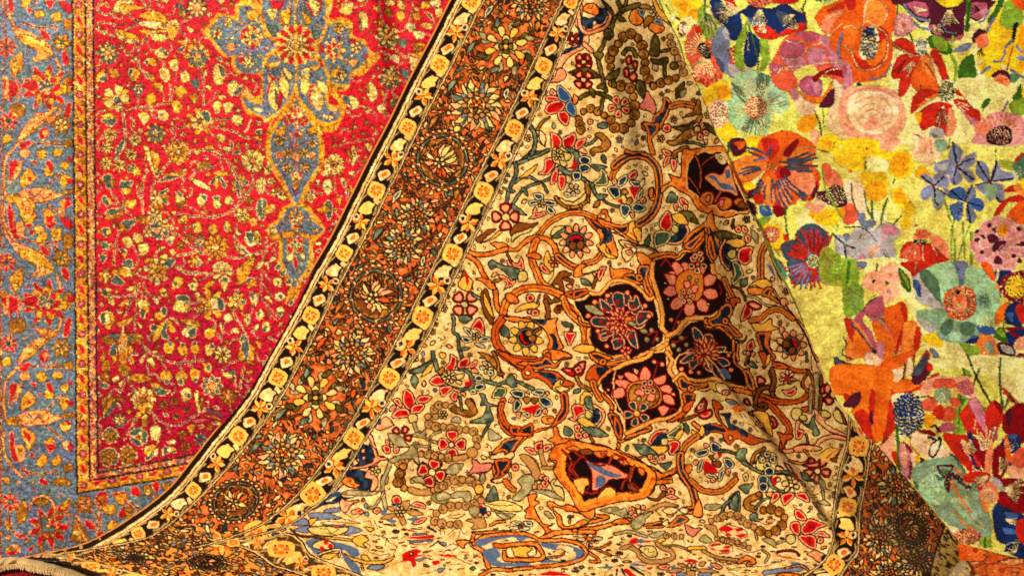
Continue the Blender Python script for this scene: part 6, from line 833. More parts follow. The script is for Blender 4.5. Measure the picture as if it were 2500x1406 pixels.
# flowers of the red field.  F = eight-petal rosette, B = bud
RED = '''
@ 200 0 2.3273
d w 13.42 5.2 110 10 90 40 100 70 140 85 180 70; d w 13.42 5.2 150 40 130 20 110 30; d w 12.2 5.2 140 190 100 180 90 150 110 130 160 135 190 150; d w 10.98 5.2 100 180 130 195 140 170
p c 180 60 200 10 260 0 300 20 250 40 200 80; p y 220 30 290 30 360 50 290 60 230 90; p c 190 160 250 210 330 230 290 250 220 230 200 200; p y 200 170 240 180 300 200 330 220 250 220
d w 10.98 5.2 340 -10 360 40 380 60; d w 10.98 5.2 390 -10 380 50; d w 9.76 5.2 260 70 290 110 330 130 250 170
p y 330 90 400 60 480 100 500 140 440 130 360 110; p C 320 130 400 120 500 140 520 160 440 170 350 150; p y 330 170 420 175 500 180 440 190 360 200; p c 390 190 460 200 500 220 420 240; p c 480 130 540 110 540 150; p y 490 150 540 160 540 200 510 240 490 200; o n 14 465 145
d w 10.98 5.2 540 150 620 100; d w 10.98 5.2 540 150 580 200 620 250; p c 600 150 640 170 620 190 600 170; p c 440 0 500 0 480 20
g G 9 655 45 62 0 .2; g c 9 655 45 58 .2 .25; o k 22 655 45; p G 540 30 560 30 600 70 580 90; p n 550 60 580 60 590 100 550 90; p c 770 0 810 0 800 30 780 20
g c 8 145 305 72 0 .1; g G 6 150 310 60 .2 .4; g c 8 150 300 52 .4 .1; o k 16 148 300; p y 80 430 120 400 130 410 90 470; p g 100 460 135 420 140 460; p N 150 390 200 400 220 440 170 440; s G 5 138 380 138 470
d w 12.2 5.2 370 210 330 260 320 330 330 390 400 450; d w 9.76 5.2 370 210 380 270 420 300; p c 410 300 450 270 490 290 480 330 440 330; p g 460 290 495 300 480 325; p c 270 350 310 320 310 350; p y 360 340 400 330 430 360 400 380; p g 350 350 375 345 370 370; p y 260 400 300 390 330 410 310 460 280 460; p g 265 400 290 395 275 440; p y 360 410 410 430 410 460 370 450; p g 350 410 380 430 370 450
f y 6 650 320 75 0; g c 9 660 320 70 .2 .2; g G 5 655 330 50 .2 .5; o k 18 660 315; p c 630 230 645 220 650 260; p y 540 240 600 230 590 270; p g 540 290 590 260 570 300; d w 12.2 5.2 665 380 690 450 690 600; d w 9.76 5.2 620 470 690 540; d w 9.76 5.2 690 600 750 560 770 520; p c 690 430 710 390 715 430
p c 745 390 780 360 815 400 800 470 770 490 750 460; p G 780 380 810 400 800 440; p c 830 470 880 460 890 500 850 550 830 520; p g 860 530 920 480 890 540; p c 770 550 800 540 820 555 790 565; p c 740 600 770 575 795 600 770 650; p c 805 600 830 580 860 590 850 630 820 650; p G 620 460 660 450 670 490 640 500; p n 610 550 650 530 660 570 630 590; p c 700 490 730 490 735 520
f y 7 195 560 80 .3; f c 5 195 560 76 0; o G 18 205 573; f G 6 320 505 38 0; f C 5 320 505 26 .3; d w 10.98 5.2 318 540 316 600; d w 12.2 5.2 250 625 330 610 420 600 500 580; d w 9.76 5.2 330 625 420 625; p c 440 400 480 390 505 430 480 470 450 450; p c 490 360 540 340 550 390 520 410; p c 560 420 600 400 610 460 570 470; p y 400 480 440 470 465 500 440 530; d w 8.54 3.9 530 400 530 500 500 580; d w 8.54 3.9 460 520 465 580; d w 8.54 3.9 500 480 500 570; p y 360 550 400 530 420 570 380 600; p y 530 510 570 490 600 530 550 560; p y 510 580 560 580 570 620 530 650; p c 430 630 480 630 495 670 450 690; p c 320 650 360 640 390 670 350 710
p y 105 660 160 645 200 660 150 680; p g 110 680 200 680 160 720; d w 13.42 6.5 205 610 240 670 245 819; d w 9.76 5.2 180 750 240 740; d w 9.76 5.2 240 740 290 770; p c 125 750 170 730 200 760 180 800 140 800; p c 270 780 310 760 335 800 300 830
f y 8 417 760 62 0; g G 8 417 760 50 .4 .4; o C 14 417 760; d w 10.98 5.2 480 740 610 720; f y 7 670 690 80 0; f c 6 670 690 56 .3; o n 14 670 690; p g 680 640 720 640 730 690 700 690; d w 10.98 5.2 740 680 850 675; p c 850 680 880 650 915 680 890 720; d w 13.42 6.5 740 720 850 745 950 790; p n 780 690 830 695 800 720; p c 770 780 790 760 820 790 790 810; s w 7 940 740 960 680 930 750; p g 980 750 1020 740 1010 770
@ 760 0 2.844
p c 190 80 240 30 280 20 290 60 260 110; p c 0 0 50 0 60 60 20 80; d w 10.98 5.2 300 50 360 40 390 10; p c 310 0 380 0 350 20; p c 330 100 370 90 400 150 370 210 340 210; p G 330 120 350 160 345 200; d w 12.2 5.2 465 0 480 100 510 180; p c 510 10 570 0 570 40 520 40; p n 510 60 550 60 570 110 530 120; p c 430 50 460 50 460 80; p y 460 160 490 150 490 200
f c 8 525 260 85 0; f G 6 530 265 70 .3; f c 7 525 262 60 .2; o k 20 522 262; p c 545 320 560 360 570 330; p G 600 290 650 270 660 320 620 330; d w 10.98 5.2 560 320 600 360 660 400; d w 10.98 5.2 600 470 650 420 680 380; p C 540 400 580 380 610 400 600 440; p y 700 300 790 310 760 340; p y 690 380 780 360 750 420; p c 680 400 740 420 700 500; p n 700 330 770 330 740 370
d w 10.98 5.2 700 0 700 80 680 150; p n 590 20 640 10 660 50 620 70; p y 760 20 820 10 820 60 770 60; p y 590 90 640 80 650 130 610 150; p N 700 100 740 90 760 130 720 150; p g 790 90 830 100 850 150; p C 830 10 890 0 890 50 840 50; p c 860 70 910 60 900 110 870 130; p c 660 170 720 170 720 210 680 220; p c 760 170 820 160 840 200 790 200; p C 710 220 770 220 780 260 730 270; d w 8.54 3.9 760 230 830 250; d w 8.54 3.9 850 150 870 200 
f c 8 545 545 82 .2; f G 5 545 550 70 .5; f c 7 545 545 54 .1; o k 20 550 545; p c 565 460 580 460 580 490; p G 620 490 670 490 680 550 640 540; p c 380 600 410 570 450 610 455 680 420 710 390 660; p G 390 590 400 640 395 650; p g 210 670 280 680 290 760 250 730; p C 260 665 320 690 330 740 290 760; p y 480 620 510 640 500 680; d w 10.98 5.2 535 620 510 700 510 819; p n 550 690 600 690 590 750 550 740; p G 560 720 600 700 590 750; p C 460 740 500 730 520 770 480 790; d w 9.76 5.2 340 740 420 760 450 819; p y 180 690 220 690 230 720 190 730; p c 370 770 420 760 400 790
@ 480 0 2.1333
p Y 20 160 70 130 70 110 120 70 190 80 210 20 290 -10 340 30 350 -20 690 -20 690 100 760 90 810 120 820 190 880 210 900 260 955 295 920 340 870 390 810 400 790 460 750 480 700 470 690 540 740 550 750 520 720 470 700 500 770 540 770 590 740 660 700 690 650 680 600 620 540 540 520 500 500 540 430 600 370 640 330 610 270 600 240 560 230 500 260 460 290 500 330 500 330 430 330 400 270 380 210 390 180 330 190 300 130 290 90 240 60 200
p B 70 170 110 110 140 90 210 110 230 40 290 40 330 100 350 190 390 210 420 240 350 300 340 370 280 380 220 370 200 320 220 290 170 290 130 260; p B 350 0 500 0 500 200 480 210 420 200 380 170 350 100; p B 530 0 660 0 670 120 640 200 600 230 530 200; p B 690 140 750 120 790 160 800 210 850 220 900 280 850 350 800 380 800 430 750 445 700 420 690 370 640 300 640 250
p B 350 380 380 290 440 310 510 330 505 470 440 560 370 610 290 580 250 540 240 510 300 540 340 540 350 440; p B 530 330 620 320 660 360 680 420 670 520 700 580 750 580 720 630 650 630 590 570 530 490
p R 230 160 300 140 340 200 300 250 240 220; f c 7 290 195 60 0; g c 8 290 200 44 .4 .2; o g 16 295 195; f c 5 165 120 24 0; f c 5 110 180 28 0; p r 100 170 120 170 115 190; p r 230 160 250 160 250 180; p k 160 230 200 230 190 270 160 260; p R 210 310 250 300 240 340; f c 6 270 330 34 0; p y 260 60 320 60 310 110 270 100; p c 300 100 330 110 320 130; p r 280 240 300 230 290 270
f c 8 715 265 66 0; g R 7 715 265 44 .2 .3; o g 16 725 265; p R 720 150 760 150 750 180; f y 5 740 150 30 .3; f c 5 830 250 32 0; p r 870 280 895 290 880 310; p r 800 200 830 210 810 230; f c 6 750 395 36 0; p r 730 380 750 380 740 400; p k 790 320 840 310 820 350; p y 700 380 740 360 720 410; p r 640 240 670 250 650 280
f c 12 515 235 115 0; g R 12 515 235 108 .26 .45; f c 12 515 235 76 0; o C 40 515 235; o G 28 515 235; o C 22 515 235; o n 9 515 235
p r 380 10 460 10 420 60; p c 360 60 420 50 400 110; p r 570 20 640 0 650 60 610 90; p c 580 0 640 20 620 90; p y 440 60 490 50 480 130 450 110; p y 550 60 600 110 570 130; p G 370 130 430 150 400 190; p G 600 150 640 180 620 210; p k 430 80 450 120 440 140; p r 360 340 400 320 380 360; p y 350 340 440 320 400 360; p y 580 350 650 340 620 370; p r 640 310 660 330 650 350
l c 410 580 400 420 70; s R 12 370 480 400 410 470 450 480 480; l r 430 560 440 440 24; l c 470 520 440 370 50; s G 8 410 470 420 540; l c 640 580 610 440 70; s R 12 590 540 590 450; p R 560 460 600 440 620 450 580 470; p R 630 430 650 440 640 460; l c 680 490 630 420 50; p c 370 400 400 390 380 440; l c 560 500 570 380 50; s r 8 380 390 400 420; p c 450 350 500 390 480 420; p c 540 370 590 360 580 420; p C 290 560 350 570 320 590; p c 650 600 720 610 680 625
s Y 12 515 60 518 330 516 480 480 540 400 620 370 700; s Y 12 516 480 560 560 620 620 650 700; s Y 9 350 100 370 180 440 230; s Y 9 680 120 650 200 590 230; s Y 9 430 250 360 320 345 370; s Y 9 610 250 660 330 690 420
p Y 470 530 510 500 550 540 610 630 650 700 665 760 660 860 640 900 600 960 560 1040 520 1110 480 1030 440 960 400 900 370 850 360 760 380 680 430 610; p B 500 560 520 520 560 600 610 660 635 740 635 850 600 910 560 980 520 1060 480 990 440 910 400 850 385 760 400 690 450 620
p C 470 600 510 550 560 580 560 610 520 620; f R 4 515 575 26 0; f R 4 475 625 30 .4; f R 4 555 630 30 .2; p c 500 640 530 630 530 670 510 670; s v 7 515 560 518 640 516 760 518 900; f y 6 430 740 26; f c 7 428 740 24; f c 7 605 750 26 0; f c 7 475 800 28 0; f c 7 562 800 28 0; o # 5 428 740 605 750 475 800 562 800; f R 6 430 805 22 0; f R 6 605 812 20 0; f R 5 520 760 14 0; p y 410 680 460 660 460 700 420 710; p y 570 680 620 660 620 700; p r 510 690 530 690 520 720; p k 530 690 550 700 540 730; p k 480 690 500 700 490 730; p r 490 740 500 760 495 780; p n 570 690 600 690 610 710; f k 5 515 830 12 0; 
@ 560 340 2.844
f c 8 400 200 38 0; f c 8 520 200 38 0; p R 375 180 400 170 400 200; p R 520 180 545 180 540 200; p C 430 270 460 220 500 260 460 310; p R 425 240 450 240 440 260; p R 480 240 505 235 500 270; o r 12 465 280; p y 445 290 480 280 470 330 450 330; p k 440 100 480 90 480 150 440 150; p g 420 190 450 200 430 220; s v 6 458 20 460 200; p m 440 350 480 350 460 400; p k 430 330 490 320 460 350
p Y 360 480 430 455 530 450 590 510 650 590 660 650 600 700 580 760 590 819 580 880 540 960 500 1020 460 1120 420 1020 380 950 340 880 340 780 340 700 290 700 260 640 280 590 330 560; p B 400 490 460 470 530 490 570 560 620 600 650 630 620 660 560 670 550 760 550 830 530 900 480 970 455 1040 430 990 390 900 370 840 370 720 360 660 310 665 275 630 320 600 370 550
f y 8 460 540 60 0; f C 6 462 545 44 .3; o g 12 462 545; p R 420 560 430 560 425 575; p R 490 560 510 560 500 575; p c 430 580 470 580 480 640 440 640; l R 455 590 470 620 30; p C 280 640 320 620 340 650 310 660; p C 570 640 610 620 620 650; o k 9 595 635; f c 10 455 735 66 0; f R 4 455 735 60 .75; f g 4 458 735 36 0; o C 12 458 735; p R 400 690 420 680 420 710; p R 500 690 520 690 510 710; p y 360 650 450 640 450 670 380 690; p y 470 650 560 660 530 690; l R 460 900 460 800 30; p C 400 800 440 790 440 840 400 840; p C 480 800 520 790 520 840; p C 390 780 400 770 410 800
f c 9 165 155 78 0; g c 9 165 155 84 .3 .3; o k 20 165 155; o D 9 165 155; f c 9 728 180 74 0; g c 9 728 180 80 .3 .3; o k 20 728 180; o D 9 728 180; p c 250 190 290 190 280 250 240 240; p G 250 200 280 200 275 230; p c 630 240 670 210 680 260; p C 190 280 240 265 255 320 230 380 190 360; o G 12 220 320; p C 650 300 700 280 715 330 690 390 655 360; o g 12 685 330; p C 600 285 630 290 620 330; f c 5 290 290 28 0; d w 9.76 5.2 240 320 300 320; d w 9.76 5.2 240 350 290 390; f c 5 330 370 44 0; p n 310 340 370 340 340 370; p c 330 400 400 390 380 430; p g 340 380 380 360 360 400; f c 5 560 400 44 0; p g 555 350 590 360 570 390; p n 530 380 580 400 550 440; d w 9.76 5.2 600 370 640 380; d w 9.76 5.2 600 320 650 330
p g 190 480 220 420 260 440 240 560 200 540; p N 240 470 300 450 320 490 290 520 250 510; d w 10.98 5.2 100 480 190 485; p g 660 440 700 430 720 490 700 560 670 520; p N 610 480 680 460 690 500 620 510; d w 9.76 5.2 720 485 800 490; f c 6 90 545 44 0; p g 120 570 190 560 190 600; p y 150 550 190 560 170 580; p C 100 690 130 640 200 640 220 690 190 730 130 740; p G 140 650 180 690 170 700; p C 30 650 60 640 80 650; 
p y 25 680 50 740 120 800 60 790 30 740; p g 60 700 90 740 130 780; d w 12.2 5.2 250 740 340 710; d w 10.98 5.2 120 800 220 780 270 740; d w 12.2 5.2 160 250 160 300 130 370 100 420 0 520; p g 70 280 110 290 140 320 100 320; p g 50 300 80 360 70 410 50 370; p y 20 310 50 290 50 340 20 370; p C 70 260 110 250 100 280; d w 9.76 5.2 0 200 50 270; p n 120 400 170 420 150 450 120 440; p N 0 400 30 400 20 450; d w 10.98 5.2 730 270 740 380 780 400; p g 780 290 810 300 800 340; p g 810 350 830 360 820 420; p y 830 320 860 340 850 380; p C 770 270 810 280 780 300; p C 820 230 870 220 850 250; p g 850 60 880 100 870 130; p C 860 120 910 110 880 150 850 190; p n 810 80 840 90 850 140; d w 9.76 5.2 880 150 960 150; d w 9.76 5.2 800 310 880 240 950 150; p c 940 40 980 30 990 80 960 80; p n 700 60 740 30 750 60; d w 10.98 5.2 770 40 850 20 960 5; p g 820 140 840 150 830 160; p y 740 420 780 410 770 460; p C 710 590 750 560 740 600; p C 590 720 640 710 620 740
@ 200 320 2.3273
d w 12.2 5.2 240 0 245 60 200 160; p g 200 90 240 50 230 110 190 160; g c 8 160 20 40 0 .1; g c 8 140 95 44 0 .1; g c 8 135 185 44 .2 .1; g c 8 212 195 44 0 .1; g c 8 280 135 40 .3 .1; g c 8 300 55 42 .3 .1; d w 8.54 3.9 170 150 200 170; d w 8.54 3.9 245 90 260 120
f g 5 285 215 30 0; p y 290 220 320 200 330 250 290 250; f g 8 548 120 70 0; f k 8 548 120 64 0; g y 8 548 120 68 .4 .3; o C 12 548 120; d w 12.2 5.2 500 175 440 240 400 330 390 430; p c 350 90 380 100 410 180 420 270 400 230; p N 390 110 440 140 440 210 420 240; p g 430 290 500 250 590 230 560 260 500 280; p n 440 250 530 230 600 215 550 260; d w 13.42 5.2 370 220 345 300 345 470; p g 120 260 160 250 185 300 150 330 130 300; p N 160 270 190 290 170 330; p g 220 280 250 290 290 280 270 330 240 360 220 330; p y 220 330 280 330 260 365; p g 110 380 140 370 165 400 140 430; p y 140 380 165 390 160 430; d w 12.2 5.2 165 340 210 410 300 500; d w 9.76 5.2 170 410 240 420; d w 9.76 5.2 235 370 240 430; p y 250 400 310 390 290 440 250 430; p g 130 470 170 440 230 450 190 470; p N 140 480 240 460 200 500 140 500; p n 310 490 400 490 400 520 340 530; p g 230 510 310 510 260 560 220 560; p N 210 520 260 560 220 570
f y 7 430 400 50 0; f c 6 430 380 44 0; p g 440 350 490 330 470 360; p g 440 380 490 400 480 420; p N 440 370 500 370 480 390; g c 9 440 540 66 0 .2; f c 7 410 480 44 0; f c 6 380 570 36 0; f g 3 440 560 50 0; o k 16 430 570; f c 5 460 540 30 0; d w 12.2 5.2 480 560 560 600 640 670 700 690; p C 460 620 520 590 530 610 500 630; p g 490 620 520 620 500 650; f n 5 610 600 26 0; f n 5 565 650 28 0; g G 8 670 630 40 0 .3; g C 8 670 630 28 .4 .1; d w 8.54 3.9 690 660 700 690; 
f y 9 765 660 74 0; g N 9 765 660 60 .3 .3; o k 20 760 660; p c 720 720 730 730 710 760; d w 12.2 5.2 800 710 900 720 1024 690; d w 12.2 5.2 540 710 640 690 720 700; p g 430 740 500 720 530 740 470 800; p c 440 710 490 700 470 730; p c 500 670 540 690 510 710; p c 450 660 470 660 460 690; f c 7 430 780 60 0; f y 6 640 740 40 0; p C 650 720 690 740 650 780; d w 12.2 5.2 530 770 600 800 740 810
d w 12.2 5.2 620 110 720 110 800 140 880 260 930 380; d w 9.76 5.2 740 130 790 160 800 230; p y 700 90 740 80 750 110; p c 630 110 670 120 650 140; p g 670 200 720 200 750 205 680 220; p n 650 190 710 170 730 190 660 220; p C 615 270 670 280 700 300 740 340 670 320; d w 8.54 3.9 660 230 700 220 760 200; p g 720 300 760 260 790 250 770 300; p g 790 260 820 300 810 330 790 290; p y 740 240 800 230 840 250 800 260; p y 760 270 780 280 760 340; p c 840 190 880 200 880 220; p y 850 290 880 280 870 330; p g 870 290 890 290 900 380 880 350; p C 820 290 840 290 830 280; f c 8 970 170 66 0; g c 8 970 170 70 .4 .3; o k 14 970 170; p c 1000 290 1024 280 1024 350 1000 330; p y 970 40 1000 30 1024 60; p y 890 250 930 260 920 290; p g 910 280 950 290 940 310; d w 10.98 5.2 970 240 970 320 930 370; p g 840 60 860 70 850 110; p g 850 130 890 110 900 130; p C 810 100 850 90 830 130; p N 870 80 900 70 890 110
d w 12.2 5.2 530 470 600 480 740 490 840 460 900 400 940 370; d w 9.76 5.2 590 420 640 450 700 470; d w 8.54 3.9 690 430 710 460; p c 530 370 570 360 590 400 550 420; p n 530 410 580 400 570 440; p g 530 345 570 355 560 380; p c 650 380 690 370 700 410 670 430; p g 670 360 710 370 700 400; p g 740 380 780 370 780 400; p c 750 390 790 400 780 440 750 430; p c 810 380 850 370 860 410 820 420; p N 550 490 600 480 590 530 550 520; p c 560 500 580 480 580 530; p y 630 530 670 520 680 570 640 580; p g 630 530 650 540 640 560; p y 720 540 760 530 770 580 730 590; p g 720 550 740 560 740 580; p y 810 520 840 520 850 570 820 580; p g 810 540 830 550 820 570; p c 510 460 540 460 530 480; p C 520 550 550 550 540 560; f y 6 910 480 44 0; f C 6 910 480 30 .3; p y 950 500 990 500 1000 530 960 540; d w 9.76 5.2 880 530 870 620 900 680; p y 860 640 900 700 940 720 890 700; p g 890 640 920 690 950 700; p C 870 570 900 580 890 600; p g 930 580 980 590 960 640; p C 930 610 960 640 1000 610 990 640 950 660; p N 970 570 1010 600 1000 630; d w 9.76 5.2 930 440 990 440; p g 1000 400 1024 390 1024 490 1000 470; p n 940 390 980 390 960 420
p g 110 560 150 550 160 590 130 600; p c 140 560 170 570 150 600; p g 110 630 140 630 160 660 120 670; p c 150 640 170 640 150 670; p g 100 710 140 710 120 750; d w 10.98 5.2 210 570 190 640 180 760; d w 8.54 3.9 190 640 120 700; d w 9.76 5.2 190 640 230 690 260 700; p c 230 620 260 600 290 630 260 670; p c 290 590 330 580 350 620 310 640; p c 320 650 370 640 380 680 340 710; p g 210 670 250 680 250 710; p y 230 690 260 700 240 720; d w 9.76 5.2 290 650 320 710 310 760 270 780; p g 230 740 280 730 290 770 250 780; p c 120 790 150 780 140 819; p y 170 790 230 780 290 800 200 819; p y 350 740 400 720 400 760; p C 350 770 400 780 360 800; p C 740 770 790 740 850 770 840 819 780 819; p y 900 770 960 720 980 710 950 819 890 819; p C 980 780 1010 740 1020 770
@ 200 650 2.3273
f c 6 430 50 60 .5; g y 6 430 30 50 0 .2; p g 420 50 440 90 430 90; p g 190 50 210 60 240 90 210 110 170 90; p y 170 20 240 10 290 50 250 60; p c 220 0 270 10 300 50; d w 12.2 5.2 330 100 290 160 180 170 120 160; d w 10.98 5.2 310 130 300 360; d w 10.98 5.2 350 90 370 150 440 180; d w 10.98 5.2 290 160 240 290; d w 9.76 5.2 365 130 365 220; p c 250 130 300 110 310 130 270 140; p y 210 220 250 190 270 210 230 230; p g 110 140 140 130 160 150 130 170; p y 110 170 150 170 160 190; p c 150 180 180 180 180 220 150 210; p y 130 120 170 130 150 150; p y 440 130 480 130 490 170 450 170; p g 445 150 475 140 470 170; p c 400 180 440 190 430 220; p c 320 200 360 190 390 210 370 240 330 240; p g 330 250 355 245 355 290 340 290; p y 340 230 380 230 370 270
p c 110 270 150 250 190 290 170 340 130 330; p g 100 280 130 260 130 330 105 310; p y 160 270 190 290 170 330; p y 200 320 260 300 290 280 270 330 210 345; p y 130 340 170 330 160 360; p c 310 310 340 340 330 355
p n 110 410 180 380 220 390 160 450; p G 150 390 200 385 220 400 170 410; p n 250 390 320 380 350 410 280 440; p G 240 400 290 395 280 420; p g 150 490 180 440 200 450 190 520 160 500; p y 170 500 200 520 180 560; p g 270 480 310 490 320 500 290 500; p g 260 490 290 550 270 540; p y 250 440 300 470 280 490; p y 270 500 300 540 290 560; p N 205 410 235 360 265 410 265 480 250 560 220 560 205 480; p c 212 410 235 370 258 420 250 470 235 490 215 460; p k 225 400 245 410 240 470 225 460; p n 210 560 260 560 275 600 240 620 205 600; s w 8 235 340 235 370
d w 12.2 5.2 330 430 400 500 440 520 540 550 690 530; d w 9.76 5.2 340 430 370 520 375 640; d w 9.76 5.2 400 500 470 510; d w 9.76 5.2 440 520 480 580; d w 9.76 5.2 540 550 570 590; d w 9.76 5.2 600 550 640 590; d w 8.54 3.9 580 540 590 510; d w 8.54 3.9 640 530 640 500; p c 330 530 360 490 360 520 340 560; p c 370 520 410 530 410 580 380 550; p c 390 490 430 480 420 500
'''
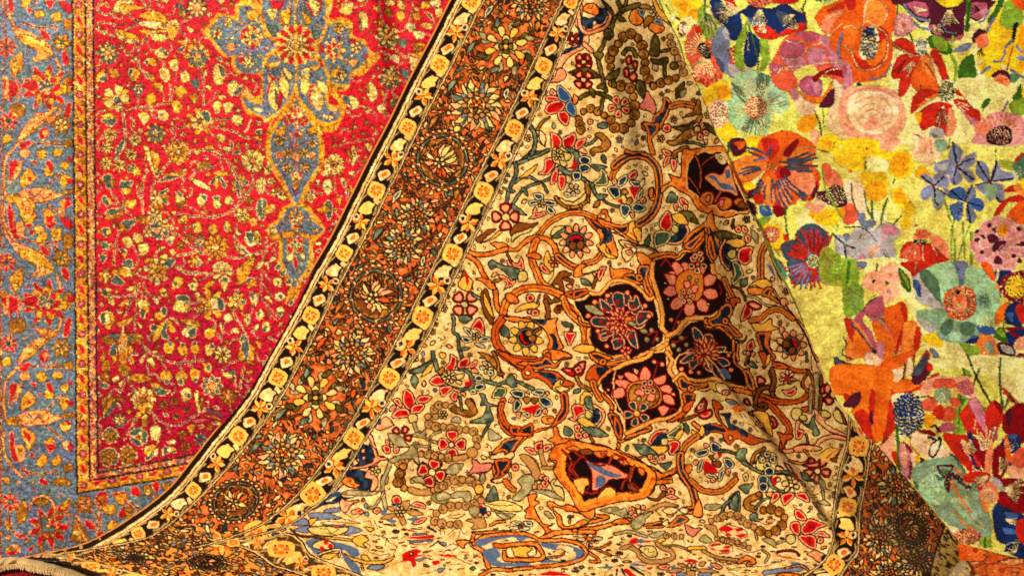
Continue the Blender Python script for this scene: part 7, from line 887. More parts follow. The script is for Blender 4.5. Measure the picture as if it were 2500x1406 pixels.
RED2 = '''
@ 200 650 2.3273
p y 470 440 520 430 520 480 490 500 465 480; o g 13 500 440; p y 545 460 590 450 600 490 570 510 550 490; o g 13 572 447; p y 615 460 660 450 670 480 640 500; o g 13 643 437; p y 700 450 740 450 745 490 710 510; o g 15 737 455; p y 690 550 730 550 740 590 700 600; o g 15 722 577; p y 445 610 480 590 515 610 500 650 455 650; o g 15 484 655; p y 535 610 570 590 600 620 580 660 540 650; o g 15 565 660; p y 615 590 650 580 675 610 650 650 620 640; o g 14 647 645
p y 260 620 330 610 400 640 340 660 280 650; p y 390 660 440 670 470 700 410 700; p g 410 690 500 710 440 735; d w 9.76 5.2 230 610 240 660 205 735; d w 10.98 5.2 250 610 300 715; p c 205 670 235 640 220 690; p N 100 530 130 480 130 540; p n 110 570 150 530 160 590 130 610; p C 170 640 200 620 210 640 180 660; p g 105 660 140 660 150 690 110 690; p n 110 620 140 600 160 650 120 640
f y 8 350 755 66 .4; f C 8 350 755 72 0; f k 6 350 755 40 0; o n 18 348 765; p n 110 750 170 730 190 760 120 819; p g 150 790 180 760 190 800 160 819; p n 190 740 240 750 230 770; p c 200 770 220 790 220 819
f k 8 740 680 68 0; g g 8 740 680 60 0 .45; o k 20 740 680; g n 8 830 740 56 0 .2; f N 7 830 740 40 .3; o k 14 830 740; p c 560 720 600 700 620 690 610 760 580 770; p g 595 730 610 710 610 750; f n 5 465 785 26 0; f n 5 525 765 24 .3; p c 640 720 660 710 670 819 650 819; p n 665 740 690 760 680 819; p G 800 610 850 590 880 600 850 635; p c 790 610 830 600 860 640 820 630; d w 9.76 5.2 790 600 830 560 880 530
d w 12.2 5.2 920 570 900 680 ; p n 930 600 970 590 950 620; p N 890 480 920 440 920 540 890 530; p N 940 440 980 460 970 540 940 550; p g 900 410 930 390 950 450 940 540 920 520; p n 900 540 960 540 980 560; p y 980 430 1010 430 1020 470
f G 8 800 500 50 0; g c 8 800 500 54 .3 .2; o n 10 800 500; p n 810 430 830 420 830 450; d w 9.76 5.2 790 440 800 330; d w 8.54 3.9 770 380 790 430; p c 780 330 795 320 795 370; p y 700 370 750 340 760 380 730 415 700 400; p C 810 270 850 280 860 300 820 320; p C 850 350 890 350 890 370; p y 920 300 960 290 940 350; d w 10.98 5.2 860 265 930 380; p C 970 350 1000 330 1000 360; p g 990 270 1024 260 1010 310
p y 530 60 570 70 570 110 510 130; p g 510 90 540 90 540 120; p c 600 110 640 90 660 100 640 140; p g 620 100 640 110 620 130; d w 12.2 5.2 540 10 600 40 730 45; d w 9.76 5.2 670 80 730 50; p y 690 120 740 80 750 100 700 130; f c 7 800 40 62 0; p g 800 60 830 70 820 110; o k 16 800 40; p c 790 90 830 90 810 150; p y 880 80 960 -10 940 60 900 110; p g 940 80 980 70 980 110; p y 950 90 1000 100 970 120
f y 7 730 215 90 0; p C 730 190 770 180 810 200 810 230 770 250 740 240; p g 740 240 800 250 820 200 770 180 800 200 810 230; p g 770 170 805 200 805 240 780 250 770 200; f N 5 700 240 34 0; p c 520 220 540 190 600 200 620 240 580 260 520 250; p g 540 170 600 170 610 200 550 195; p y 580 220 620 220 600 250; d w 9.76 5.2 620 210 690 200; d w 9.76 5.2 600 240 670 250 630 300; o c 16 660 165
p n 560 310 620 300 680 330 640 350; p C 570 370 600 340 650 350 640 400 590 400; p g 610 360 650 350 640 400 610 400; g y 7 880 200 60 0 .2; g c 7 885 200 40 .3 .2; p g 870 140 890 135 890 170; p g 895 200 935 190 920 215; p n 830 240 880 240 860 260; p c 950 160 1000 150 1000 200 970 220; p g 955 150 985 150 975 185
p y 410 270 450 260 470 280 440 310; p g 450 240 475 230 480 270 460 280; p g 385 340 410 330 450 350 400 370; p y 400 400 440 330 480 310 460 370 410 430; p g 455 360 480 310 490 300 480 380 500 410 460 410; p y 490 310 520 330 530 370 500 375; p g 500 290 540 310 550 330; 
f y 5 130 60 40 0; p c 120 40 150 40 140 100; 
@ 520 600 3.657
d w 14.64 6.5 480 40 440 130 430 300 430 440 470 520 510 640; d w 12.2 5.2 450 230 500 300 540 330; d w 12.2 5.2 440 340 500 420 560 470; d w 12.2 5.2 440 300 380 280; d w 12.2 5.2 470 500 560 620 600 650; d w 10.98 5.2 510 600 560 660; d w 12.2 5.2 180 600 240 700 320 819; d w 10.98 5.2 60 819 110 690; p y 220 200 300 170 380 80 330 240 250 350 210 280; p C 430 150 460 140 410 210 390 190; p c 460 150 500 160 500 230; p C 500 130 550 90 560 130 510 150; p g 550 200 590 160 610 190 580 220; p g 600 240 650 210 650 260 610 270; p c 540 300 600 280 620 330 600 370 550 350; p g 570 320 600 320 590 360; p g 650 320 700 290 700 330 660 350; p g 840 220 870 210 860 240; p g 790 290 820 280 820 310
p C 550 440 600 410 650 450 620 490 570 490; p g 580 450 620 440 610 480; p c 460 460 500 450 540 520 490 490; p G 660 410 700 400 690 430; p y 690 360 740 370 800 350 740 420 650 530 650 480; p g 680 520 720 460 720 500 690 540; p C 570 560 620 540 640 590 610 630 580 610; p g 580 600 620 590 610 630; p c 400 580 440 570 450 640 410 660; p g 390 600 420 590 410 640; p c 450 690 500 680 510 740 470 780 440 740; p G 450 730 480 720 470 770; p C 370 720 400 700 410 740 380 760; p c 580 690 620 680 600 720; p G 330 430 370 420 370 470 340 470; p C 360 440 410 420 400 500 370 530; p c 290 680 330 620 340 670 310 710; p g 305 650 330 640 310 700; p C 170 740 210 730 240 780 200 780; p C 100 620 140 610 180 650 130 690 100 660; p g 300 300 340 290 350 330 310 350; p y 340 300 390 320 350 370 310 370
@ 200 900 2.3273
p n 110 180 160 140 170 150 140 190 120 230; p y 150 190 180 170 190 180 130 270 120 250; p G 140 250 190 180 190 210 150 270; p n 180 160 240 170 230 190; p C 195 190 220 200 220 235
f y 5 350 240 50 0; p n 340 270 370 260 370 320 340 330; d w 12.2 5.2 320 260 290 320 240 400; d w 10.98 5.2 290 320 290 370; d w 9.76 5.2 300 280 260 300; d w 12.2 5.2 400 250 450 300 540 320 640 270 690 240; d w 9.76 5.2 440 290 480 320 500 365; d w 9.76 5.2 640 300 700 290; g G 6 215 295 44 0 .3; g c 6 215 290 34 .5 .1; g c 7 160 380 54 0 .2; g g 4 160 375 46 0 .3; f n 4 160 385 36 .6; g c 6 320 385 50 .2 .2; g g 3 325 385 50 0 .3; g c 7 155 500 60 0 .2; g g 4 155 500 56 .5 .3; f n 3 150 500 40 0; g c 7 260 490 62 .3 .2; g g 4 262 490 54 0 .3; f n 3 262 490 44 1; p C 385 350 420 320 450 340 440 400 400 400; d w 8.54 3.9 400 260 415 320; p y 430 400 440 420 420 430; p y 350 460 400 430 420 440 380 500; p g 360 510 400 470 410 490 380 520; p C 340 460 370 440 380 460; p C 400 480 430 450 430 500; p g 465 440 490 450 540 470 490 480 450 500; p C 480 410 530 400 520 430; p C 490 440 540 460 490 470; p C 450 460 470 470 460 500
g n 7 535 270 26 0 .2; g n 7 595 235 24 0 .2; g n 7 525 185 24 0 .2; g n 7 468 205 26 0 .2; g n 7 570 375 30 0 .2; g n 7 590 445 32 0 .2; g c 8 675 400 44 0 .3; g G 6 675 400 36 .3 .3; p G 700 230 760 240 800 270 740 250; p N 690 260 760 270 800 290 740 280; p c 560 130 600 110 620 120 600 190; p g 590 150 620 130 610 170; p c 640 150 660 140 660 230 650 220; p n 670 160 690 180 680 220; p y 600 330 640 310 640 340 620 375; p n 700 340 740 320 740 350; p c 730 310 780 300 790 320
'''
RBORD = '''
@ 0 {dy} 2.1333
s k 13 10 100 15 200 60 290 110 350; s k 14 295 490 315 560 290 640 320 700 300 780 250 830
p k 60 330 130 340 240 400 280 470 220 500 170 500 190 450 120 410; p y 100 360 180 380 250 430 290 470 200 440 120 410; s Y 4 130 400 240 460
p z 180 770 260 780 300 800 250 819; p y 60 90 130 90 180 120 160 200 120 220 100 150; p R 40 130 60 140 70 240 50 250 40 190; p k 130 110 160 120 140 180; p R 110 110 130 120 120 140
p y 220 160 260 150 280 190 240 200; p R 240 190 280 190 260 230; p k 300 150 330 140 340 180 310 200; p R 340 110 380 120 340 150; p r 310 190 370 210 360 260 330 230; p y 180 240 220 240 230 270 190 280; p y 270 260 310 250 320 290 280 300; p R 140 230 170 230 150 255; p n 330 290 370 280 380 320 340 340; d R 10 4 120 300 200 330 290 320 290 340; p R 210 340 240 350 260 390 220 380; f n 6 322 405 50 0; f y 6 322 405 36 .3; o G 12 322 405; p R 320 460 350 460 360 520 330 510; f R 8 35 430 52 0; o G 14 35 430; o D 7 35 430
g R 9 240 640 130 0 .1; g y 7 240 640 96 .3 .3; g r 7 245 640 66 .1 .3; f g 5 238 630 40 0; o c 13 245 650; p R 110 630 180 600 200 630 170 660; p r 120 630 170 610 180 640; p n 330 600 370 580 380 640 350 670; p r 350 610 380 600 380 640; p y 310 620 350 630 340 680; p R 340 740 370 720 360 800 330 810
p R 30 600 60 600 100 640 60 720 40 660; p k 10 580 50 600 40 690 20 690; s R 8 60 500 60 560 110 640 90 700 60 760; p y 50 510 110 460 120 530 80 570; p n 50 740 120 720 130 780 60 800; p r 10 620 30 610 30 650; p y 60 540 100 540 80 580; p k 100 450 120 460 110 480; p b 60 680 90 700 70 720
'''
RBORD2 = '''
@ 0 {dy} 2.1333
s k 14 280 20 180 100 80 220 30 280 20 400 30 470; s k 13 20 540 20 640 60 720 120 780; p y 300 0 260 60 160 150 100 180 110 130 200 70; p k 90 200 160 130 240 60 180 60 120 120
f R 8 45 85 50 .2; o G 14 45 85; o D 7 45 85; p y 10 170 50 150 60 190 20 200; f n 6 320 105 54 0; f c 6 320 105 36 .4; o y 12 320 105
p R 200 150 220 120 250 120 250 170 220 180; p k 220 140 250 130 240 170; d R 9 4 110 210 200 200 300 205 380 210; d R 8 3 240 210 300 180; p n 330 190 370 170 380 210 340 220; p y 190 240 230 230 240 270 200 280; p y 280 230 320 230 320 260 280 270; p R 100 210 150 180 160 200 120 230; p k 100 240 150 230 150 270 110 270; p R 160 290 190 290 180 310
p R 50 300 90 290 70 360 50 420 50 360; p k 90 300 120 290 100 360 70 390; p y 110 380 150 330 190 380 160 410 110 430; p R 140 370 170 390 150 400; p y 230 330 270 320 280 360 240 370; p R 240 300 260 290 280 330 260 340; p y 310 310 340 290 360 310 340 340; p r 350 270 380 280 370 300; p y 310 380 350 360 370 390 330 430; p r 340 380 385 390 370 410; d R 9 4 250 420 300 370 330 350
p k 100 450 220 430 300 460 330 470 240 500 110 510; s R 8 140 460 170 490 200 460 230 490 260 460; s b 5 150 450 180 480 210 450; p y 30 480 90 460 110 500 50 510; p n 60 480 100 460 90 500; p n 320 450 380 440 390 460 340 470
p y 110 520 150 530 190 570 150 640 120 580; p R 120 540 160 560 150 600; p R 50 560 70 550 80 640 100 690 60 680; p k 80 620 120 610 130 680 100 700; d R 9 4 230 500 290 550 330 590; p y 310 500 350 490 370 520 330 540; p r 340 480 370 490 360 510; p y 230 590 280 570 280 610 240 620; p R 240 610 290 610 260 650; p c 320 600 360 590 350 640; p r 350 610 380 610 370 650; p y 190 690 230 660 250 690 210 730; p y 270 690 310 660 320 700 280 720; p n 330 720 370 700 380 740 340 750; p R 150 660 180 650 170 680; d R 9 4 110 740 200 760 290 740 300 770; p R 110 720 150 760 140 770; p R 210 780 240 790 250 819 210 810; p n 280 790 340 780 370 819 290 819; p y 10 780 50 780 40 819
'''

def red_rug(c):
    c.style(RD_STYLES); S = c.sty; rs = np.random.RandomState(11)
    # ground of the field: bright carmine above, crimson below
    H, W = c.h, c.w; Y = (c.y0 + np.arange(H) * c.st)[:, None]
    t = np.clip((Y - 560) / 380 + (smooth_noise(rs, H, W, 60) - .5) * .5, 0, 1)[..., None]
    c.rgb[:] = hx('cc1c30') * (1 - t) + hx('a80834') * t
    for b in (RED, RED2):
        for l in b.strip().splitlines(): c.run(l)
    # the half behind the draped carpet repeats the drawing, mirrored about the medallion's axis
    Ex = np.interp(c.y0 + np.arange(H) * c.st, [-100, 0, 193, 391, 580, 762, 962, 1147, 1249, 1420], [1150, 1112, 1015, 915, 822, 722, 612, 466, 356, 60])
    xs = c.x0 + np.arange(W) * c.st; src = np.clip(((1444 - xs - c.x0) / c.st).round().astype(int), 0, W - 1)
    for j in range(H):
        mk = (xs > Ex[j]) & (xs > 722) & (1444 - xs > 236); c.rgb[j, mk] = c.rgb[j, src[mk]]
    fieldP = np.array([(236, -40), (1080, -40), (600, 980), (236, 1150)])
    base0 = c.rgb.copy(); m0 = (hx('cc1c30') * (1 - t) + hx('a80834') * t)
    occ = (np.abs(c.rgb - m0).max(2) > .02).astype(np.float32); I = np.zeros((H + 1, W + 1)); I[1:, 1:] = occ.cumsum(0).cumsum(1)
    px = rs.uniform(236, 1090, 26000); py = rs.uniform(-90, 1150, 26000); done = {}
    for x, y in zip(px, py):
        i0, i1, j0, j1 = int((x - 8 - c.x0) / c.st), int((x + 8 - c.x0) / c.st), int((y - 8 - c.y0) / c.st), int((y + 8 - c.y0) / c.st)
        if i0 < 0 or j0 < 0 or i1 >= W or j1 >= H or I[j1, i1] - I[j0, i1] - I[j1, i0] + I[j0, i0] > 0: continue
        q = (int(x // 19), int(y // 19))
        if any((q[0] + a, q[1] + b) in done and math.hypot(x - done[q[0] + a, q[1] + b][0], y - done[q[0] + a, q[1] + b][1]) < 19 for a in (-1, 0, 1) for b in (-1, 0, 1)): continue
        done[q] = (x, y); th = rs.uniform(0, 6.28); k = rs.rand()
        if k < .45:
            a = np.linspace(0, 2.2, 6) + th; R = rs.uniform(9, 16); p = np.stack([x + np.cos(a) * R - math.cos(th + 1.1) * R, y + np.sin(a) * R - math.sin(th + 1.1) * R], 1)
            c.stroke(p, [2.1], S['w']); c.stroke(p, [.8], S['#']); c.leaf(p[-1], p[-1] + (math.cos(th + 3) * 9, math.sin(th + 3) * 9), 6, 0, S[['c', 'y', 'g'][rs.randint(3)]])
        elif k < .8: c.leaf((x - math.cos(th) * 7, y - math.sin(th) * 7), (x + math.cos(th) * 7, y + math.sin(th) * 7), 7, .4, S[['c', 'y', 'g', 'n', 'N'][rs.randint(5)]])
        else: c.flower((x, y), 7, 5, S[['c', 'y', 'n'][rs.randint(3)]], th, S['g'], .3)
    # the blue grounds of the medallion are strewn with tiny leaves
    Bc = c.sty['B'][4]; isB = (np.abs(c.rgb - Bc).max(2) < .03).astype(np.float32); I = np.zeros((H + 1, W + 1)); I[1:, 1:] = isB.cumsum(0).cumsum(1)
    for _ in range(9000):
        x = rs.uniform(470, 1000); y = rs.uniform(-90, 880); a = 3.6; i0, i1, j0, j1 = int((x - a - c.x0) / c.st), int((x + a - c.x0) / c.st) + 1, int((y - a - c.y0) / c.st), int((y + a - c.y0) / c.st) + 1
        if j0 < 0 or I[j1, i1] - I[j0, i1] - I[j1, i0] + I[j0, i0] < (i1 - i0) * (j1 - j0): continue
        if np.abs(c.rgb[j0:j1, i0:i1] - Bc).max() > .03: continue
        th = rs.uniform(0, 6.28); r = rs.uniform(3.0, 5.6); st = S[['c', 'y', 'k', 'r', 'C', 'b', 'y', 'c', 'm'][rs.randint(9)]]
        c.leaf((x - math.cos(th) * r, y - math.sin(th) * r), (x + math.cos(th) * r, y + math.sin(th) * r), r * 1.1, 0, (st[0], .9, st[2], 0, st[4]))
    # frame: blue outer border, gold guard, speckled guard, corner at lower left
    def Lx(y, a, b, d): return a + (b - a) * y / 1200.0 + d
    top = -60
    outer = np.array([(-40, top), (Lx(top, 177, 188, 0), top), (188, 1204), (330, 1180), (560, 1140), (1130, 1040), (1130, 1460), (-40, 1460)])
    c.poly(outer, S['B'])
    yb = smooth_noise(rs, H, W, 50)
    m = (np.abs(c.rgb - hx('5c7484')).max(2) < .02)
    X = (c.x0 + np.arange(W) * c.st)[None, :]
    k = np.clip((Y - 560) / 300 + (yb - .5) * 1.4, 0, 1)[..., None]; col = hx('84867c') * (1 - k) + hx('48606c') * k
    c.rgb[m] = np.broadcast_to(col, c.rgb.shape)[m]
    base = c.rgb.copy()
    def rep(txt, dy):
        for l in txt.format(dy=dy).strip().splitlines(): c.run(l)
    rep(RBORD, 440 - 525); rep(RBORD2, 800 - 525 - 18); rep(RBORD, 440); rep(RBORD2, 800)
    # corner flowers
    c.run('''@ 0 1206 6.25
f R 8 160 120 150 0; o G 40 160 120; g R 9 740 500 330 0 .15; g n 8 740 500 220 .3 .2; g R 7 740 500 150 0 .3; o G 60 680 420 690 540 780 540; o k 26 740 480
s k 36 450 230 500 100 600 30 700 30 800 110 840 250 820 320; s k 36 820 350 900 310 1080 310 1180 350 1240 470 1320 600; p n 1120 400 1200 420 1300 560 1360 700 1280 740 1080 720 1110 560; p k 1180 420 1240 520 1330 700 1300 730 1200 560; p n 540 110 620 60 740 80 760 130 640 180 540 170
f n 6 1270 160 150 0; f k 6 1270 160 90 0; o G 30 1270 160; p R 890 270 900 170 1000 110 1080 50 1060 160 1030 250; p y 920 200 1000 100 1060 120 960 250; d R 36 12 1510 60 1520 250 1530 430 1500 600; p N 1440 70 1520 20 1620 60 1580 170 1460 160; d R 26 10 1380 240 1480 320 1500 420; p y 1600 180 1680 170 1770 250 1700 320 1590 280; p R 1290 380 1420 460 1450 540 1340 520; p k 1400 380 1460 440 1460 500; p y 1630 470 1720 380 1800 470 1680 540; p R 1800 330 1870 200 1930 200 1930 330 1860 360; p N 1930 200 2020 240 2000 340 1930 370; d R 26 10 1920 90 2050 160 2130 210; p R 1460 600 1580 560 1520 660
d R 30 12 140 260 160 460 230 590 400 640; p y 60 400 120 400 170 520 110 530; p n 250 300 350 90 400 120 410 360 280 460; p y 340 120 400 110 410 240; p R 220 600 420 630 300 670; p k 60 660 160 600 140 700; p y 360 760 460 640 470 660 430 730; p y 80 820 180 790 120 880; p R 110 870 220 860 240 920 110 920; p k 160 780 280 770 320 900 240 860; p R 420 850 500 770 480 880; p n 600 800 660 740 650 880; p R 640 900 720 850 700 900; p k 800 820 860 830 820 880
''')
    c.run('''@ 200 900 2.3273
g n 6 20 765 50 0 .2; g k 6 20 765 36 .4 .2; o G 12 20 765; p R 80 740 100 700 140 700 140 760 100 780; p n 90 730 130 720 120 770; p R 170 710 240 700 260 740 210 740; p y 190 720 250 710 240 770 200 760; d R 9 4 240 740 290 790 330 819; p R 280 680 320 670 330 720 290 720; p n 350 670 390 660 400 710 360 720; p R 400 650 430 640 440 690 410 690; p y 120 780 180 770 190 819 130 819; p n 240 790 290 790 280 819; d R 9 4 90 760 100 819; p n 450 660 500 640 490 700; p R 520 640 560 630 540 680; p n 400 720 440 720 420 760; p y 460 720 500 700 480 740''')
    filler_pts = dart(rs, lambda x, y: True, -40, -60, 170, 1420, 11, 9000)
    for x, y in filler_pts:     # tiny leaves in the bare blue ground
        i = int((x - c.x0) / c.st); j = int((y - c.y0) / c.st)
        if i < 5 or j < 5 or i > W - 6 or j > H - 6: continue
        if np.abs(c.rgb[j - 4:j + 5, i - 4:i + 5] - base[j - 4:j + 5, i - 4:i + 5]).max() > .02: continue
        th = rs.uniform(0, 6.28); r = rs.uniform(3, 6); c.leaf((x - math.cos(th) * r, y - math.sin(th) * r), (x + math.cos(th) * r, y + math.sin(th) * r), r, 0, S[['y', 'R', 'k', 'n', 'b', 'p'][rs.randint(6)]])
    # guards: gold band and speckled band, mitred at the corner
    def frame(d0, d1, st):   # offsets inward from the outer line x=188,y=1204
        c.poly(np.array([(Lx(top, 177, 188, d0), top), (188 + d0, 1204 - d0 * .97), (560, 1142 - d0 * .97), (1130, 1040 - d0), (1130, 1040 - d1), (560, 1142 - d1 * .97), (188 + d1, 1204 - d1 * .97), (Lx(top, 177, 188, d1), top)]), S[st])
    frame(0, 31, 'q'); frame(31, 51, 'f')
    for k in range(3200):   # speckled guard
        if k % 5 < 4: y = rs.uniform(top, 1160); d = rs.uniform(33, 49); x = Lx(y, 177, 188, d)
        else: x = rs.uniform(230, 620); d = rs.uniform(33, 49); y = 1204 - d * .97 - (x - 188) * .167
        if k % 5 < 4 and y > 1204 - d: continue
        th = rs.uniform(0, 3.14); r = rs.uniform(1.5, 3.4); st = ['Y', 'k', 'r', 'm', 'B', 'w', 'k', 'Y', 'v'][rs.randint(9)]
        s = S[st]; c.stroke([(x - math.cos(th) * r, y - math.sin(th) * r), (x + math.cos(th) * r, y + math.sin(th) * r)], [1.5], (s[0], 0, s[2], 0, s[4]))
    n = 0
    y = top
    while y < 1165:
        x = Lx(y, 177, 188, 15.5)
        if n % 2 == 0:
            c.poly(catmull([(x + math.cos(t) * 10, y + math.sin(t) * 9) for t in np.linspace(0, 6.28, 9)[:-1]], True, 3), S['m']); c.flower((x, y), 7, 6, S['p'], 0, S['w'], .3)
        else:
            c.leaf((x - 7, y - 14), (x + 8, y + 15), 12, 0, S['R']); c.stroke([(x + 9, y - 16), (x + 9, y - 14)], [3.6], S['n']); c.stroke([(x - 9, y + 17), (x - 9, y + 18)], [3.4], S['c'])
        y += 36.5; n += 1
    x = 205; n = 0
    while x < 620:
        yy = 1204 - 15 - (x - 188) * .167 - 2
        if n % 2 == 0: c.poly(catmull([(x + math.cos(t) * 10, yy + math.sin(t) * 8) for t in np.linspace(0, 6.28, 9)[:-1]], True, 3), S['m']); c.flower((x, yy), 6, 6, S['p'], 0, S['w'], .3)
        else: c.leaf((x - 15, yy + 6), (x + 14, yy - 7), 11, 0, S['R']); c.stroke([(x + 17, yy + 6), (x + 18, yy + 6)], [3.4], S['n'])
        x += 34; n += 1
    for d in (0, 31, 51): 
        c.stroke([(Lx(top, 177, 188, d), top), (188 + d, 1204 - d * .97)], [2.1], S['D']); c.stroke([(188 + d, 1204 - d * .97), (560, 1142 - d * .97), (1130, 1040 - d)], [2.1], S['D'])
    # outer selvedge line at far left of the border
    c.stroke([(14, top), (6, 300), (3, 700), (2, 1420)], [1.2], S['k']); c.stroke([(-4, top), (-4, 1420)], [3], S['D'])

    # several wools inside one motif: cream flowers shaded with amber, grey and teal knots
    n1 = smooth_noise(rs, H, W, 4.5); n2 = smooth_noise(rs, H, W, 7); n3 = rs.rand(H, W) * .16
    R, G, B = c.rgb[..., 0], c.rgb[..., 1], c.rgb[..., 2]
    cream = (R > .82) & (G > .68); amber = (R > .55) & (G > .38) & (G < .7) & (B < .45)
    for m, col in (((n1 + n3 > .84) & cream, 'cc9434'), ((n2 + n3 > .90) & cream, '7c806c'), ((n1 + n3 < .26) & cream, 'f8dca0'), ((n1 + n3 > .84) & amber, '94641c'), ((n2 + n3 > .88) & amber, 'f0cc78'), ((n2 + n3 < .18) & amber, 'c06818')):
        c.rgb[m] = c.rgb[m] * .2 + hx(col) * .8
    blue = (B > R * 1.02) & (G > .25); m = blue & (rs.rand(H, W) > .80); c.rgb[m] = c.rgb[m] * .5 + hx('b0a890') * .5
    j1 = ((rs.rand(H, W) - .5) * 1.5).round().astype(int); j2 = ((rs.rand(H, W) - .5) * 1.5).round().astype(int); jj, ii = np.indices((H, W))
    c.rgb = c.rgb[np.clip(jj + j2, 0, H - 1), np.clip(ii + j1, 0, W - 1)]
FL_STYLES = '''
a 0 0 0 0 e2e070
w 0 0 0 0 f4eca0
y 0 0 0 0 f4cc28
Y 0 0 0 0 f0a81c
o 0 0 0 0 e2661c
O 0 0 0 0 f08c3c
q 0 0 0 0 ec7a20
r 0 0 0 0 c8301c
R 0 0 0 0 900e18
c 0 0 0 0 e06444
C 0 0 0 0 f09068
p 0 0 0 0 f4ae8c
P 0 0 0 0 f4d0a8
m 0 0 0 0 b45c70
M 0 0 0 0 5c1c34
j 0 0 0 0 cc8494
n 0 0 0 0 1a3468
N 0 0 0 0 18203c
b 0 0 0 0 4466a0
l 0 0 0 0 7c84a0
L 0 0 0 0 bab4b4
s 0 0 0 0 4c5468
g 0 0 0 0 8ca838
G 0 0 0 0 46701e
d 0 0 0 0 2c4c1c
t 0 0 0 0 a8ccA0
T 0 0 0 0 548870
e 0 0 0 0 90ac8c
E 0 0 0 0 5c7c5c
k 0 0 0 0 f4dca0
x 0 0 0 0 101018
u 0 0 0 0 a8b040
# 0 0 0 0 401818
1 b41c18 2.5 e06444 0 d8502c
2 f4c080 2.2 e8764c 0 e8764c
3 f4b898 2.4 f4c89c 0 f0a888
4 e0a0a0 2.2 b45c70 0 b45c70
5 f4dca0 2.2 e06838 0 e06838
6 c8b0b0 1.8 8c90ac 0 8c90ac
7 f0c8b0 2.2 e09898 0 e09898
'''.replace(' 0 0 0 0 ', ' 000000 0 000000 0 ')
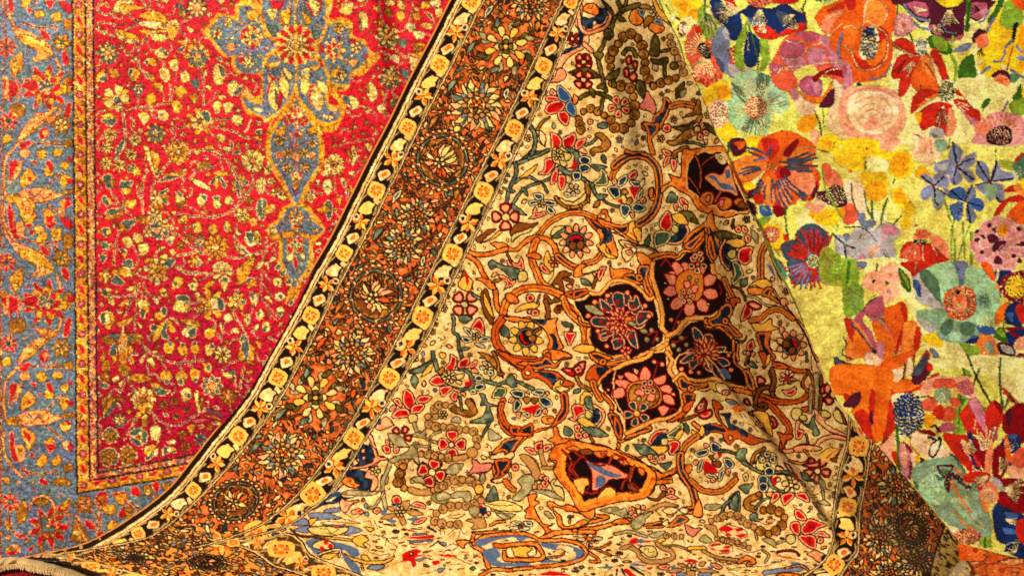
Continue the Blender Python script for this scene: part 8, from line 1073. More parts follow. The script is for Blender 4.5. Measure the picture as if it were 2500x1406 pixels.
FLORAL = '''
@ 1640 0 2.3273
p a -60 0 1000 0 1000 800 400 900 -100 300
p y 0 0 160 0 150 130 60 150 30 60; p Y 60 10 90 20 80 70 50 50; p Y 110 60 150 60 140 110 90 90; p w 30 130 100 90 150 160 150 240 60 120
s M 8 -30 30 0 90 40 110; s M 9 -20 120 0 150; p P -10 80 20 100 0 130
p g 150 60 190 30 250 80 290 140 280 200 250 230 200 230 150 140; h k 200 30 20 170 50 100 6 3; h k 200 90 10 120 20 160 9 3; h G 205 60 20 150 60 120 5 3; s d 5 190 0 185 60 200 120
p R 70 190 80 140 60 125 40 140 30 170 50 215; p P 40 150 60 135 90 150 95 185 80 210 50 190; s M 6 65 140 60 170 75 200
p c 80 220 130 140 160 190 180 240 240 200 250 260 235 300 270 380 290 430 240 470 200 495 150 460 110 380 75 300; p r 130 160 160 150 170 200 150 210; h k 190 290 40 190 60 130 11 3; h k 180 280 40 110 150 260 9 3; h k 200 270 30 80 280 320 4 3; h r 195 300 150 200 55 125 8 9
p x 150 255 180 245 215 290 225 330 195 335 155 295; e k 188 290 30 38 26 6; e x 188 290 34 42 14 6
p l 230 240 270 160 340 150 330 300 400 440 330 440 270 360 230 310; p L 300 160 340 150 330 230 290 200; p s 250 330 290 360 300 420 270 390; p L 320 360 400 380 450 400 430 440 340 430; e r 345 315 25 60 15 13
p n 220 0 280 0 300 60 400 60 450 30 560 50 640 20 700 60 750 80 760 130 700 180 610 200 580 170 490 165 440 110 390 80 400 160 350 210 300 150 250 110 225 50; p n 330 150 400 150 370 230 330 220; p s 240 20 290 30 330 90 270 80; p s 600 60 660 90 640 150 600 100; p b 440 100 530 120 500 165 450 140
p R 240 60 260 110 300 160 270 130 245 90; p r 300 0 350 0 370 60 330 60; p r 460 160 520 140 590 180 600 220 510 220; p r 600 210 660 160 740 130 765 170 660 200; p r 560 0 720 0 680 25 580 20; s R 10 740 50 765 110 760 160
p C 430 0 560 0 560 20 500 45 450 30; e r 495 15 60 28 24 8; h k 500 40 20 130 60 120 8 3; h k 700 80 10 100 120 170 5 3; h k 400 60 20 140 150 210 8 3; h k 330 60 10 90 100 170 5 3; h k 540 190 10 70 180 260 5 3; h k 720 170 10 70 180 260 5 3
p g 430 110 400 170 360 260 365 380 400 410 415 390 400 280 440 190; p g 440 120 460 200 490 220 540 230 555 330 530 400 500 400 510 330 490 270 450 200; p n 430 180 490 220 500 300 480 370 440 385 410 350 410 280 425 220; s k 4 430 130 435 290; s G 8 440 150 470 260 490 340 490 400
p t 330 490 380 420 480 400 570 450 620 490 660 560 660 620 640 640 600 650 570 640 550 760 540 800 490 790 440 740 380 740 330 700 310 640 315 570 340 560; p T 330 470 400 510 430 590 400 580; p T 480 540 490 420 560 440 540 500 510 560; p T 440 660 460 660 430 750 400 740; p e 560 520 640 560 650 600 560 600; h k 480 610 60 190 -130 -50 12 3; h w 480 610 60 190 50 130 12 3; h w 480 610 60 180 -35 30 8 3; h w 480 610 60 150 140 200 7 3; h T 480 610 60 170 60 130 6 4; h k 480 610 80 200 -150 -130 3 3
o C 62 478 612; o k 57 478 612; e r 478 612 56 62 62 8
p y 190 510 250 470 320 470 340 560 290 580 220 600 180 570; p Y 260 500 320 490 330 540 270 560; p y 250 700 330 700 370 760 320 810 260 760; p Y 710 700 760 660 830 660 820 720 760 760 720 740
p P 215 600 250 570 310 580 325 650 300 710 250 730 215 680; e r 268 650 52 78 48 7
p c 580 330 620 250 680 190 780 180 850 200 900 210 900 260 960 330 1024 370 1024 500 960 490 900 440 860 440 800 380 700 390 690 540 640 500 580 480 560 400; p m 610 310 650 230 740 240 740 330 640 350; p m 700 190 800 180 850 210 790 240; p j 850 200 910 220 890 270 840 250; p j 770 290 830 270 880 300 860 370 780 370; p j 640 350 740 330 760 370 690 400; p m 560 360 640 380 600 430 560 410; p m 720 470 780 430 850 460 850 540 800 550 740 520; p j 790 470 820 450 850 500 820 540; p c 570 430 680 420 720 480 680 520 600 500; p j 890 270 940 280 960 330 900 340; p j 900 340 980 340 1010 370 940 390; p R 800 440 880 390 950 390 990 450 930 430 860 430 820 470; p P 690 560 730 530 820 600 820 640 740 650; p j 670 500 710 520 720 570 680 560; p q 700 500 740 530 800 550 860 540 900 480 920 450 900 520 850 590 760 570; p M 850 580 920 500 920 600 880 615 840 610
s k 4 620 330 700 340 750 310 770 260; s k 4 580 400 680 380 760 380 860 360 960 360; s k 4 650 230 700 250 750 240 800 260 860 240; s k 4 850 440 900 400 960 390; s k 4 720 480 730 530 760 560; s k 4 680 420 780 420 800 400; s k 4 600 440 620 400 690 400
p o 810 100 860 40 900 30 1024 0 1024 350 960 330 900 260 900 200 860 180 820 120; p r 870 70 960 20 1024 0 1024 40 930 60; p C 860 110 900 80 960 60 1000 50 930 120 890 200 850 170; s k 4 870 120 940 80 1024 60; s k 4 900 200 950 150 1000 120; s l 16 1020 90 980 170 950 250 950 330; s k 4 980 200 1000 260 1024 300
p P 920 450 960 480 1024 500 1024 800 960 780 890 730 890 650 930 560; p p 970 540 1024 520 1024 760 960 720 950 620
s G 7 810 630 840 700 850 780; s G 6 860 620 865 720; p p 780 760 830 740 840 800 800 819; p y 840 780 900 760 940 770 930 819 850 819; p y 950 800 1024 790 1024 819
s G 9 760 0 740 60; e T 860 5 50 10 14 9; p a 760 20 850 20 800 120 770 120
@ 1740 340 2.3273
p y 100 90 180 0 300 -20 320 40 200 100; p y 200 50 260 40 290 80; p M 100 0 180 0 190 70 130 100 100 60; p o 120 20 190 10 160 60; s G 12 90 20 90 70
p o 270 0 330 -30 420 -50 520 -10 570 30 590 60 560 120 610 210 590 290 540 350 490 340 450 390 400 390 350 390 260 350 200 330 130 240 105 140 130 120 200 110 240 60
p O 110 150 200 90 300 130 310 170 220 230 150 230; p O 380 140 450 60 560 40 590 90 540 150 420 170; p C 350 160 480 160 570 200 580 280 520 330 440 270 380 240; p O 250 270 320 210 350 340 330 380 280 350; p C 360 230 440 290 450 380 400 390 380 330; p r 280 0 360 0 380 60 340 110 310 100 290 50; p R 400 80 470 0 490 20 430 100; p r 360 170 400 150 440 180 410 230 360 220; p R 380 170 430 170 440 210 390 220; p M 200 300 260 230 280 240 240 320 200 340; p w 210 250 280 190 300 180 270 220 240 260; p y 170 260 210 240 250 270 200 290; p r 230 330 270 300 290 360 250 370; p r 370 340 390 380 370 420 340 400; p r 500 350 560 330 590 240 610 260 570 340; p M 560 310 590 260 600 290 570 340
h s 330 150 60 200 155 178 3 8; h s 330 150 90 270 -22 12 6 9; h s 340 150 90 260 38 95 7 8; h s 320 160 90 210 95 125 3 8; s s 14 200 50 250 60 310 90; s s 12 200 70 290 110; s s 14 330 40 325 90; s s 8 380 130 450 130 560 110; s l 12 240 120 300 110; e R 330 150 22 22 10 6; e k 330 160 30 24 12 4; h s 490 290 0 60 20 70 3 9
p b 270 380 320 380 340 430 290 440 265 410; p e 280 390 300 385 310 410; p g 240 460 330 440 300 490 250 490; p R 340 380 410 390 410 430 360 440; p M 190 350 240 370 250 430 220 420
p a 420 400 500 370 620 380 680 430 780 480 860 480 1024 400 1024 819 600 819 400 600; p w 520 400 620 400 600 560 480 480; p w 780 380 900 400 1000 420 900 560 800 540
s G 10 412 400 415 480 430 570; p y 280 490 340 480 400 520 410 600 370 640 310 590 290 540; o c 46 335 540; h k 335 540 5 46 0 360 9 3; s o 10 400 540 410 590 370 630; 
p y 540 420 600 400 700 400 720 440 690 490 600 480; p Y 550 410 590 410 570 450; o o 6 670 435
p s 480 520 540 480 600 490 650 530 665 590 620 650 600 680 550 680 500 640 470 590; p s 390 600 470 570 540 640 560 700 440 700 400 660; p s 430 690 540 690 610 720 620 790 540 819 450 819 430 740; p l 500 600 560 640 550 680 490 640; p b 590 740 620 780 600 819 580 780; h r 575 690 50 200 -115 -50 7 8; h r 570 690 50 180 -175 -120 7 9; h r 575 700 40 180 70 175 10 9; h l 575 690 60 190 100 170 6 7; h R 575 690 60 200 -110 -60 4 7; o k 38 572 695; e x 572 695 36 34 30 6; e G 572 695 34 30 16 7
p u 610 650 660 610 720 670 800 690 820 740 800 819 620 819; p g 700 640 740 720 720 800 640 790; s T 30 765 700 755 819; e g 700 740 80 80 60 8; e w 690 720 80 80 40 4
s k 3 620 650 690 720
s g 8 350 620 380 660; p T 350 680 380 690 410 740 420 800 390 760; s r 10 380 690 420 750; p r 400 560 420 540 430 580
p C 640 190 690 170 730 220 740 270 680 290 640 250; p c 620 150 660 140 680 200 650 230; s p 6 690 190 700 220; p M 640 290 700 260 760 300 770 360 710 390 600 340 600 300; e k 700 320 62 55 40 9; e M 610 345 25 30 12 10; e k 610 350 28 32 14 5
p p 520 380 580 350 640 370 600 420; p P 750 240 800 240 840 320 850 430 790 410 760 340; p c 750 380 800 370 830 430 800 480 740 470; o Y 24 730 415
s g 9 620 160 640 280 700 390 740 450; s g 7 780 250 800 340 820 410; s g 6 860 290 870 380 910 460; s g 9 905 350 900 440; s g 8 990 340 960 420 955 480; s g 5 710 490 700 520
p y 600 0 720 0 700 60 620 80; p Y 620 10 680 10 660 50; p y 770 0 860 -10 880 60 870 120 840 160 780 180 760 110; p Y 770 90 830 80 870 130 820 170 780 160; p y 860 20 960 10 1000 70 920 100; p y 690 60 770 60 780 140 700 140; p y 860 190 940 180 990 220 980 300 930 350 880 330 870 270 840 230; p Y 880 260 960 240 990 290 930 340; p w 880 100 960 120 900 170; o o 8 870 50 920 260 785 180; s s 5 690 20 685 50; s s 5 600 60 660 75; s G 6 865 130 870 160; 
p l 820 440 850 410 870 450 850 500; p l 880 460 930 470 900 510 860 500; s M 8 750 500 850 500; p L 700 540 760 560 800 520 850 500 900 520 960 480 1024 490 1024 660 960 720 880 700 820 740 800 680 700 640; p l 740 540 780 540 760 580; p j 960 490 1024 500 1024 560 960 560; p p 900 600 960 600 930 660 880 650; p j 820 680 860 650 870 720 830 740; p L 930 640 980 680 940 710; s n 8 680 535 740 590; s n 8 750 600 760 690; s n 7 750 600 810 620; s s 6 860 500 835 560; s s 7 870 510 930 580; e s 860 500 14 14 6 6; e L 880 590 90 80 60 9; s g 8 930 720 925 760; s G 10 970 650 1010 700 1024 720
@ 2060 0 2.3273
p w 270 100 700 120 1024 100 1024 700 300 819 260 500; p a 300 150 420 130 520 250 700 260 720 380 620 460 500 300; p y 800 160 900 60 1024 160 1024 400 960 430 940 380 860 360 760 330 780 250; p y 760 380 850 330 900 400 820 440; p g 900 60 940 0 1024 100 960 170 890 140; p o 950 0 1024 0 1024 60 980 40; p Y 1000 160 1024 150 1024 400 990 330; p y 960 540 1024 500 1024 580
p o 0 40 60 0 260 0 300 60 290 160 270 200 280 300 250 400 180 450 60 470 0 480; p q 0 150 60 130 100 130 60 250 40 300 0 270; p O 120 20 200 10 240 60 230 140 160 150 120 120; p r 0 0 60 0 70 40 30 60; p r 200 150 250 190 250 300 210 380 150 400 60 380 50 300 100 340 180 330 200 250; p q 120 320 190 270 240 220 230 320 160 380; p o 30 400 120 410 220 400 230 440 80 470; s k 5 100 200 110 140 130 20 170 0; s k 5 130 120 200 160 240 200 250 290 210 370 140 400 80 380 40 300; s k 5 220 10 250 60 230 130; s k 5 0 160 50 150 100 190; s k 5 0 260 50 300; s l 8 270 360 230 430 150 450; o n 14 85 485
p k 105 210 120 170 160 150 195 180 195 280 160 330 110 340 85 290; e s 145 250 52 90 46 11; e n 145 180 30 25 8 20; e l 150 290 40 40 14 12; s x 4 110 220 150 190 
p j 0 360 40 380 50 500 0 510; p m 0 370 20 400 0 440
p p 0 520 100 490 200 490 290 520 340 600 350 700 300 780 200 800 80 790 0 740; p P 30 560 120 520 240 530 310 600 290 700 200 760 80 740 20 650; s p 9 50 600 120 560 220 560 270 620 260 690 180 720 90 700 60 640; s p 8 90 620 150 590 220 610 220 660 150 680 100 660; s C 5 10 560 90 510 200 510 300 560; s C 5 0 700 80 760 200 770 300 720; s C 5 120 640 160 620 200 640 170 660; s p 8 300 540 340 640 320 740; p p 110 720 160 660 210 720 160 740; e P 170 640 140 120 40 5
p M 270 0 330 0 330 20 290 30; p j 300 90 340 80 400 120 390 180 340 210 290 200 290 130; h 7 345 145 15 60 0 360 10 12; o c 13 342 145; s G 10 305 30 305 80; s G 8 375 190 395 250
p M 340 0 830 0 820 60 780 110 740 120 690 80 680 200 600 230 520 210 480 160 490 110 440 130 380 80; p m 360 20 460 20 480 90 420 90; p M 540 110 600 70 650 130 680 180 620 190 560 180; p m 480 150 540 150 560 210 610 220 680 200 660 230 560 230; p m 720 20 810 20 810 80 760 110 710 80; p j 760 60 820 50 800 100; s l 14 345 30 390 90 480 120; s l 16 400 130 440 160 490 170; s l 10 830 50 800 110 770 130; s l 8 560 110 580 180 640 190; p y 530 0 670 0 650 30 590 45 540 20; h k 600 40 20 110 60 120 7 4; h k 520 90 60 110 60 100 5 4; h k 470 60 0 80 160 200 4 3; h # 780 60 10 80 150 220 5 3
s G 26 705 0 710 60 700 170; s d 8 715 20 700 160; s G 30 900 0 870 60 830 120; s l 18 850 110 820 170; p l 620 290 680 250 730 250 700 290 640 300
p G 470 220 540 200 600 250 620 300 570 310 490 270; p g 500 200 580 230 590 290 530 280; s g 16 620 210 610 270; s g 16 610 320 635 370 630 460; p G 660 360 720 310 740 320 750 400 760 430 700 450 650 440
p r 275 260 300 225 350 220 400 260 410 330 350 300; s k 5 280 250 340 290 400 320; s k 5 300 310 360 320 430 330; p k 405 250 440 210 480 240 485 310 440 330 410 300; e s 442 265 34 45 30 7; e x 445 310 40 22 26 7; e L 440 250 30 34 14 8
p r 270 440 290 350 330 310 380 330 330 440; p r 310 540 320 440 370 340 440 320 420 400 380 480 340 545; p o 380 480 410 380 450 320 500 330 530 450 540 520 480 540 430 530; p r 490 300 520 280 560 330 600 460 550 450 520 370; p O 440 330 500 340 540 430 520 460 450 400; h k 430 330 40 130 120 150 4 4; h R 360 330 20 130 115 135 3 4; s k 5 480 340 540 440; s R 4 460 350 530 460; s G 8 435 480 438 510; p k 500 330 560 460 530 450
p r 380 650 390 560 440 510 500 510 540 540 480 580 430 610; p r 440 740 430 640 500 590 560 580 620 600 640 650 610 720 570 770 520 720; p C 600 620 640 640 640 720 600 780 580 760; p r 620 570 700 570 760 600 780 660 770 690 700 660; p r 640 510 720 510 710 540 760 570 700 560 640 540; p Y 400 650 440 640 430 700; p j 640 590 700 650 790 710 740 720 680 650; p w 620 600 680 680 700 760 640 800 640 700; p q 540 520 520 560 460 590 420 600; h k 560 590 20 150 70 110 5 4; h k 560 560 20 100 150 180 4 4; h k 620 570 30 120 10 50 3 3; h R 560 590 30 150 75 115 4 4
o k 40 585 490 585 520 585 545; e x 585 520 50 58 54 8
p P 390 760 440 750 480 810 400 810; s c 5 400 760 480 800; p L 490 740 560 730 570 800 500 810; p T 500 760 540 780 520 810; 
p M 735 200 760 170 800 170 820 190 790 200 750 240 730 240; p C 750 220 800 190 820 210 820 260 780 280 755 260; h o 780 230 0 30 0 360 8 3; h # 780 275 5 50 60 130 4 3; p N 965 140 990 130 980 180 965 240 955 230; s l 12 960 230 920 270 910 320 890 350; s l 12 980 260 1010 300; s r 8 960 270 945 330 925 400; s l 10 850 350 880 350; s l 16 780 420 830 380; p l 980 330 1020 320 1020 350; s l 12 950 400 1000 430 1024 440; p l 720 540 790 560 740 560
p M 845 440 860 410 910 400 945 430 940 470; p C 850 450 880 430 930 440 940 480 900 510 870 500; h o 895 460 0 40 0 360 9 3; s # 4 850 480 790 480; s # 4 850 480 800 495; s # 4 905 510 900 580; s # 4 910 510 915 570; s # 4 850 580 850 630; s # 3 865 600 865 640
p w 640 450 830 460 960 520 980 640 820 640 720 600; e a 850 540 90 60 30 8; p G 960 560 990 500 1010 480 1010 560 980 600; p g 940 590 1024 560 1024 650 960 640; s g 8 830 570 790 630; p G 780 620 800 570 830 560 820 600; s l 10 930 580 900 640; p T 950 420 1000 440 960 470
p 7 780 700 830 650 920 640 1000 660 1024 700 1024 819 740 819 750 760; h p 880 770 70 150 -170 -10 16 6; h c 880 770 80 150 -170 -10 12 4; p C 780 690 860 730 810 770 740 740; p # 810 770 860 725 930 720 955 760 940 819 830 819; e p 885 770 66 48 46 8
@ 2060 340 2.3273
p P 390 60 450 0 580 0 560 60 530 130 430 130; p p 430 0 500 0 480 60 430 80; s o 5 490 0 500 80; p e 510 20 550 0 590 20 580 60 540 70; s c 5 585 20 590 60; p P 0 250 80 240 120 300 130 380 90 420 40 330; p p 190 0 320 0 290 50 240 70 190 40; 
p y 0 0 180 0 200 60 130 100 80 70 0 60; p y 20 100 90 90 130 150 90 180 20 170; p y 80 200 160 180 240 200 250 300 200 350 130 330 120 260; p Y 140 250 220 250 240 320 180 350 130 320; p y 250 140 270 80 340 60 390 110 400 170 350 220 290 220 250 180; p Y 260 140 300 80 360 90 380 150 330 210 280 200; p y 190 60 280 80 260 120 200 130; p Y 400 190 440 150 490 190 480 230 420 220; p y 270 290 330 280 370 340 400 380 400 430 350 440 330 400 280 350; p Y 290 300 340 300 350 360 300 360; p y 330 440 370 450 380 500 330 500; p w 130 110 250 120 240 180 150 180; o o 8 340 145 180 262 375 358 38 180 130 55; o o 8 412 490; s G 8 290 225 280 250; s G 8 125 130 120 175
s G 7 40 250 50 340 70 400; s G 6 115 290 130 380 160 450; s G 9 158 350 162 450; s G 8 248 340 225 410 210 480; s G 6 330 435 275 490; s G 8 600 0 597 50; s G 5 520 130 520 160
p 6 595 100 620 30 670 60 670 110 650 160 610 130; p 6 650 150 690 100 750 80 740 140 700 160 660 180; p 6 660 170 710 170 745 220 720 250 680 210; p 6 600 200 620 180 650 170 670 230 640 260 610 250; p 6 510 170 540 130 610 120 650 160 620 200 560 200; p L 530 150 590 140 570 180; s N 10 620 20 630 90 645 150; s N 9 650 155 700 120 740 110; s N 8 650 165 740 230; s N 9 640 170 625 220 630 260; o R 8 645 158
p 6 435 210 470 200 510 230 520 270 470 250; p 6 510 210 560 190 600 230 590 270 530 270; p 6 440 290 500 260 520 290 480 340 450 340; p 6 520 290 570 310 570 350 540 400 510 380 500 330; p 6 560 270 600 290 600 330; s N 9 440 210 510 265; s N 9 520 260 570 210; s N 10 515 280 520 350 545 390; s N 6 530 280 590 320; o R 10 513 268; e e 530 340 30 50 14 10
p l 750 190 760 130 810 140 830 230 790 240; p 6 840 220 860 140 890 130 900 180 960 190 960 230 880 240; p 6 840 250 900 260 910 330 890 360 850 310; p 6 750 260 830 250 820 290 790 310; s N 11 760 130 790 180 830 240; s N 11 840 230 870 130; s N 9 840 240 960 225; s N 9 750 260 830 245; s N 11 835 250 860 320 895 360; o R 10 833 240; p e 800 260 870 270 860 330 820 350 
p b 600 300 640 270 690 290 690 350 640 340 600 330; p l 700 290 740 270 750 330 700 350; p b 700 360 760 330 800 370 780 410 720 390; p b 610 370 680 360 660 460 630 450 600 400; p l 700 370 750 420 740 470 700 460; s N 9 610 290 680 350; s N 9 730 260 690 350; s N 8 700 355 790 385; s N 10 700 370 720 470; s N 5 640 440 680 370; o R 8 690 352; e l 650 400 30 50 18 9
s g 9 570 340 600 440 620 500 610 600 610 700; s G 8 630 450 610 520; s g 8 675 470 680 560 690 680; s g 7 720 480 680 580 650 680; s g 14 630 570 630 700; s g 16 725 530 725 710; s G 5 865 60 865 130; p u 880 120 960 130 970 180 900 160; p T 960 140 1024 80 1024 250 980 200; s r 14 970 130 1024 85; e k 1000 200 40 40 18 6
p r 850 450 870 390 920 340 1024 310 1024 360 940 360 900 410; p r 910 290 960 260 1024 280 1024 300 920 300; p O 960 270 1024 250 1024 330; p o 920 460 960 390 1024 350 1024 480; p y 1000 240 1024 220 1024 300
p j 750 540 790 480 880 455 980 470 1030 520 1040 620 1000 700 940 745 860 735 790 680 745 610; m 7 13 890 600 100 165 0 360 30; m 7 9 890 600 40 115 10 370 40; e p 890 600 150 140 50 7; p M 810 550 850 540 880 570 840 590; p M 840 620 870 580 930 580 890 610 860 640; p M 850 700 870 660 900 690 890 710; p M 880 640 900 610 930 590; p M 740 530 760 510 770 530; p M 740 570 770 560 765 590; p M 770 545 800 545 800 565; p M 840 510 860 500 860 530; o M 13 965 665 1000 690 785 640 825 490 995 510; o Y 34 905 520; e o 905 520 36 18 12 8; p M 980 600 1024 580 1024 610
p y 300 680 360 720 380 819 300 819; p G 240 640 300 700 350 770 340 819 290 740; p g 0 700 70 690 80 819 0 819; s G 12 30 700 20 819
p r 320 640 350 590 400 580 440 600 500 590 560 620 600 680 560 700 480 740 440 760 400 790 360 740 330 720; p c 330 640 400 590 430 620 440 740 400 770 350 720; p C 490 560 540 550 590 600 600 680 560 650 510 600; p C 400 540 430 510 480 520 490 560 400 570; s k 5 400 600 360 660 350 740; s k 5 450 600 450 680 470 740; s k 5 500 600 530 660; p k 400 630 410 640 400 680; p k 395 740 420 750 415 790; e o 440 540 40 26 22 9; p x 400 572 470 575 460 600 410 590; e w 440 585 34 10 10 7
p L 200 500 300 490 310 560 240 560; p j 220 490 300 500 300 540 230 540; p p 200 740 260 720 330 760 320 819 180 819; p L 240 600 290 620 300 680 250 660
@ 2060 640 2.3273
p w 60 0 400 0 440 260 900 420 1024 560 1024 700 880 819 700 700 500 560 340 200; p a 720 560 880 520 900 700 860 800 740 640; p O 740 430 830 410 870 480 880 600 820 650 780 560; p y 440 420 540 400 560 480 470 460; p a 480 480 560 560 720 560 740 640 560 620; e w 700 560 160 60 60 9
h p 265 70 15 65 0 360 14 17; o C 10 265 70; h p 170 110 15 60 0 360 14 17; o M 10 170 110; h p 255 165 15 60 0 360 14 17; o j 12 255 165; p G 310 30 350 60 380 120 380 170 340 150 320 100; p g 320 50 360 90 370 150; p r 320 0 510 0 440 60 400 90 370 50; s k 4 410 0 405 60; p G 190 170 180 190 170 195 200 160; s G 8 190 10 185 50; p G 240 110 260 120 240 130; p l 70 0 130 0 110 40
p g 0 0 70 0 70 100 110 160 110 280 60 300 0 290; s G 16 30 0 20 110; e T 60 200 50 90 40 10; e u 60 200 50 90 40 6; p e 0 320 60 320 70 360 0 340
p t 410 110 430 60 520 10 620 0 760 30 840 70 890 160 880 300 850 370 780 390 740 360 770 420 700 460 620 460 540 430 520 380 420 310 420 270 500 260; p L 410 130 390 90 440 50 470 40 480 110 540 210 570 260 500 260 410 210; p E 430 70 470 40 540 120 550 210 560 240 490 170; p b 390 120 410 100 440 150 430 200; p n 425 150 435 160 440 200; p e 420 280 560 260 570 290 540 360 430 340; p L 410 310 480 340 520 370 500 400 440 360; p e 540 370 600 310 640 340 760 350 770 420 700 460 560 440 530 410; p E 560 350 620 320 620 380 580 420 550 390; p E 680 340 740 350 740 400 690 420 660 380; p t 610 400 670 400 650 450 600 440; p b 760 360 850 370 860 400 810 410 760 390; p n 690 460 720 430 770 420 750 460; p b 720 430 740 410 760 430; p l 620 0 700 0 690 60 680 140 655 140 650 80; s s 5 640 20 660 60; p e 740 200 800 180 840 210 830 260 780 270; e E 800 220 36 36 26 8; e w 800 330 60 40 30 7
p o 590 300 570 230 580 170 640 140 720 150 750 210 740 290 680 325 620 320; e k 662 232 88 92 60 11; h r 662 232 40 92 0 360 34 8; h k 662 232 50 86 5 365 30 4; o C 42 655 215 660 240; h k 655 230 0 40 60 120 4 3; h o 655 230 5 48 240 300 6 4; o x 12 650 172
p n 860 50 960 60 900 160 890 200 870 120; p o 780 0 840 20 860 110 810 70; p O 870 110 890 180 860 130; s k 12 880 40 870 100;  p R 890 150 900 90 960 60 1024 60 1024 230 980 230 920 200; o y 64 980 140; e R 975 145 80 88 60 10; e k 970 145 82 88 46 6; e y 985 140 40 44 18 14; e O 985 140 40 44 8 10; p q 860 340 870 270 940 220 930 280 900 340; p n 915 340 920 270 960 230 1024 240 990 300 1024 380 960 360; p b 920 290 960 290 960 340; p r 980 250 1024 240 1024 350 990 310
p G 850 410 880 370 900 370 910 340 912 370 940 440 920 460 860 430; p g 870 400 900 380 920 430; p R 920 370 1024 370 1024 390 940 390; p n 920 400 1024 380 1024 420 980 440 960 500 930 440; p R 940 400 980 400 1000 440; p p 980 440 1024 420 1024 500 980 490; p M 870 460 940 460 980 520 930 540 890 520; p L 890 470 950 480 970 520 910 510; p R 930 600 960 540 1024 520 1024 620 960 620; p L 950 580 990 540 1024 540 1024 570; p e 800 470 830 450 850 490 850 530 820 510; e L 830 490 26 44 20 7; p g 660 460 760 480 770 520 720 540 680 500
p c 900 660 950 630 1024 690 1024 819 960 790 940 740; h r 990 690 60 110 100 220 9 16; p n 950 620 1024 620 1024 690 960 670; e w 990 650 44 34 34 9; e n 990 650 40 30 20 7
p m 120 290 110 340 160 400 200 500 210 540 170 500 60 340 110 270; p m 110 280 130 240 210 190 230 230 235 300 200 310 270 340 320 450 290 520 280 420 200 320 150 320; p j 150 330 190 320 290 430 300 500 270 440 200 350; p o 235 260 290 240 330 220 360 270 360 350 330 450 300 520 280 440 230 330; p q 160 350 200 340 280 440 280 540 240 580 200 480; p r 320 230 350 240 365 290 360 380 330 460 290 530 310 420 340 340 330 280; p O 340 350 400 330 420 380 400 500 350 570 250 620 180 600 230 560 310 520 330 450; p r 400 420 420 360 440 410 430 480 400 510; p o 180 580 280 540 400 500 390 560 300 600 200 620; p j 180 470 210 450 235 490 220 550 200 540; p O 10 460 60 340 120 400 170 500 200 560 120 560 100 540 20 560; p r 0 320 50 330 60 400 60 460 30 420; p q 60 400 140 450 180 520 120 540 60 500; s s 12 40 350 90 400 150 480 170 500; s N 7 110 280 130 240 190 195; p M 150 510 180 500 180 540 160 530; p P 120 520 160 510 220 560 180 600 130 580; s s 8 0 430 15 470 -10 520 50 550
p M -60 540 0 560 60 590 30 620 -40 600; p s -60 540 -30 540 0 600 -30 590; p q -40 620 60 600 200 600 250 660 400 660 460 640 420 720 340 740 280 750 290 860 260 960 200 1020 110 960 80 800 0 760 -60 740; p r 60 600 120 590 180 620 100 640; p O 0 640 100 640 160 660 150 760 60 720 0 700; p r 280 740 400 720 500 640 540 630 520 680 420 730 320 750; p r 430 560 470 500 490 540 440 620; p M 400 600 440 560 480 560 500 600 470 660 410 700 385 660; p s 400 600 450 540 480 520 470 580 430 640 400 640; p r 470 560 510 600 480 620; p P 190 630 260 610 280 680 220 680; p P 270 620 340 600 330 660 290 680; s R 10 265 620 280 680; s R 12 350 580 340 660; s R 8 400 520 395 620; p P 360 560 380 540 390 620 360 640; s P 6 170 600 180 700; p l 490 490 520 500 545 550 520 560 500 520
p M 20 770 90 740 95 780 60 819 0 819
'''
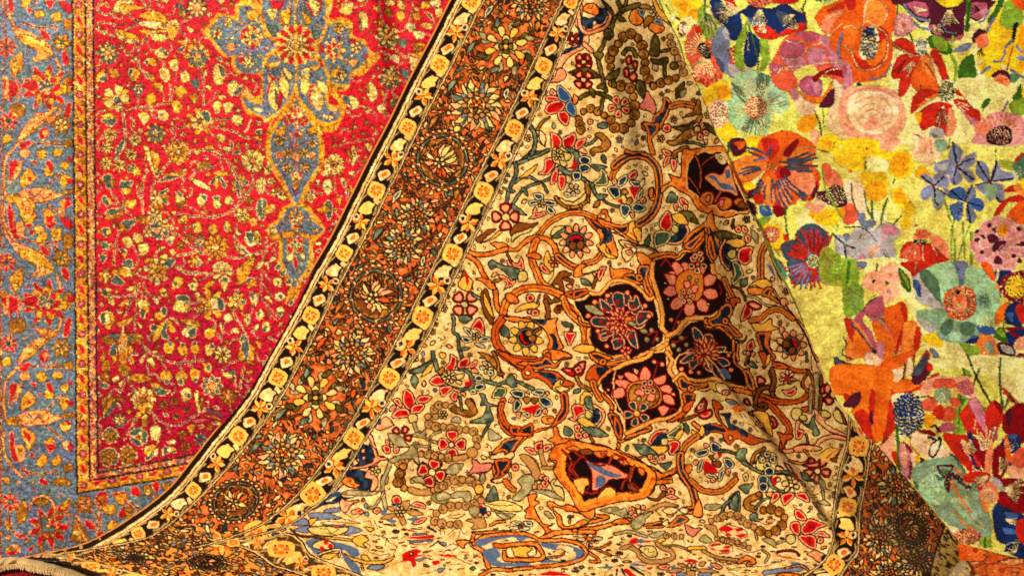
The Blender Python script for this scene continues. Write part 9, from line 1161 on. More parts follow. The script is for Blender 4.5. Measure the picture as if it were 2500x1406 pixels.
FLORAL2 = '''
@ 2060 900 2.3273
p g 620 360 700 -60 760 0 880 200 900 260 760 320; p w 560 0 700 0 760 100 860 200 900 100 1024 200 1024 -60 500 -60; p a 700 60 840 40 900 160 860 240 740 180; s d 11 700 -80 760 60 830 190; s d 9 770 0 740 80 735 130; s G 12 890 -60 885 60 905 220; s G 10 940 140 915 230; s d 9 940 150 975 200; s G 10 680 0 690 60 660 180 655 310; p G 640 180 690 170 680 200 660 220
p q -60 -20 260 0 270 140 290 250 270 350 180 420 120 330 60 270 40 230 80 180 0 140 -60 130; p o 170 140 240 180 280 260 260 350 190 380 160 280; p r 100 230 140 260 170 400 200 420 140 400 60 270; p r 150 120 180 150 160 300 140 260; p M 150 240 165 250 165 320 145 290; p q 200 200 260 260 250 330 210 300; p M 10 200 20 160 90 130 95 180 60 220; p r 0 140 30 150 10 190; p r 270 120 290 200 290 330 270 370 190 440 230 380
p k 270 150 410 140 460 180 450 280 400 370 330 400 300 330 290 240; e n 370 260 88 128 150 13; e n 350 210 70 60 30 14
p p 430 140 460 70 540 40 620 50 700 40 740 100 760 130 720 170 640 130 600 80 520 100 480 160; p c 520 60 620 60 640 100 580 110 510 110; p c 450 180 520 160 530 210 500 240 450 230; p c 570 220 630 220 640 270 610 300 560 290; p c 600 170 650 170 665 210 620 215; p m 640 90 700 60 740 100 720 150 660 130; e C 690 100 50 40 30 7; o e 46 560 150; e w 560 150 44 44 24 7; p r 505 260 520 220 560 200 570 270 540 290; p Y 455 310 470 260 520 270 510 320 480 340
s # 6 440 160 480 155 500 170
p m 520 360 560 310 620 310 630 350 560 360; p P 380 370 460 350 540 400 570 440 620 480 600 530 500 520 430 470 390 430; p R 420 350 480 345 530 380 460 370; s r 6 380 380 380 430 430 490; p P 400 400 480 370 500 420 440 430; s N 12 500 330 520 320 540 350; s N 12 480 385 520 400; s N 11 540 400 500 430 485 480 510 500 545 440 550 400; o N 12 545 395; o o 6 460 412
p p 200 440 280 370 290 400 270 520 230 480; p r 270 480 300 470 320 560 290 540; s G 20 300 330 310 440 315 580; p j 320 420 380 440 400 520 360 640 340 600 320 540; s R 16 340 420 385 480 375 620; p p 330 440 350 440 360 560 330 540; p P 380 480 420 490 400 600 390 560; p Y 410 480 430 500 420 570 405 600 410 540; s # 7 200 440 250 390
p r 660 260 700 200 740 160 790 220 820 300 830 420 760 380 700 360; p j 710 200 750 160 790 220 820 330 800 360 740 260; s k 4 750 280 740 340; p r 800 300 810 230 850 180 890 210 910 280 880 340 850 420 830 400; p R 850 180 880 190 905 230 890 260; p R 920 240 1024 200 1024 420 940 380 900 330; p M 920 250 960 240 940 330; p r 560 370 640 370 700 380 740 440 780 570 800 600 740 600 680 550 600 450; p R 700 360 760 400 830 440 830 580 800 580 740 480; p R 840 480 880 430 930 430 940 520 900 620 850 620; p m 840 340 870 340 870 400 840 390; p R 760 660 780 590 830 600 820 650 780 695; p R 690 600 780 570 790 620 710 640; p R 880 630 960 620 1024 640 1024 819 940 790 870 740 900 700; p C 820 420 850 430 830 600 800 580; p n 710 350 730 370 740 440 710 430; s n 14 725 490 750 550 770 575; p n 900 400 960 370 1000 390 1000 460 950 480 900 440; p b 930 380 990 370 970 400; p s 930 520 970 500 950 560; p n 600 480 640 500 680 560 640 540; p L 830 620 860 620 930 690 890 680; p b 840 640 900 670 860 670; p M 900 710 960 660 920 720 880 740; p p 930 560 1024 540 1024 620 940 610; p o 910 400 930 380 950 480 930 540; p c 940 520 1024 440 1024 560
h k 800 520 60 200 -110 -70 6 4; h k 640 380 40 160 30 60 6 4; h k 790 600 10 80 160 230 6 4; h k 800 680 10 80 -90 -40 5 4; h k 940 720 10 90 -20 60 6 4; h k 880 620 20 140 -90 -60 4 4; h k 720 400 0 60 60 120 4 4; e k 950 430 40 36 22 5; h k 950 770 10 60 180 300 5 4
p e 400 600 420 540 520 530 620 530 700 600 760 660 790 690 800 819 560 819 460 720; p t 440 620 520 560 560 700 640 819 520 780; p E 600 490 660 530 700 600 640 570; p E 530 600 600 620 580 680 530 640; p E 400 620 420 680 410 680 395 640; p E 700 640 770 660 760 700 720 680; s w 5 515 540 520 700 530 780; s w 4 455 600 455 680; s w 4 700 640 700 740; p M 430 500 480 540 455 580; s M 12 530 550 620 560 580 610 560 600 530 555; p M 590 580 720 680 700 690 600 620 600 700 580 690; s O 10 640 560 700 650; s O 12 610 640 630 690 700 790 730 819; s O 8 630 740 680 819; p O 770 720 820 730 790 819; p C 790 650 870 680 870 760 800 740; e k 830 720 40 36 30 8; e t 600 720 120 90 90 8
p a 850 760 880 740 880 819 850 819; p n 850 819 870 760 960 790 1024 800 1024 819
@ 2100 1100 4.595
p e 600 350 640 150 1000 60 1100 160 1280 400 1340 500 1380 640 1450 700 1480 1000 1300 960 1000 840; p t 700 300 900 250 950 560 800 600 660 460; p e 1000 300 1200 350 1300 500 1200 560 1020 460; p t 1000 560 1200 560 1400 860 1450 900 1240 820; p E 900 200 1000 220 960 290 900 260; p E 830 260 920 300 900 340; p E 1220 380 1310 380 1320 440 1260 440; p E 600 340 640 360 650 430 620 420; s w 9 820 160 830 400 850 600; s w 7 715 240 715 400; s w 7 1180 430 1190 560; s M 24 860 170 1040 170 960 290 920 270 870 190; p M 960 290 1060 250 1240 400 1230 440 1080 340 1020 310 1000 470 950 400; s O 28 1060 200 1130 260 1200 380; s O 28 1030 340 1020 420; s O 34 1050 380 1120 520 1240 680; s C 10 1050 520 1120 600 1300 800 1400 870; s O 24 1050 680 1180 820 1320 920; p O 1320 510 1360 530 1440 560 1420 700 1370 640; e t 1100 560 320 300 160 12; e e 1000 500 360 300 120 12
p k 1000 860 1080 860 1340 960 1330 1040 1120 1020 1020 940; e r 1200 960 150 90 90 16; p g 1340 980 1480 960 1560 1060 1460 1080 1360 1060; s G 24 1400 980 1400 1080; p a 1480 900 1540 1000 1680 1080 1600 1120 1480 1080; p w 1480 680 1520 600 1560 800 1500 900
p n 1480 700 1540 590 1640 640 1838 720 1838 1000 1740 1060 1600 1040 1520 960; p b 1620 680 1760 700 1760 760 1660 760; p b 1600 860 1740 880 1740 930 1640 930; h k 1620 760 20 160 -5 40 5 9; p r 1760 790 1838 780 1838 1040 1790 1020 1750 920; p g 1740 1000 1790 1020 1838 1120 1780 1100; p n 1610 1110 1660 1030 1740 1010 1838 1060 1838 1210 1760 1190 1660 1140; h k 1760 1150 30 130 180 280 6 10; s k 10 1610 1100 1680 1030 1780 1030
p r 1340 320 1440 260 1460 300 1400 420 1340 450 1310 400; p r 1150 280 1300 230 1440 260 1320 350 1200 350; p R 1540 500 1600 440 1838 420 1838 700 1640 640 1540 580; p R 1560 340 1700 310 1838 340 1838 420 1700 440 1600 420; h k 1600 420 30 260 -30 50 12 8; h k 1440 270 20 180 110 170 8 8; p L 1460 290 1560 320 1620 440 1540 420; p n 1230 40 1260 60 1330 210 1280 180; p C 1330 480 1460 340 1540 450 1540 560 1400 560; e k 1440 500 80 80 50 14
'''

# ------------------------------------------------------------ from knots to carpets
def tag(o, label=None, cat=None, group=None, kind=None):
    if label: o['label'] = label
    if cat: o['category'] = cat
    if group: o['group'] = group
    if kind: o['kind'] = kind
    return o
def root(name, loc, label, cat, group=None):
    o = bpy.data.objects.new(name, None); COL.objects.link(o); o.location = loc; o.empty_display_size = .1
    return tag(o, label, cat, group)
def ray(x, y, d):
    """carpet millimetres (x right, y down) and distance d from the wall -> a point of the room"""
    D = 3.0 - d
    return np.stack([(x - 1250) / 3000 * D, -d + 0 * x, (703 - y) / 3000 * D], -1)
def pile_material(name, rough, sheen, fibre, coat=0.0, vary=.25):
    m = bpy.data.materials.new(name); m.use_nodes = True; nt = m.node_tree; N = nt.nodes; L = nt.links; p = N['Principled BSDF']
    at = N.new('ShaderNodeAttribute'); at.attribute_name = 'knot'
    tc = N.new('ShaderNodeTexCoord')
    n1 = N.new('ShaderNodeTexNoise'); n1.inputs['Scale'].default_value = 420; n1.inputs['Detail'].default_value = 3; L.new(tc.outputs['Object'], n1.inputs['Vector'])
    mp = N.new('ShaderNodeMapping'); mp.inputs['Scale'].default_value = (14, 14, 240); L.new(tc.outputs['Object'], mp.inputs['Vector'])
    n2 = N.new('ShaderNodeTexNoise'); n2.inputs['Scale'].default_value = 1.0; n2.inputs['Detail'].default_value = 2; L.new(mp.outputs[0], n2.inputs['Vector'])
    ad = N.new('ShaderNodeMath'); ad.operation = 'ADD'; L.new(n1.outputs['Fac'], ad.inputs[0]); L.new(n2.outputs['Fac'], ad.inputs[1])
    mr = N.new('ShaderNodeMapRange'); mr.inputs['From Min'].default_value = .6; mr.inputs['From Max'].default_value = 1.4; mr.inputs['To Min'].default_value = 1 - vary; mr.inputs['To Max'].default_value = 1 + vary; L.new(ad.outputs[0], mr.inputs['Value'])
    mx = N.new('ShaderNodeVectorMath'); mx.operation = 'SCALE'; L.new(at.outputs['Color'], mx.inputs[0]); L.new(mr.outputs[0], mx.inputs['Scale'])
    L.new(mx.outputs[0], p.inputs['Base Color'])
    p.inputs['Roughness'].default_value = rough; p.inputs['Specular IOR Level'].default_value = .06 + coat
    p.inputs['Sheen Weight'].default_value = sheen; p.inputs['Sheen Roughness'].default_value = .45; p.inputs['Sheen Tint'].default_value = (1, .85, .6, 1)
    bp = N.new('ShaderNodeBump'); bp.inputs['Strength'].default_value = fibre; bp.inputs['Distance'].default_value = .0012; L.new(n1.outputs['Fac'], bp.inputs['Height']); L.new(bp.outputs[0], p.inputs['Normal'])
    return m
def plain(name, col, rough=.8, bump=.4, scale=200, vary=.3):
    m = bpy.data.materials.new(name); m.use_nodes = True; nt = m.node_tree; N = nt.nodes; L = nt.links; p = N['Principled BSDF']
    tc = N.new('ShaderNodeTexCoord'); n = N.new('ShaderNodeTexNoise'); n.inputs['Scale'].default_value = scale; n.inputs['Detail'].default_value = 5; L.new(tc.outputs['Object'], n.inputs['Vector'])
    r = N.new('ShaderNodeValToRGB'); r.color_ramp.elements[0].position = .3; r.color_ramp.elements[1].position = .7
    r.color_ramp.elements[0].color = tuple(c * (1 - vary) for c in col) + (1,); r.color_ramp.elements[1].color = tuple(min(1, c * (1 + vary)) for c in col) + (1,)
    L.new(n.outputs['Fac'], r.inputs['Fac']); L.new(r.outputs['Color'], p.inputs['Base Color']); p.inputs['Roughness'].default_value = rough; p.inputs['Specular IOR Level'].default_value = .2
    b = N.new('ShaderNodeBump'); b.inputs['Strength'].default_value = bump; b.inputs['Distance'].default_value = .002; L.new(n.outputs['Fac'], b.inputs['Height']); L.new(b.outputs[0], p.inputs['Normal'])
    return m
def mesh_obj(name, V, F, mat, parent=None, cols=None, origin=(0, 0, 0), smooth=True):
    me = bpy.data.meshes.new(name); V = np.asarray(V, np.float32) - np.asarray(origin, np.float32); F = np.asarray(F, np.int32)
    me.vertices.add(len(V)); me.vertices.foreach_set('co', V.ravel())
    k = F.shape[1]; me.loops.add(F.size); me.loops.foreach_set('vertex_index', F.ravel())
    me.polygons.add(len(F)); me.polygons.foreach_set('loop_start', np.arange(len(F), dtype=np.int32) * k); me.polygons.foreach_set('loop_total', np.full(len(F), k, np.int32))
    if cols is not None:
        a = me.color_attributes.new('knot', 'BYTE_COLOR', 'POINT'); c4 = np.ones((len(V), 4), np.float32); c4[:, :3] = cols; a.data.foreach_set('color_srgb', c4.ravel())
    me.update(calc_edges=True); me.polygons.foreach_set('use_smooth', np.full(len(F), smooth)); me.materials.append(mat)
    o = bpy.data.objects.new(name, me); COL.objects.link(o)
    if parent is not None: o.parent = parent
    return o
def grid_part(name, P, rgb, mask, mat, parent, origin):
    """the faces of the knot grid whose four corners lie in the mask, as one mesh"""
    h, w = mask.shape; fm = mask[:-1, :-1] & mask[1:, :-1] & mask[:-1, 1:] & mask[1:, 1:]
    j, i = np.nonzero(fm); a = j * w + i; F = np.stack([a, a + w, a + w + 1, a + 1], 1)
    used = np.zeros(h * w, bool); used[F.ravel()] = True; idx = np.cumsum(used) - 1
    return mesh_obj(name, P.reshape(-1, 3)[used], idx[F], mat, parent, rgb.reshape(-1, 3)[used], origin)
def tube(name, pts, r, mat, parent, origin, n=8):
    P = np.array(pts, float); T = np.gradient(P, axis=0); T /= np.linalg.norm(T, axis=1)[:, None] + 1e-9
    up = np.array([0, 1.0, 0]); A = np.cross(T, up); A /= np.linalg.norm(A, axis=1)[:, None] + 1e-9; B = np.cross(T, A)
    th = np.linspace(0, 2 * math.pi, n + 1)[:-1]; r = np.asarray(r) if np.ndim(r) else np.full(len(P), r)
    V = (P[:, None] + r[:, None, None] * (A[:, None] * np.cos(th)[None, :, None] + B[:, None] * np.sin(th)[None, :, None])).reshape(-1, 3)
    F = [[k * n + q, k * n + (q + 1) % n, (k + 1) * n + (q + 1) % n, (k + 1) * n + q] for k in range(len(P) - 1) for q in range(n)]
    return V, np.array(F)
def blur(a, k):
    for ax in (0, 1):
        for _ in range(k): a = (np.roll(a, 1, ax) + 2 * a + np.roll(a, -1, ax)) / 4
    return a
def weave(c, amount, streak, seed, gain=1.0, sat=1.04, con=1.12):
    """each knot a little lighter or darker, dye lots (abrash) in soft rows"""
    rs = np.random.RandomState(seed); H, W = c.h, c.w
    k = 1 + (rs.rand(H, W) - .5) * amount * 1.3 + (smooth_noise(rs, H, W, 3) - .5) * amount * 1.2
    rows = smooth_noise(rs, H, 8, 5)[:, :1] * .5 + smooth_noise(rs, H, 8, 26)[:, :1] * .5
    k *= 1 + (rows - .5) * streak + (smooth_noise(rs, H, W, 34) - .5) * streak
    st = smooth_noise(rs, H * 1, W, 2.2); st = (st + np.roll(st, 1, 1) + np.roll(st, 2, 1) + np.roll(st, 3, 1) + np.roll(st, 4, 1)) / 5
    k *= 1 + (st - .5) * amount * 1.6
    tint = (smooth_noise(rs, H, W, 14) - .5) * amount * .35
    g_ = c.rgb.mean(2, keepdims=True); r = np.clip(g_ + (c.rgb - g_) * sat, 0, 1) ** con * k[..., None] * gain; r[..., 1] *= 1 + tint; r[..., 2] *= 1 - tint
    r[..., 1] *= 1 + (rs.rand(H, W) - .5) * amount * .35
    return np.clip(r, 0.008, 1)
def relief(rgb, depth, knot, seed):
    rs = np.random.RandomState(seed); L = rgb.max(2); L = np.clip(blur(L, 1), 0, .75) / .75
    h = (L - 1) * depth + (blur(rs.rand(*L.shape), 1) - .5) * knot * 2
    return h.astype(np.float32)
def XY(c): return (c.x0 + np.arange(c.w) * c.st)[None, :] + np.zeros((c.h, 1)), (c.y0 + np.arange(c.h) * c.st)[:, None] + np.zeros((1, c.w))

ST = 1.6
# ---- room: wall and floor ---------------------------------------------------------
FLOOR = -.667
m_wall = plain('plaster', (.35, .27, .2), .9, .2, 30, .1); m_floor = plain('worn_boards', (.12, .07, .04), .6, .3, 25, .3)
tag(mesh_obj('wall', [(-4, .06, FLOOR), (4, .06, FLOOR), (4, .06, 3), (-4, .06, 3)], [[0, 1, 2, 3]], m_wall), kind='structure')
tag(mesh_obj('floor', [(-4, -6, FLOOR - .012), (4, -6, FLOOR - .012), (4, .06, FLOOR - .012), (-4, .06, FLOOR - .012)], [[0, 1, 2, 3]], m_floor), kind='structure')

# ---- the red medallion carpet on the wall, left ------------------------------------
c = Canvas(-120, -100, 1140, 1420, ST, 'd82028', jit=1.5, seed=9)
red_rug(c)
X, Y = XY(c); rgb = weave(c, .34, .16, 21)
wav = .006 * np.sin(X / 95 + .6 * np.sin(Y / 300)) * (1 - np.clip((Y - 500) / 900, 0, 1)) + .004 * np.sin(Y / 160 + X / 400) + .012 * np.exp(-((X - 905 - .12 * Y) / 30) ** 2) * np.exp(-(Y / 330) ** 2) - .010 * np.exp(-((X - 962 - .1 * Y) / 26) ** 2) * np.exp(-(Y / 300) ** 2)
d = .018 + wav + relief(rgb, .0016, .0011, 3); P = ray(X, Y, d)
o3 = ray(np.array(500.), np.array(1372.), np.array(.018))
R1 = root('medallion_carpet', tuple(o3), 'red medallion carpet with yellow flowers and blue border hanging flat on the wall', 'carpet')
m_silk = pile_material('silk_pile', .55, .04, .5, .06, .12)
inner = (X > 177 + 11 * Y / 1200 + 51) & (Y < 1204 - 51 * .97 - (X - 188) * .167)
def grow(m):
    g = m.copy(); g[1:] |= m[:-1]; g[:, 1:] |= m[:, :-1]; g[1:, 1:] |= m[:-1, :-1]; return g
low = Y < 1372
grid_part('field', P, rgb, inner & low, m_silk, R1, o3)
ib = ~inner; g = ib.copy(); g[:-1] |= ib[1:]; g[:, :-1] |= ib[:, 1:]; g[1:] |= ib[:-1]; g[:, 1:] |= ib[:, :-1]; g[1:, :-1] |= ib[:-1, 1:]; g[:-1, 1:] |= ib[1:, :-1]; g[1:, 1:] |= ib[:-1, :-1]; g[:-1, :-1] |= ib[1:, 1:]
grid_part('border', P, rgb, g & low, m_silk, R1, o3)
m_back = plain('woven_backing', (.42, .3, .18), .9, .5, 300, .2)
def backing(P, mask, off, parent, origin, k=8):
    Q = P[::k, ::k] + np.array([0, off, 0]); grid_part('backing', Q, np.zeros(Q.shape), mask[::k, ::k], m_back, parent, origin)
backing(P, low, .012, R1, o3)

# ---- the floral carpet on the wall, right -------------------------------------------
c = Canvas(1480, -60, 2500, 1420, ST, 'e6dc74', jit=.9, seed=5); c.style(FL_STYLES)
for b in (FLORAL, FLORAL2): fl_ops(c, b)
g1 = c.rgb.copy(); big = blur(g1, 10); c.rgb = np.clip(g1 + .25 * (g1 - big), 0, 1)
ed = np.zeros(g1.shape[:2]); ed[:, 1:] = np.abs(g1[:, 1:] - g1[:, :-1]).sum(2); ed[1:] = np.maximum(ed[1:], np.abs(g1[1:] - g1[:-1]).sum(2))
msk = np.clip(ed * 1.2, 0, 1) * (smooth_noise(np.random.RandomState(2), c.h, c.w, 16) > .45); c.rgb *= (1 - .32 * msk)[..., None]
# the drawing goes on past what the photograph shows: mirrored repeat to the right
full = np.concatenate([c.rgb, c.rgb[:, -90:-2][:, ::-1]], 1); c.rgb = full; c.w = full.shape[1]
top = int(62 / ST); c.rgb[:top] = c.rgb[top:2 * top][::-1]
X, Y = XY(c); rs = np.random.RandomState(4)
# hand-drawn look of the dyes: broken edges between neighbouring tones
j1 = ((rs.rand(c.h, c.w) - .5) * 2.2).round().astype(int); j2 = ((rs.rand(c.h, c.w) - .5) * 1.3).round().astype(int)
jj, ii = np.indices((c.h, c.w)); c.rgb = c.rgb[np.clip(jj + j2, 0, c.h - 1), np.clip(ii + j1, 0, c.w - 1)]
bl = blur(c.rgb, 1); c.rgb = c.rgb * 1.15 - bl * .15; c.rgb = np.clip(c.rgb, 0, 1)
tone = smooth_noise(rs, c.h, c.w, 9) * .5 + smooth_noise(rs, c.h, c.w, 22) * .5
c.rgb = c.rgb * (1 + (tone[..., None] - .5) * np.array([.30, .42, .55]))
rgb = weave(c, .17, .10, 22)
d = .016 + .004 * np.sin(X / 170) + .003 * np.sin(Y / 120 + X / 300) + relief(rgb, .0006, .0006, 5); P = ray(X, Y, d)
o3 = ray(np.array(2050.), np.array(1372.), np.array(.016))
R2 = root('floral_carpet', tuple(o3), 'yellow-green carpet covered with large many-coloured garden flowers hanging on the wall at the right', 'carpet')
m_viscose = pile_material('soft_pile', .6, .03, .4, .04, .08)
low = Y < 1374
grid_part('pile', P, rgb, low, m_viscose, R2, o3); backing(P, low, .012, R2, o3)

# ---- carpets lying on the floor under the draped one --------------------------------
c = Canvas(2230, 1300, 2640, 1560, ST, 'd8601c', jit=1.0, seed=8); c.style('''
n 0 0 0 0 3a2c38
O 0 0 0 0 e8742c
w 0 0 0 0 e8b878
r 3a2030 1.2 c43c1c 0 c43c1c
k 4a2a28 1.6 ec9c58 0 ec9c58
y 0 0 0 0 f0d090
# 0 0 0 0 2c2030'''.replace(' 0 0 0 0 ', ' 000000 0 000000 0 '))
c.run('''@ 2100 1100 4.595
q O 1180 1040 1330 1080 1430 1150 1360 1230 1210 1230; q O 1440 1300 1560 1260 1700 1240 1838 1300 1838 1420 1440 1420; q k 1540 1240 1680 1205 1838 1215 1838 1260 1700 1285; q k 1210 1250 1300 1235 1370 1245 1300 1275 1240 1290; q k 1460 1110 1600 1170 1700 1190 1560 1160
s n 10 1300 1050 1350 1090 1440 1140 1380 1170 1430 1190 1380 1240 1440 1270; s n 10 1440 1270 1530 1260 1600 1220 1700 1200 1838 1210; s n 8 1440 1270 1400 1310 1420 1350 1410 1406; s n 9 1650 1300 1750 1310 1838 1330; s n 7 1240 1320 1330 1290 1400 1260; s # 5 1250 1230 1380 1240
q r 1260 1100 1300 1090 1320 1120 1280 1140; q r 1600 1210 1640 1200 1650 1225; q y 1620 1230 1680 1225 1640 1250; q y 1740 1230 1800 1235 1760 1255; q r 1560 1330 1640 1310 1600 1370; q w 1290 1320 1330 1310 1320 1350 1290 1350; q r 1700 1360 1780 1350 1760 1400; q w 1490 1340 1530 1330 1520 1370''')
rs = np.random.RandomState(6)
for k in range(60):
    x = rs.uniform(2330, 2630); y = rs.uniform(1395, 1550); s_ = rs.uniform(5, 11)
    c.poly(np.array([(x - s_ * 1.5, y), (x, y - s_ * .5), (x + s_ * 1.5, y), (x, y + s_ * .5)]), c.sty['rknyw'[k % 5]])
X, Y = XY(c); rgb = weave(c, .25, .15, 33)
edge = np.interp(X, [2230, 2300, 2340, 2390, 2440, 2500, 2640], [1312, 1318, 1324, 1336, 1350, 1363, 1376])
df = np.where(Y > 1372, 3 - (-FLOOR - .008) / np.maximum((Y - 703) / 3000, .1), .012); df = np.maximum(df, .03 + .06 * np.clip((Y - edge) / 50, 0, 1))
P = ray(X, Y, blur(df, 6) + .002); P[..., 2] = np.maximum(P[..., 2], FLOOR + .002)
o3 = ray(np.array(2430.), np.array(1400.), np.array(.16)); o3[2] = FLOOR
R4 = root('geometric_rug', tuple(o3), 'orange rug with dark zigzag lines lying on the floor below the flowered carpet', 'rug')
m_wool = pile_material('wool_pile', .8, .03, .5, 0, .08)
grid_part('pile', P, rgb, Y > edge, m_wool, R4, o3)
zz = -.010; Q = P[::6, ::6] + np.array([0, .006, 0]); Q[..., 2] = np.maximum(Q[..., 2] - .006, FLOOR - .009); grid_part('backing', Q, np.zeros(Q.shape), (Y > edge)[::6, ::6], m_back, R4, o3)
c = Canvas(-140, 1374, 420, 1560, ST, '8c0c14', jit=1.2, seed=8); c.style('d 000000 0 000000 0 3a0408\nr 000000 0 000000 0 b01018\n# 0 0 0 0 0'.replace('# 0 0 0 0 0', '# 000000 0 000000 0 200408'))
rs = np.random.RandomState(16)
for k in range(90):
    x = rs.uniform(-140, 420); y = rs.uniform(1376, 1560); c.leaf((x, y), (x + rs.uniform(-14, 14), y + rs.uniform(8, 26)), rs.uniform(5, 12), 0, c.sty['dr'[k % 2]])
X, Y = XY(c); rgb = weave(c, .3, .2, 35); P = ray(X, Y, 3 - (-FLOOR - .004) / ((Y - 703) / 3000) + 0 * X)
P[..., 2] += .002 * smooth_noise(rs, c.h, c.w, 10)
o3 = ray(np.array(100.), np.array(1400.), np.array(.16)); o3[2] = FLOOR
R5 = root('crimson_rug', tuple(o3), 'dark crimson rug on the floor under the fringed corner', 'rug')
grid_part('pile', P, rgb, X > -1e9, m_wool, R5, o3)
Q = P[::6, ::6].copy(); Q[..., 2] = FLOOR - .009; grid_part('backing', Q, np.zeros(Q.shape), (X > -1e9)[::6, ::6], m_back, R5, o3)

# ---- the draped ivory carpet --------------------------------------------------------
c = Canvas(-20, -60, 2400, 1540, ST, 'f2c684', jit=1.1, seed=1); c.style(IV_STYLES); c.style(EXTRA)
for b in (IV_FIELD, IV_FIELD2, IV_FIELD3, IV_CART): c.run(b)  # long dark strokes along the fold paint its crease shade into the knots
fld = closed(IV_G3, IV_SIL[:25] + IV_R1[2:])
gap_fill(c, np.random.RandomState(3), fld, 'f2c684', (9.5, .5), ['C', 'c', 'k', 't', 'y', 'c', 'C', 'L', 'g', 'c', 'r'], 16000)
thin = {k: (v[0], v[1] * .7, v[2], v[3] * .6, v[4]) for k, v in c.sty.items()}; keep_sty = c.sty; c.sty = thin
gap_fill(c, np.random.RandomState(13), fld, 'f2c684', (6.2, .42), ['C', 'c', 'c', 't', 'y', 'c', 'C', 'L', 'c', 'T', 'c'], 26000)
c.sty = keep_sty
ivory_border(c)
# more than one dye lot inside each leaf and vine
rs = np.random.RandomState(77); n1 = smooth_noise(rs, c.h, c.w, 6) + rs.rand(c.h, c.w) * .12
for src, lo, hi_ in (('68705c', '4c5846', '84906c'), ('a86a24', '80501c', 'c08438'), ('5c4a18', '463a10', '7a6830'), ('ea8028', 'd0601c', 'f09840'), ('b80a0c', '980810', 'cc2018'), ('1c2638', '121a28', '34485c'), ('1e2c3c', '141e2c', '3c5468'), ('c8642c', 'a84e20', 'd47c3c'), ('ecc482', 'd8b068', 'f4d69c'), ('ee9c68', 'e08850', 'f4b484'), ('f2c684', 'eaba76', 'f6d094'), ('a89868', '908054', 'bcac80')):
    m = np.abs(c.rgb - hx(src)).max(2) < .03; c.rgb[m & (n1 > .70)] = hx(hi_); c.rgb[m & (n1 < .36)] = hx(lo)
X, Y = XY(c); rgb = weave(c, .13, .07, 23)
ends = [(-20, 1364), (50, 1362), (96, 1367), (144, 1371), (192, 1389), (240, 1408), (300, 1444), (420, 1530)]
E = catmull(IV_E, False, 6); SIL = catmull(IV_SIL, False, 6)
outline = np.array([tuple(p) for p in E] + [(-20, 1372)] + ends[1:] + [(2376, 1530)] + [tuple(p) for p in SIL[::-1]])
mask = inside_np(outline, X, Y)
def dist_to(C, X, Y, k=4):
    x = X[::k, ::k]; y = Y[::k, ::k]; D = np.full(x.shape, 1e9)
    for (ax, ay), (bx, by) in zip(C[:-1], C[1:]):
        ex, ey = bx - ax, by - ay; t = np.clip(((x - ax) * ex + (y - ay) * ey) / (ex * ex + ey * ey + 1e-9), 0, 1); D = np.minimum(D, (x - ax - t * ex) ** 2 + (y - ay - t * ey) ** 2)
    D = np.sqrt(D); yy = np.arange(X.shape[0]) / k; xx = np.arange(X.shape[1]) / k; y0 = np.minimum(yy.astype(int), D.shape[0] - 2); x0 = np.minimum(xx.astype(int), D.shape[1] - 2); fy = (yy - y0)[:, None]; fx = (xx - x0)[None, :]
    return (D[np.ix_(y0, x0)] * (1 - fx) + D[np.ix_(y0, x0 + 1)] * fx) * (1 - fy) + (D[np.ix_(y0 + 1, x0)] * (1 - fx) + D[np.ix_(y0 + 1, x0 + 1)] * fx) * fy
def drape(X, Y):
    base = np.interp(Y, [-60, 200, 700, 1050, 1180, 1260, 1330, 1406, 1540], [.12, .15, .22, .27, .30, .335, .385, .44, .62])
    dl = dist_to(E, X, Y); dr = dist_to(SIL, X, Y)
    wl = np.interp(X, [0, 500, 900], [80, 200, 430]); s = np.clip(dl / wl, 0, 1); s = np.sin(s * math.pi / 2)
    d = .034 + (base - .034) * s
    wr = np.interp(Y, [0, 300, 600, 1000, 1200, 1400], [150, 215, 300, 330, 190, 120]); top = np.clip(dr / wr, 0, 1)
    prof = np.where(top < .8, top * .98, .784 + .216 * np.sin(np.clip((top - .8) / .2, 0, 1) * math.pi / 2)); d = .02 + (d - .02) * prof
    # the fold that runs from the quatrefoil down to the lower right corner
    fx = np.interp(Y, [820, 900, 946, 1030, 1100, 1180, 1290, 1330], [1690, 1745, 1782, 1850, 1900, 1962, 2035, 2050]); w = np.interp(Y, [860, 940, 1060, 1200, 1310, 1345], [0, .5, 1, 1, .5, 0])
    t = (X - fx)
    d = d + w * (.030 * np.exp(-(np.minimum(t, 0) / 90) ** 2) * (1 / (1 + np.exp(t / 3.5))) - .028 * np.exp(-(np.maximum(t, 0) / 120) ** 2) * (1 / (1 + np.exp(-t / 3.5))))
    # softer undulations
    d = d + .010 * np.sin((X + .55 * Y) / 150) * np.clip(dl / 200, 0, 1) * np.clip((Y - 100) / 500, 0, 1)
    d = d + .014 * np.exp(-((X - 1650 - .22 * (Y - 300)) / 45) ** 2) * np.clip((Y - 150) / 300, 0, 1) * np.clip((900 - Y) / 300, 0, 1)
    d = d - .012 * np.exp(-((X - 1760 - .30 * (Y - 500)) / 40) ** 2) * np.clip((Y - 300) / 300, 0, 1) * np.clip((1100 - Y) / 300, 0, 1)
    # hollow where the corner of the field dips before it runs out over the floor
    yv = np.interp(X, [300, 560, 700, 900, 1100], [1330, 1316, 1296, 1280, 1270]); d = d + .020 * np.tanh((Y - yv) / 22) * np.exp(-((X - 600) / 330) ** 2)
    return d
d = drape(X, Y)
fl = 3 - (-FLOOR - .02) / np.maximum((Y - 703) / 3000, .05); d = np.where(Y > 1300, np.maximum(d, fl), d)
rel = relief(rgb, .0022, .0009, 7)
P = ray(X, Y, d + rel)
o3 = ray(np.array(1400.), np.array(1400.), np.array(.42)); o3[2] = FLOOR
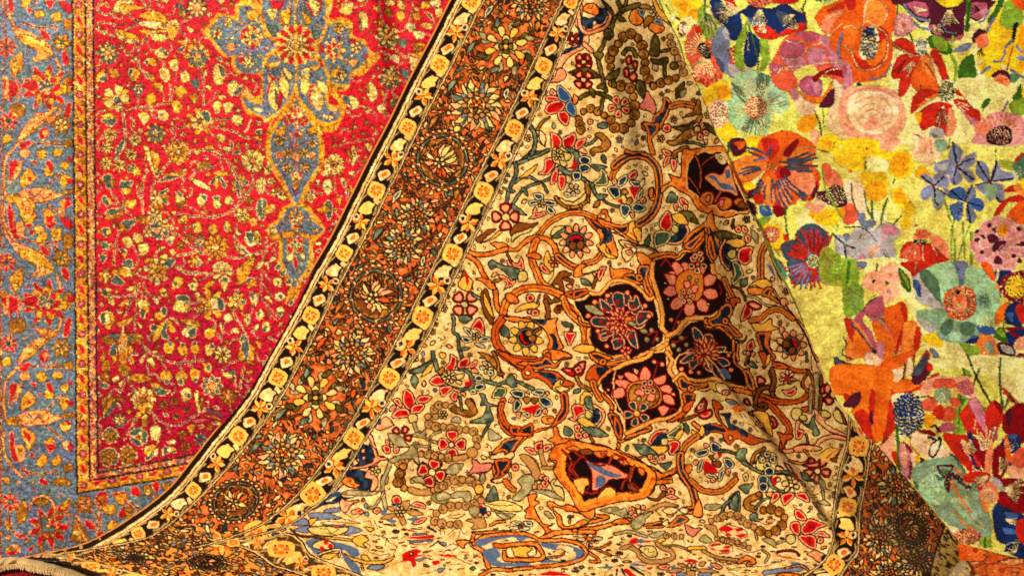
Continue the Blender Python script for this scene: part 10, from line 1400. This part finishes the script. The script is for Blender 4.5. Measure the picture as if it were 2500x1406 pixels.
R3 = root('draped_carpet', tuple(o3), 'ivory carpet with scrolling vines and rust border, draped like a tent in front', 'carpet')
fieldpoly = closed(IV_G3, [(1590, -60)] + IV_SIL[:25]); 
FP = np.array([tuple(p) for p in catmull(IV_G3[:-2], False, 6)] + [(736,1318),(752,1345),(780,1364),(846,1389),(900,1412),(960,1450),(1000,1560)] + [(1880, 1560)] + [tuple(p) for p in catmull(IV_R1, False, 6)[::-1]] + [tuple(p) for p in SIL[::-1] if p[1] < 1000] + [(1400, -80)])
inf = inside_np(FP, X, Y)
grid_part('field', P, rgb, inf & mask, m_wool, R3, o3)
ib = ~inf; g = ib.copy()
for a in (-1, 0, 1):
    for b in (-1, 0, 1): g |= np.roll(np.roll(ib, a, 0), b, 1)
grid_part('border', P, rgb, g & mask, m_wool, R3, o3)
backing(ray(X, Y, d), mask, .007, R3, o3, 6)
def on_drape(pts, dd=0.0):
    p = np.array(pts, float); jx = np.clip(((p[:, 0] - c.x0) / c.st).astype(int), 0, c.w - 1); jy = np.clip(((p[:, 1] - c.y0) / c.st).astype(int), 0, c.h - 1)
    return ray(p[:, 0], p[:, 1], d[jy, jx] + dd)
m_bind = plain('orange_selvedge', (.62, .24, .05), .8, .8, 500, .3)
V, F = tube('b', on_drape(catmull([(x + 1, y + .5) for x, y in IV_E], False, 14)), .0028, m_bind, R3, o3)
mesh_obj('edge_binding', V, F, m_bind, R3, None, o3)
# woven end and fringe at the lower left corner
m_fr = plain('cream_cotton', (.55, .38, .17), .9, .6, 380, .25)
rs = np.random.RandomState(2)
top_l = catmull([(-16, 1372), (10, 1360), (50, 1360), (96, 1368), (144, 1373), (192, 1390), (240, 1409), (300, 1446), (400, 1520)], False, 16)
bot_l = catmull([(-22, 1392), (4, 1384), (40, 1378), (84, 1388), (130, 1396), (172, 1410), (214, 1430), (280, 1466), (380, 1540)], False, 16)
def dz(p): 
    dmin = 3 - (-FLOOR - .012) / ((p[:, 1] - 703) / 3000); return np.maximum(dmin, .06)
rows = 9; G = []
for k in range(rows):
    t = k / (rows - 1); q = top_l * (1 - t) + bot_l * t; dd = (1 - t) * np.maximum(dz(top_l) + .01, .10) + t * (dz(bot_l) + .02) + .010 * math.sin(t * math.pi) + .003 * np.sin(np.arange(len(q)) * .5 + t * 3)
    G.append(ray(q[:, 0], q[:, 1], dd))
G = np.array(G); grid_part('woven_end', G, np.ones(G.shape), np.ones(G.shape[:2], bool), m_fr, R3, o3)
VV, FF, nb = [], [], 0
for k in range(520):
    u = rs.uniform(0, len(bot_l) - 1.01); i = int(u); b = bot_l[i] * (1 - u + i) + bot_l[i + 1] * (u - i); a = top_l[i] * .35 + bot_l[i] * .65
    L_ = rs.uniform(4, 11); sx = rs.uniform(-5, 6); pts = np.array([a, b + (0, 1), b + (sx * .5, L_ * .55), b + (sx, L_)])
    pts = catmull(pts, False, 4); dd = np.maximum(dz(pts), .06) + np.linspace(.03, .004, len(pts)) + rs.uniform(0, .008)
    V, F = tube('f', ray(pts[:, 0], pts[:, 1], dd), np.linspace(.0026, .0009, len(pts)), None, None, None, 5); VV.append(V); FF.append(F + nb); nb += len(V)
mesh_obj('fringe', np.concatenate(VV), np.concatenate(FF), m_fr, R3, None, o3)
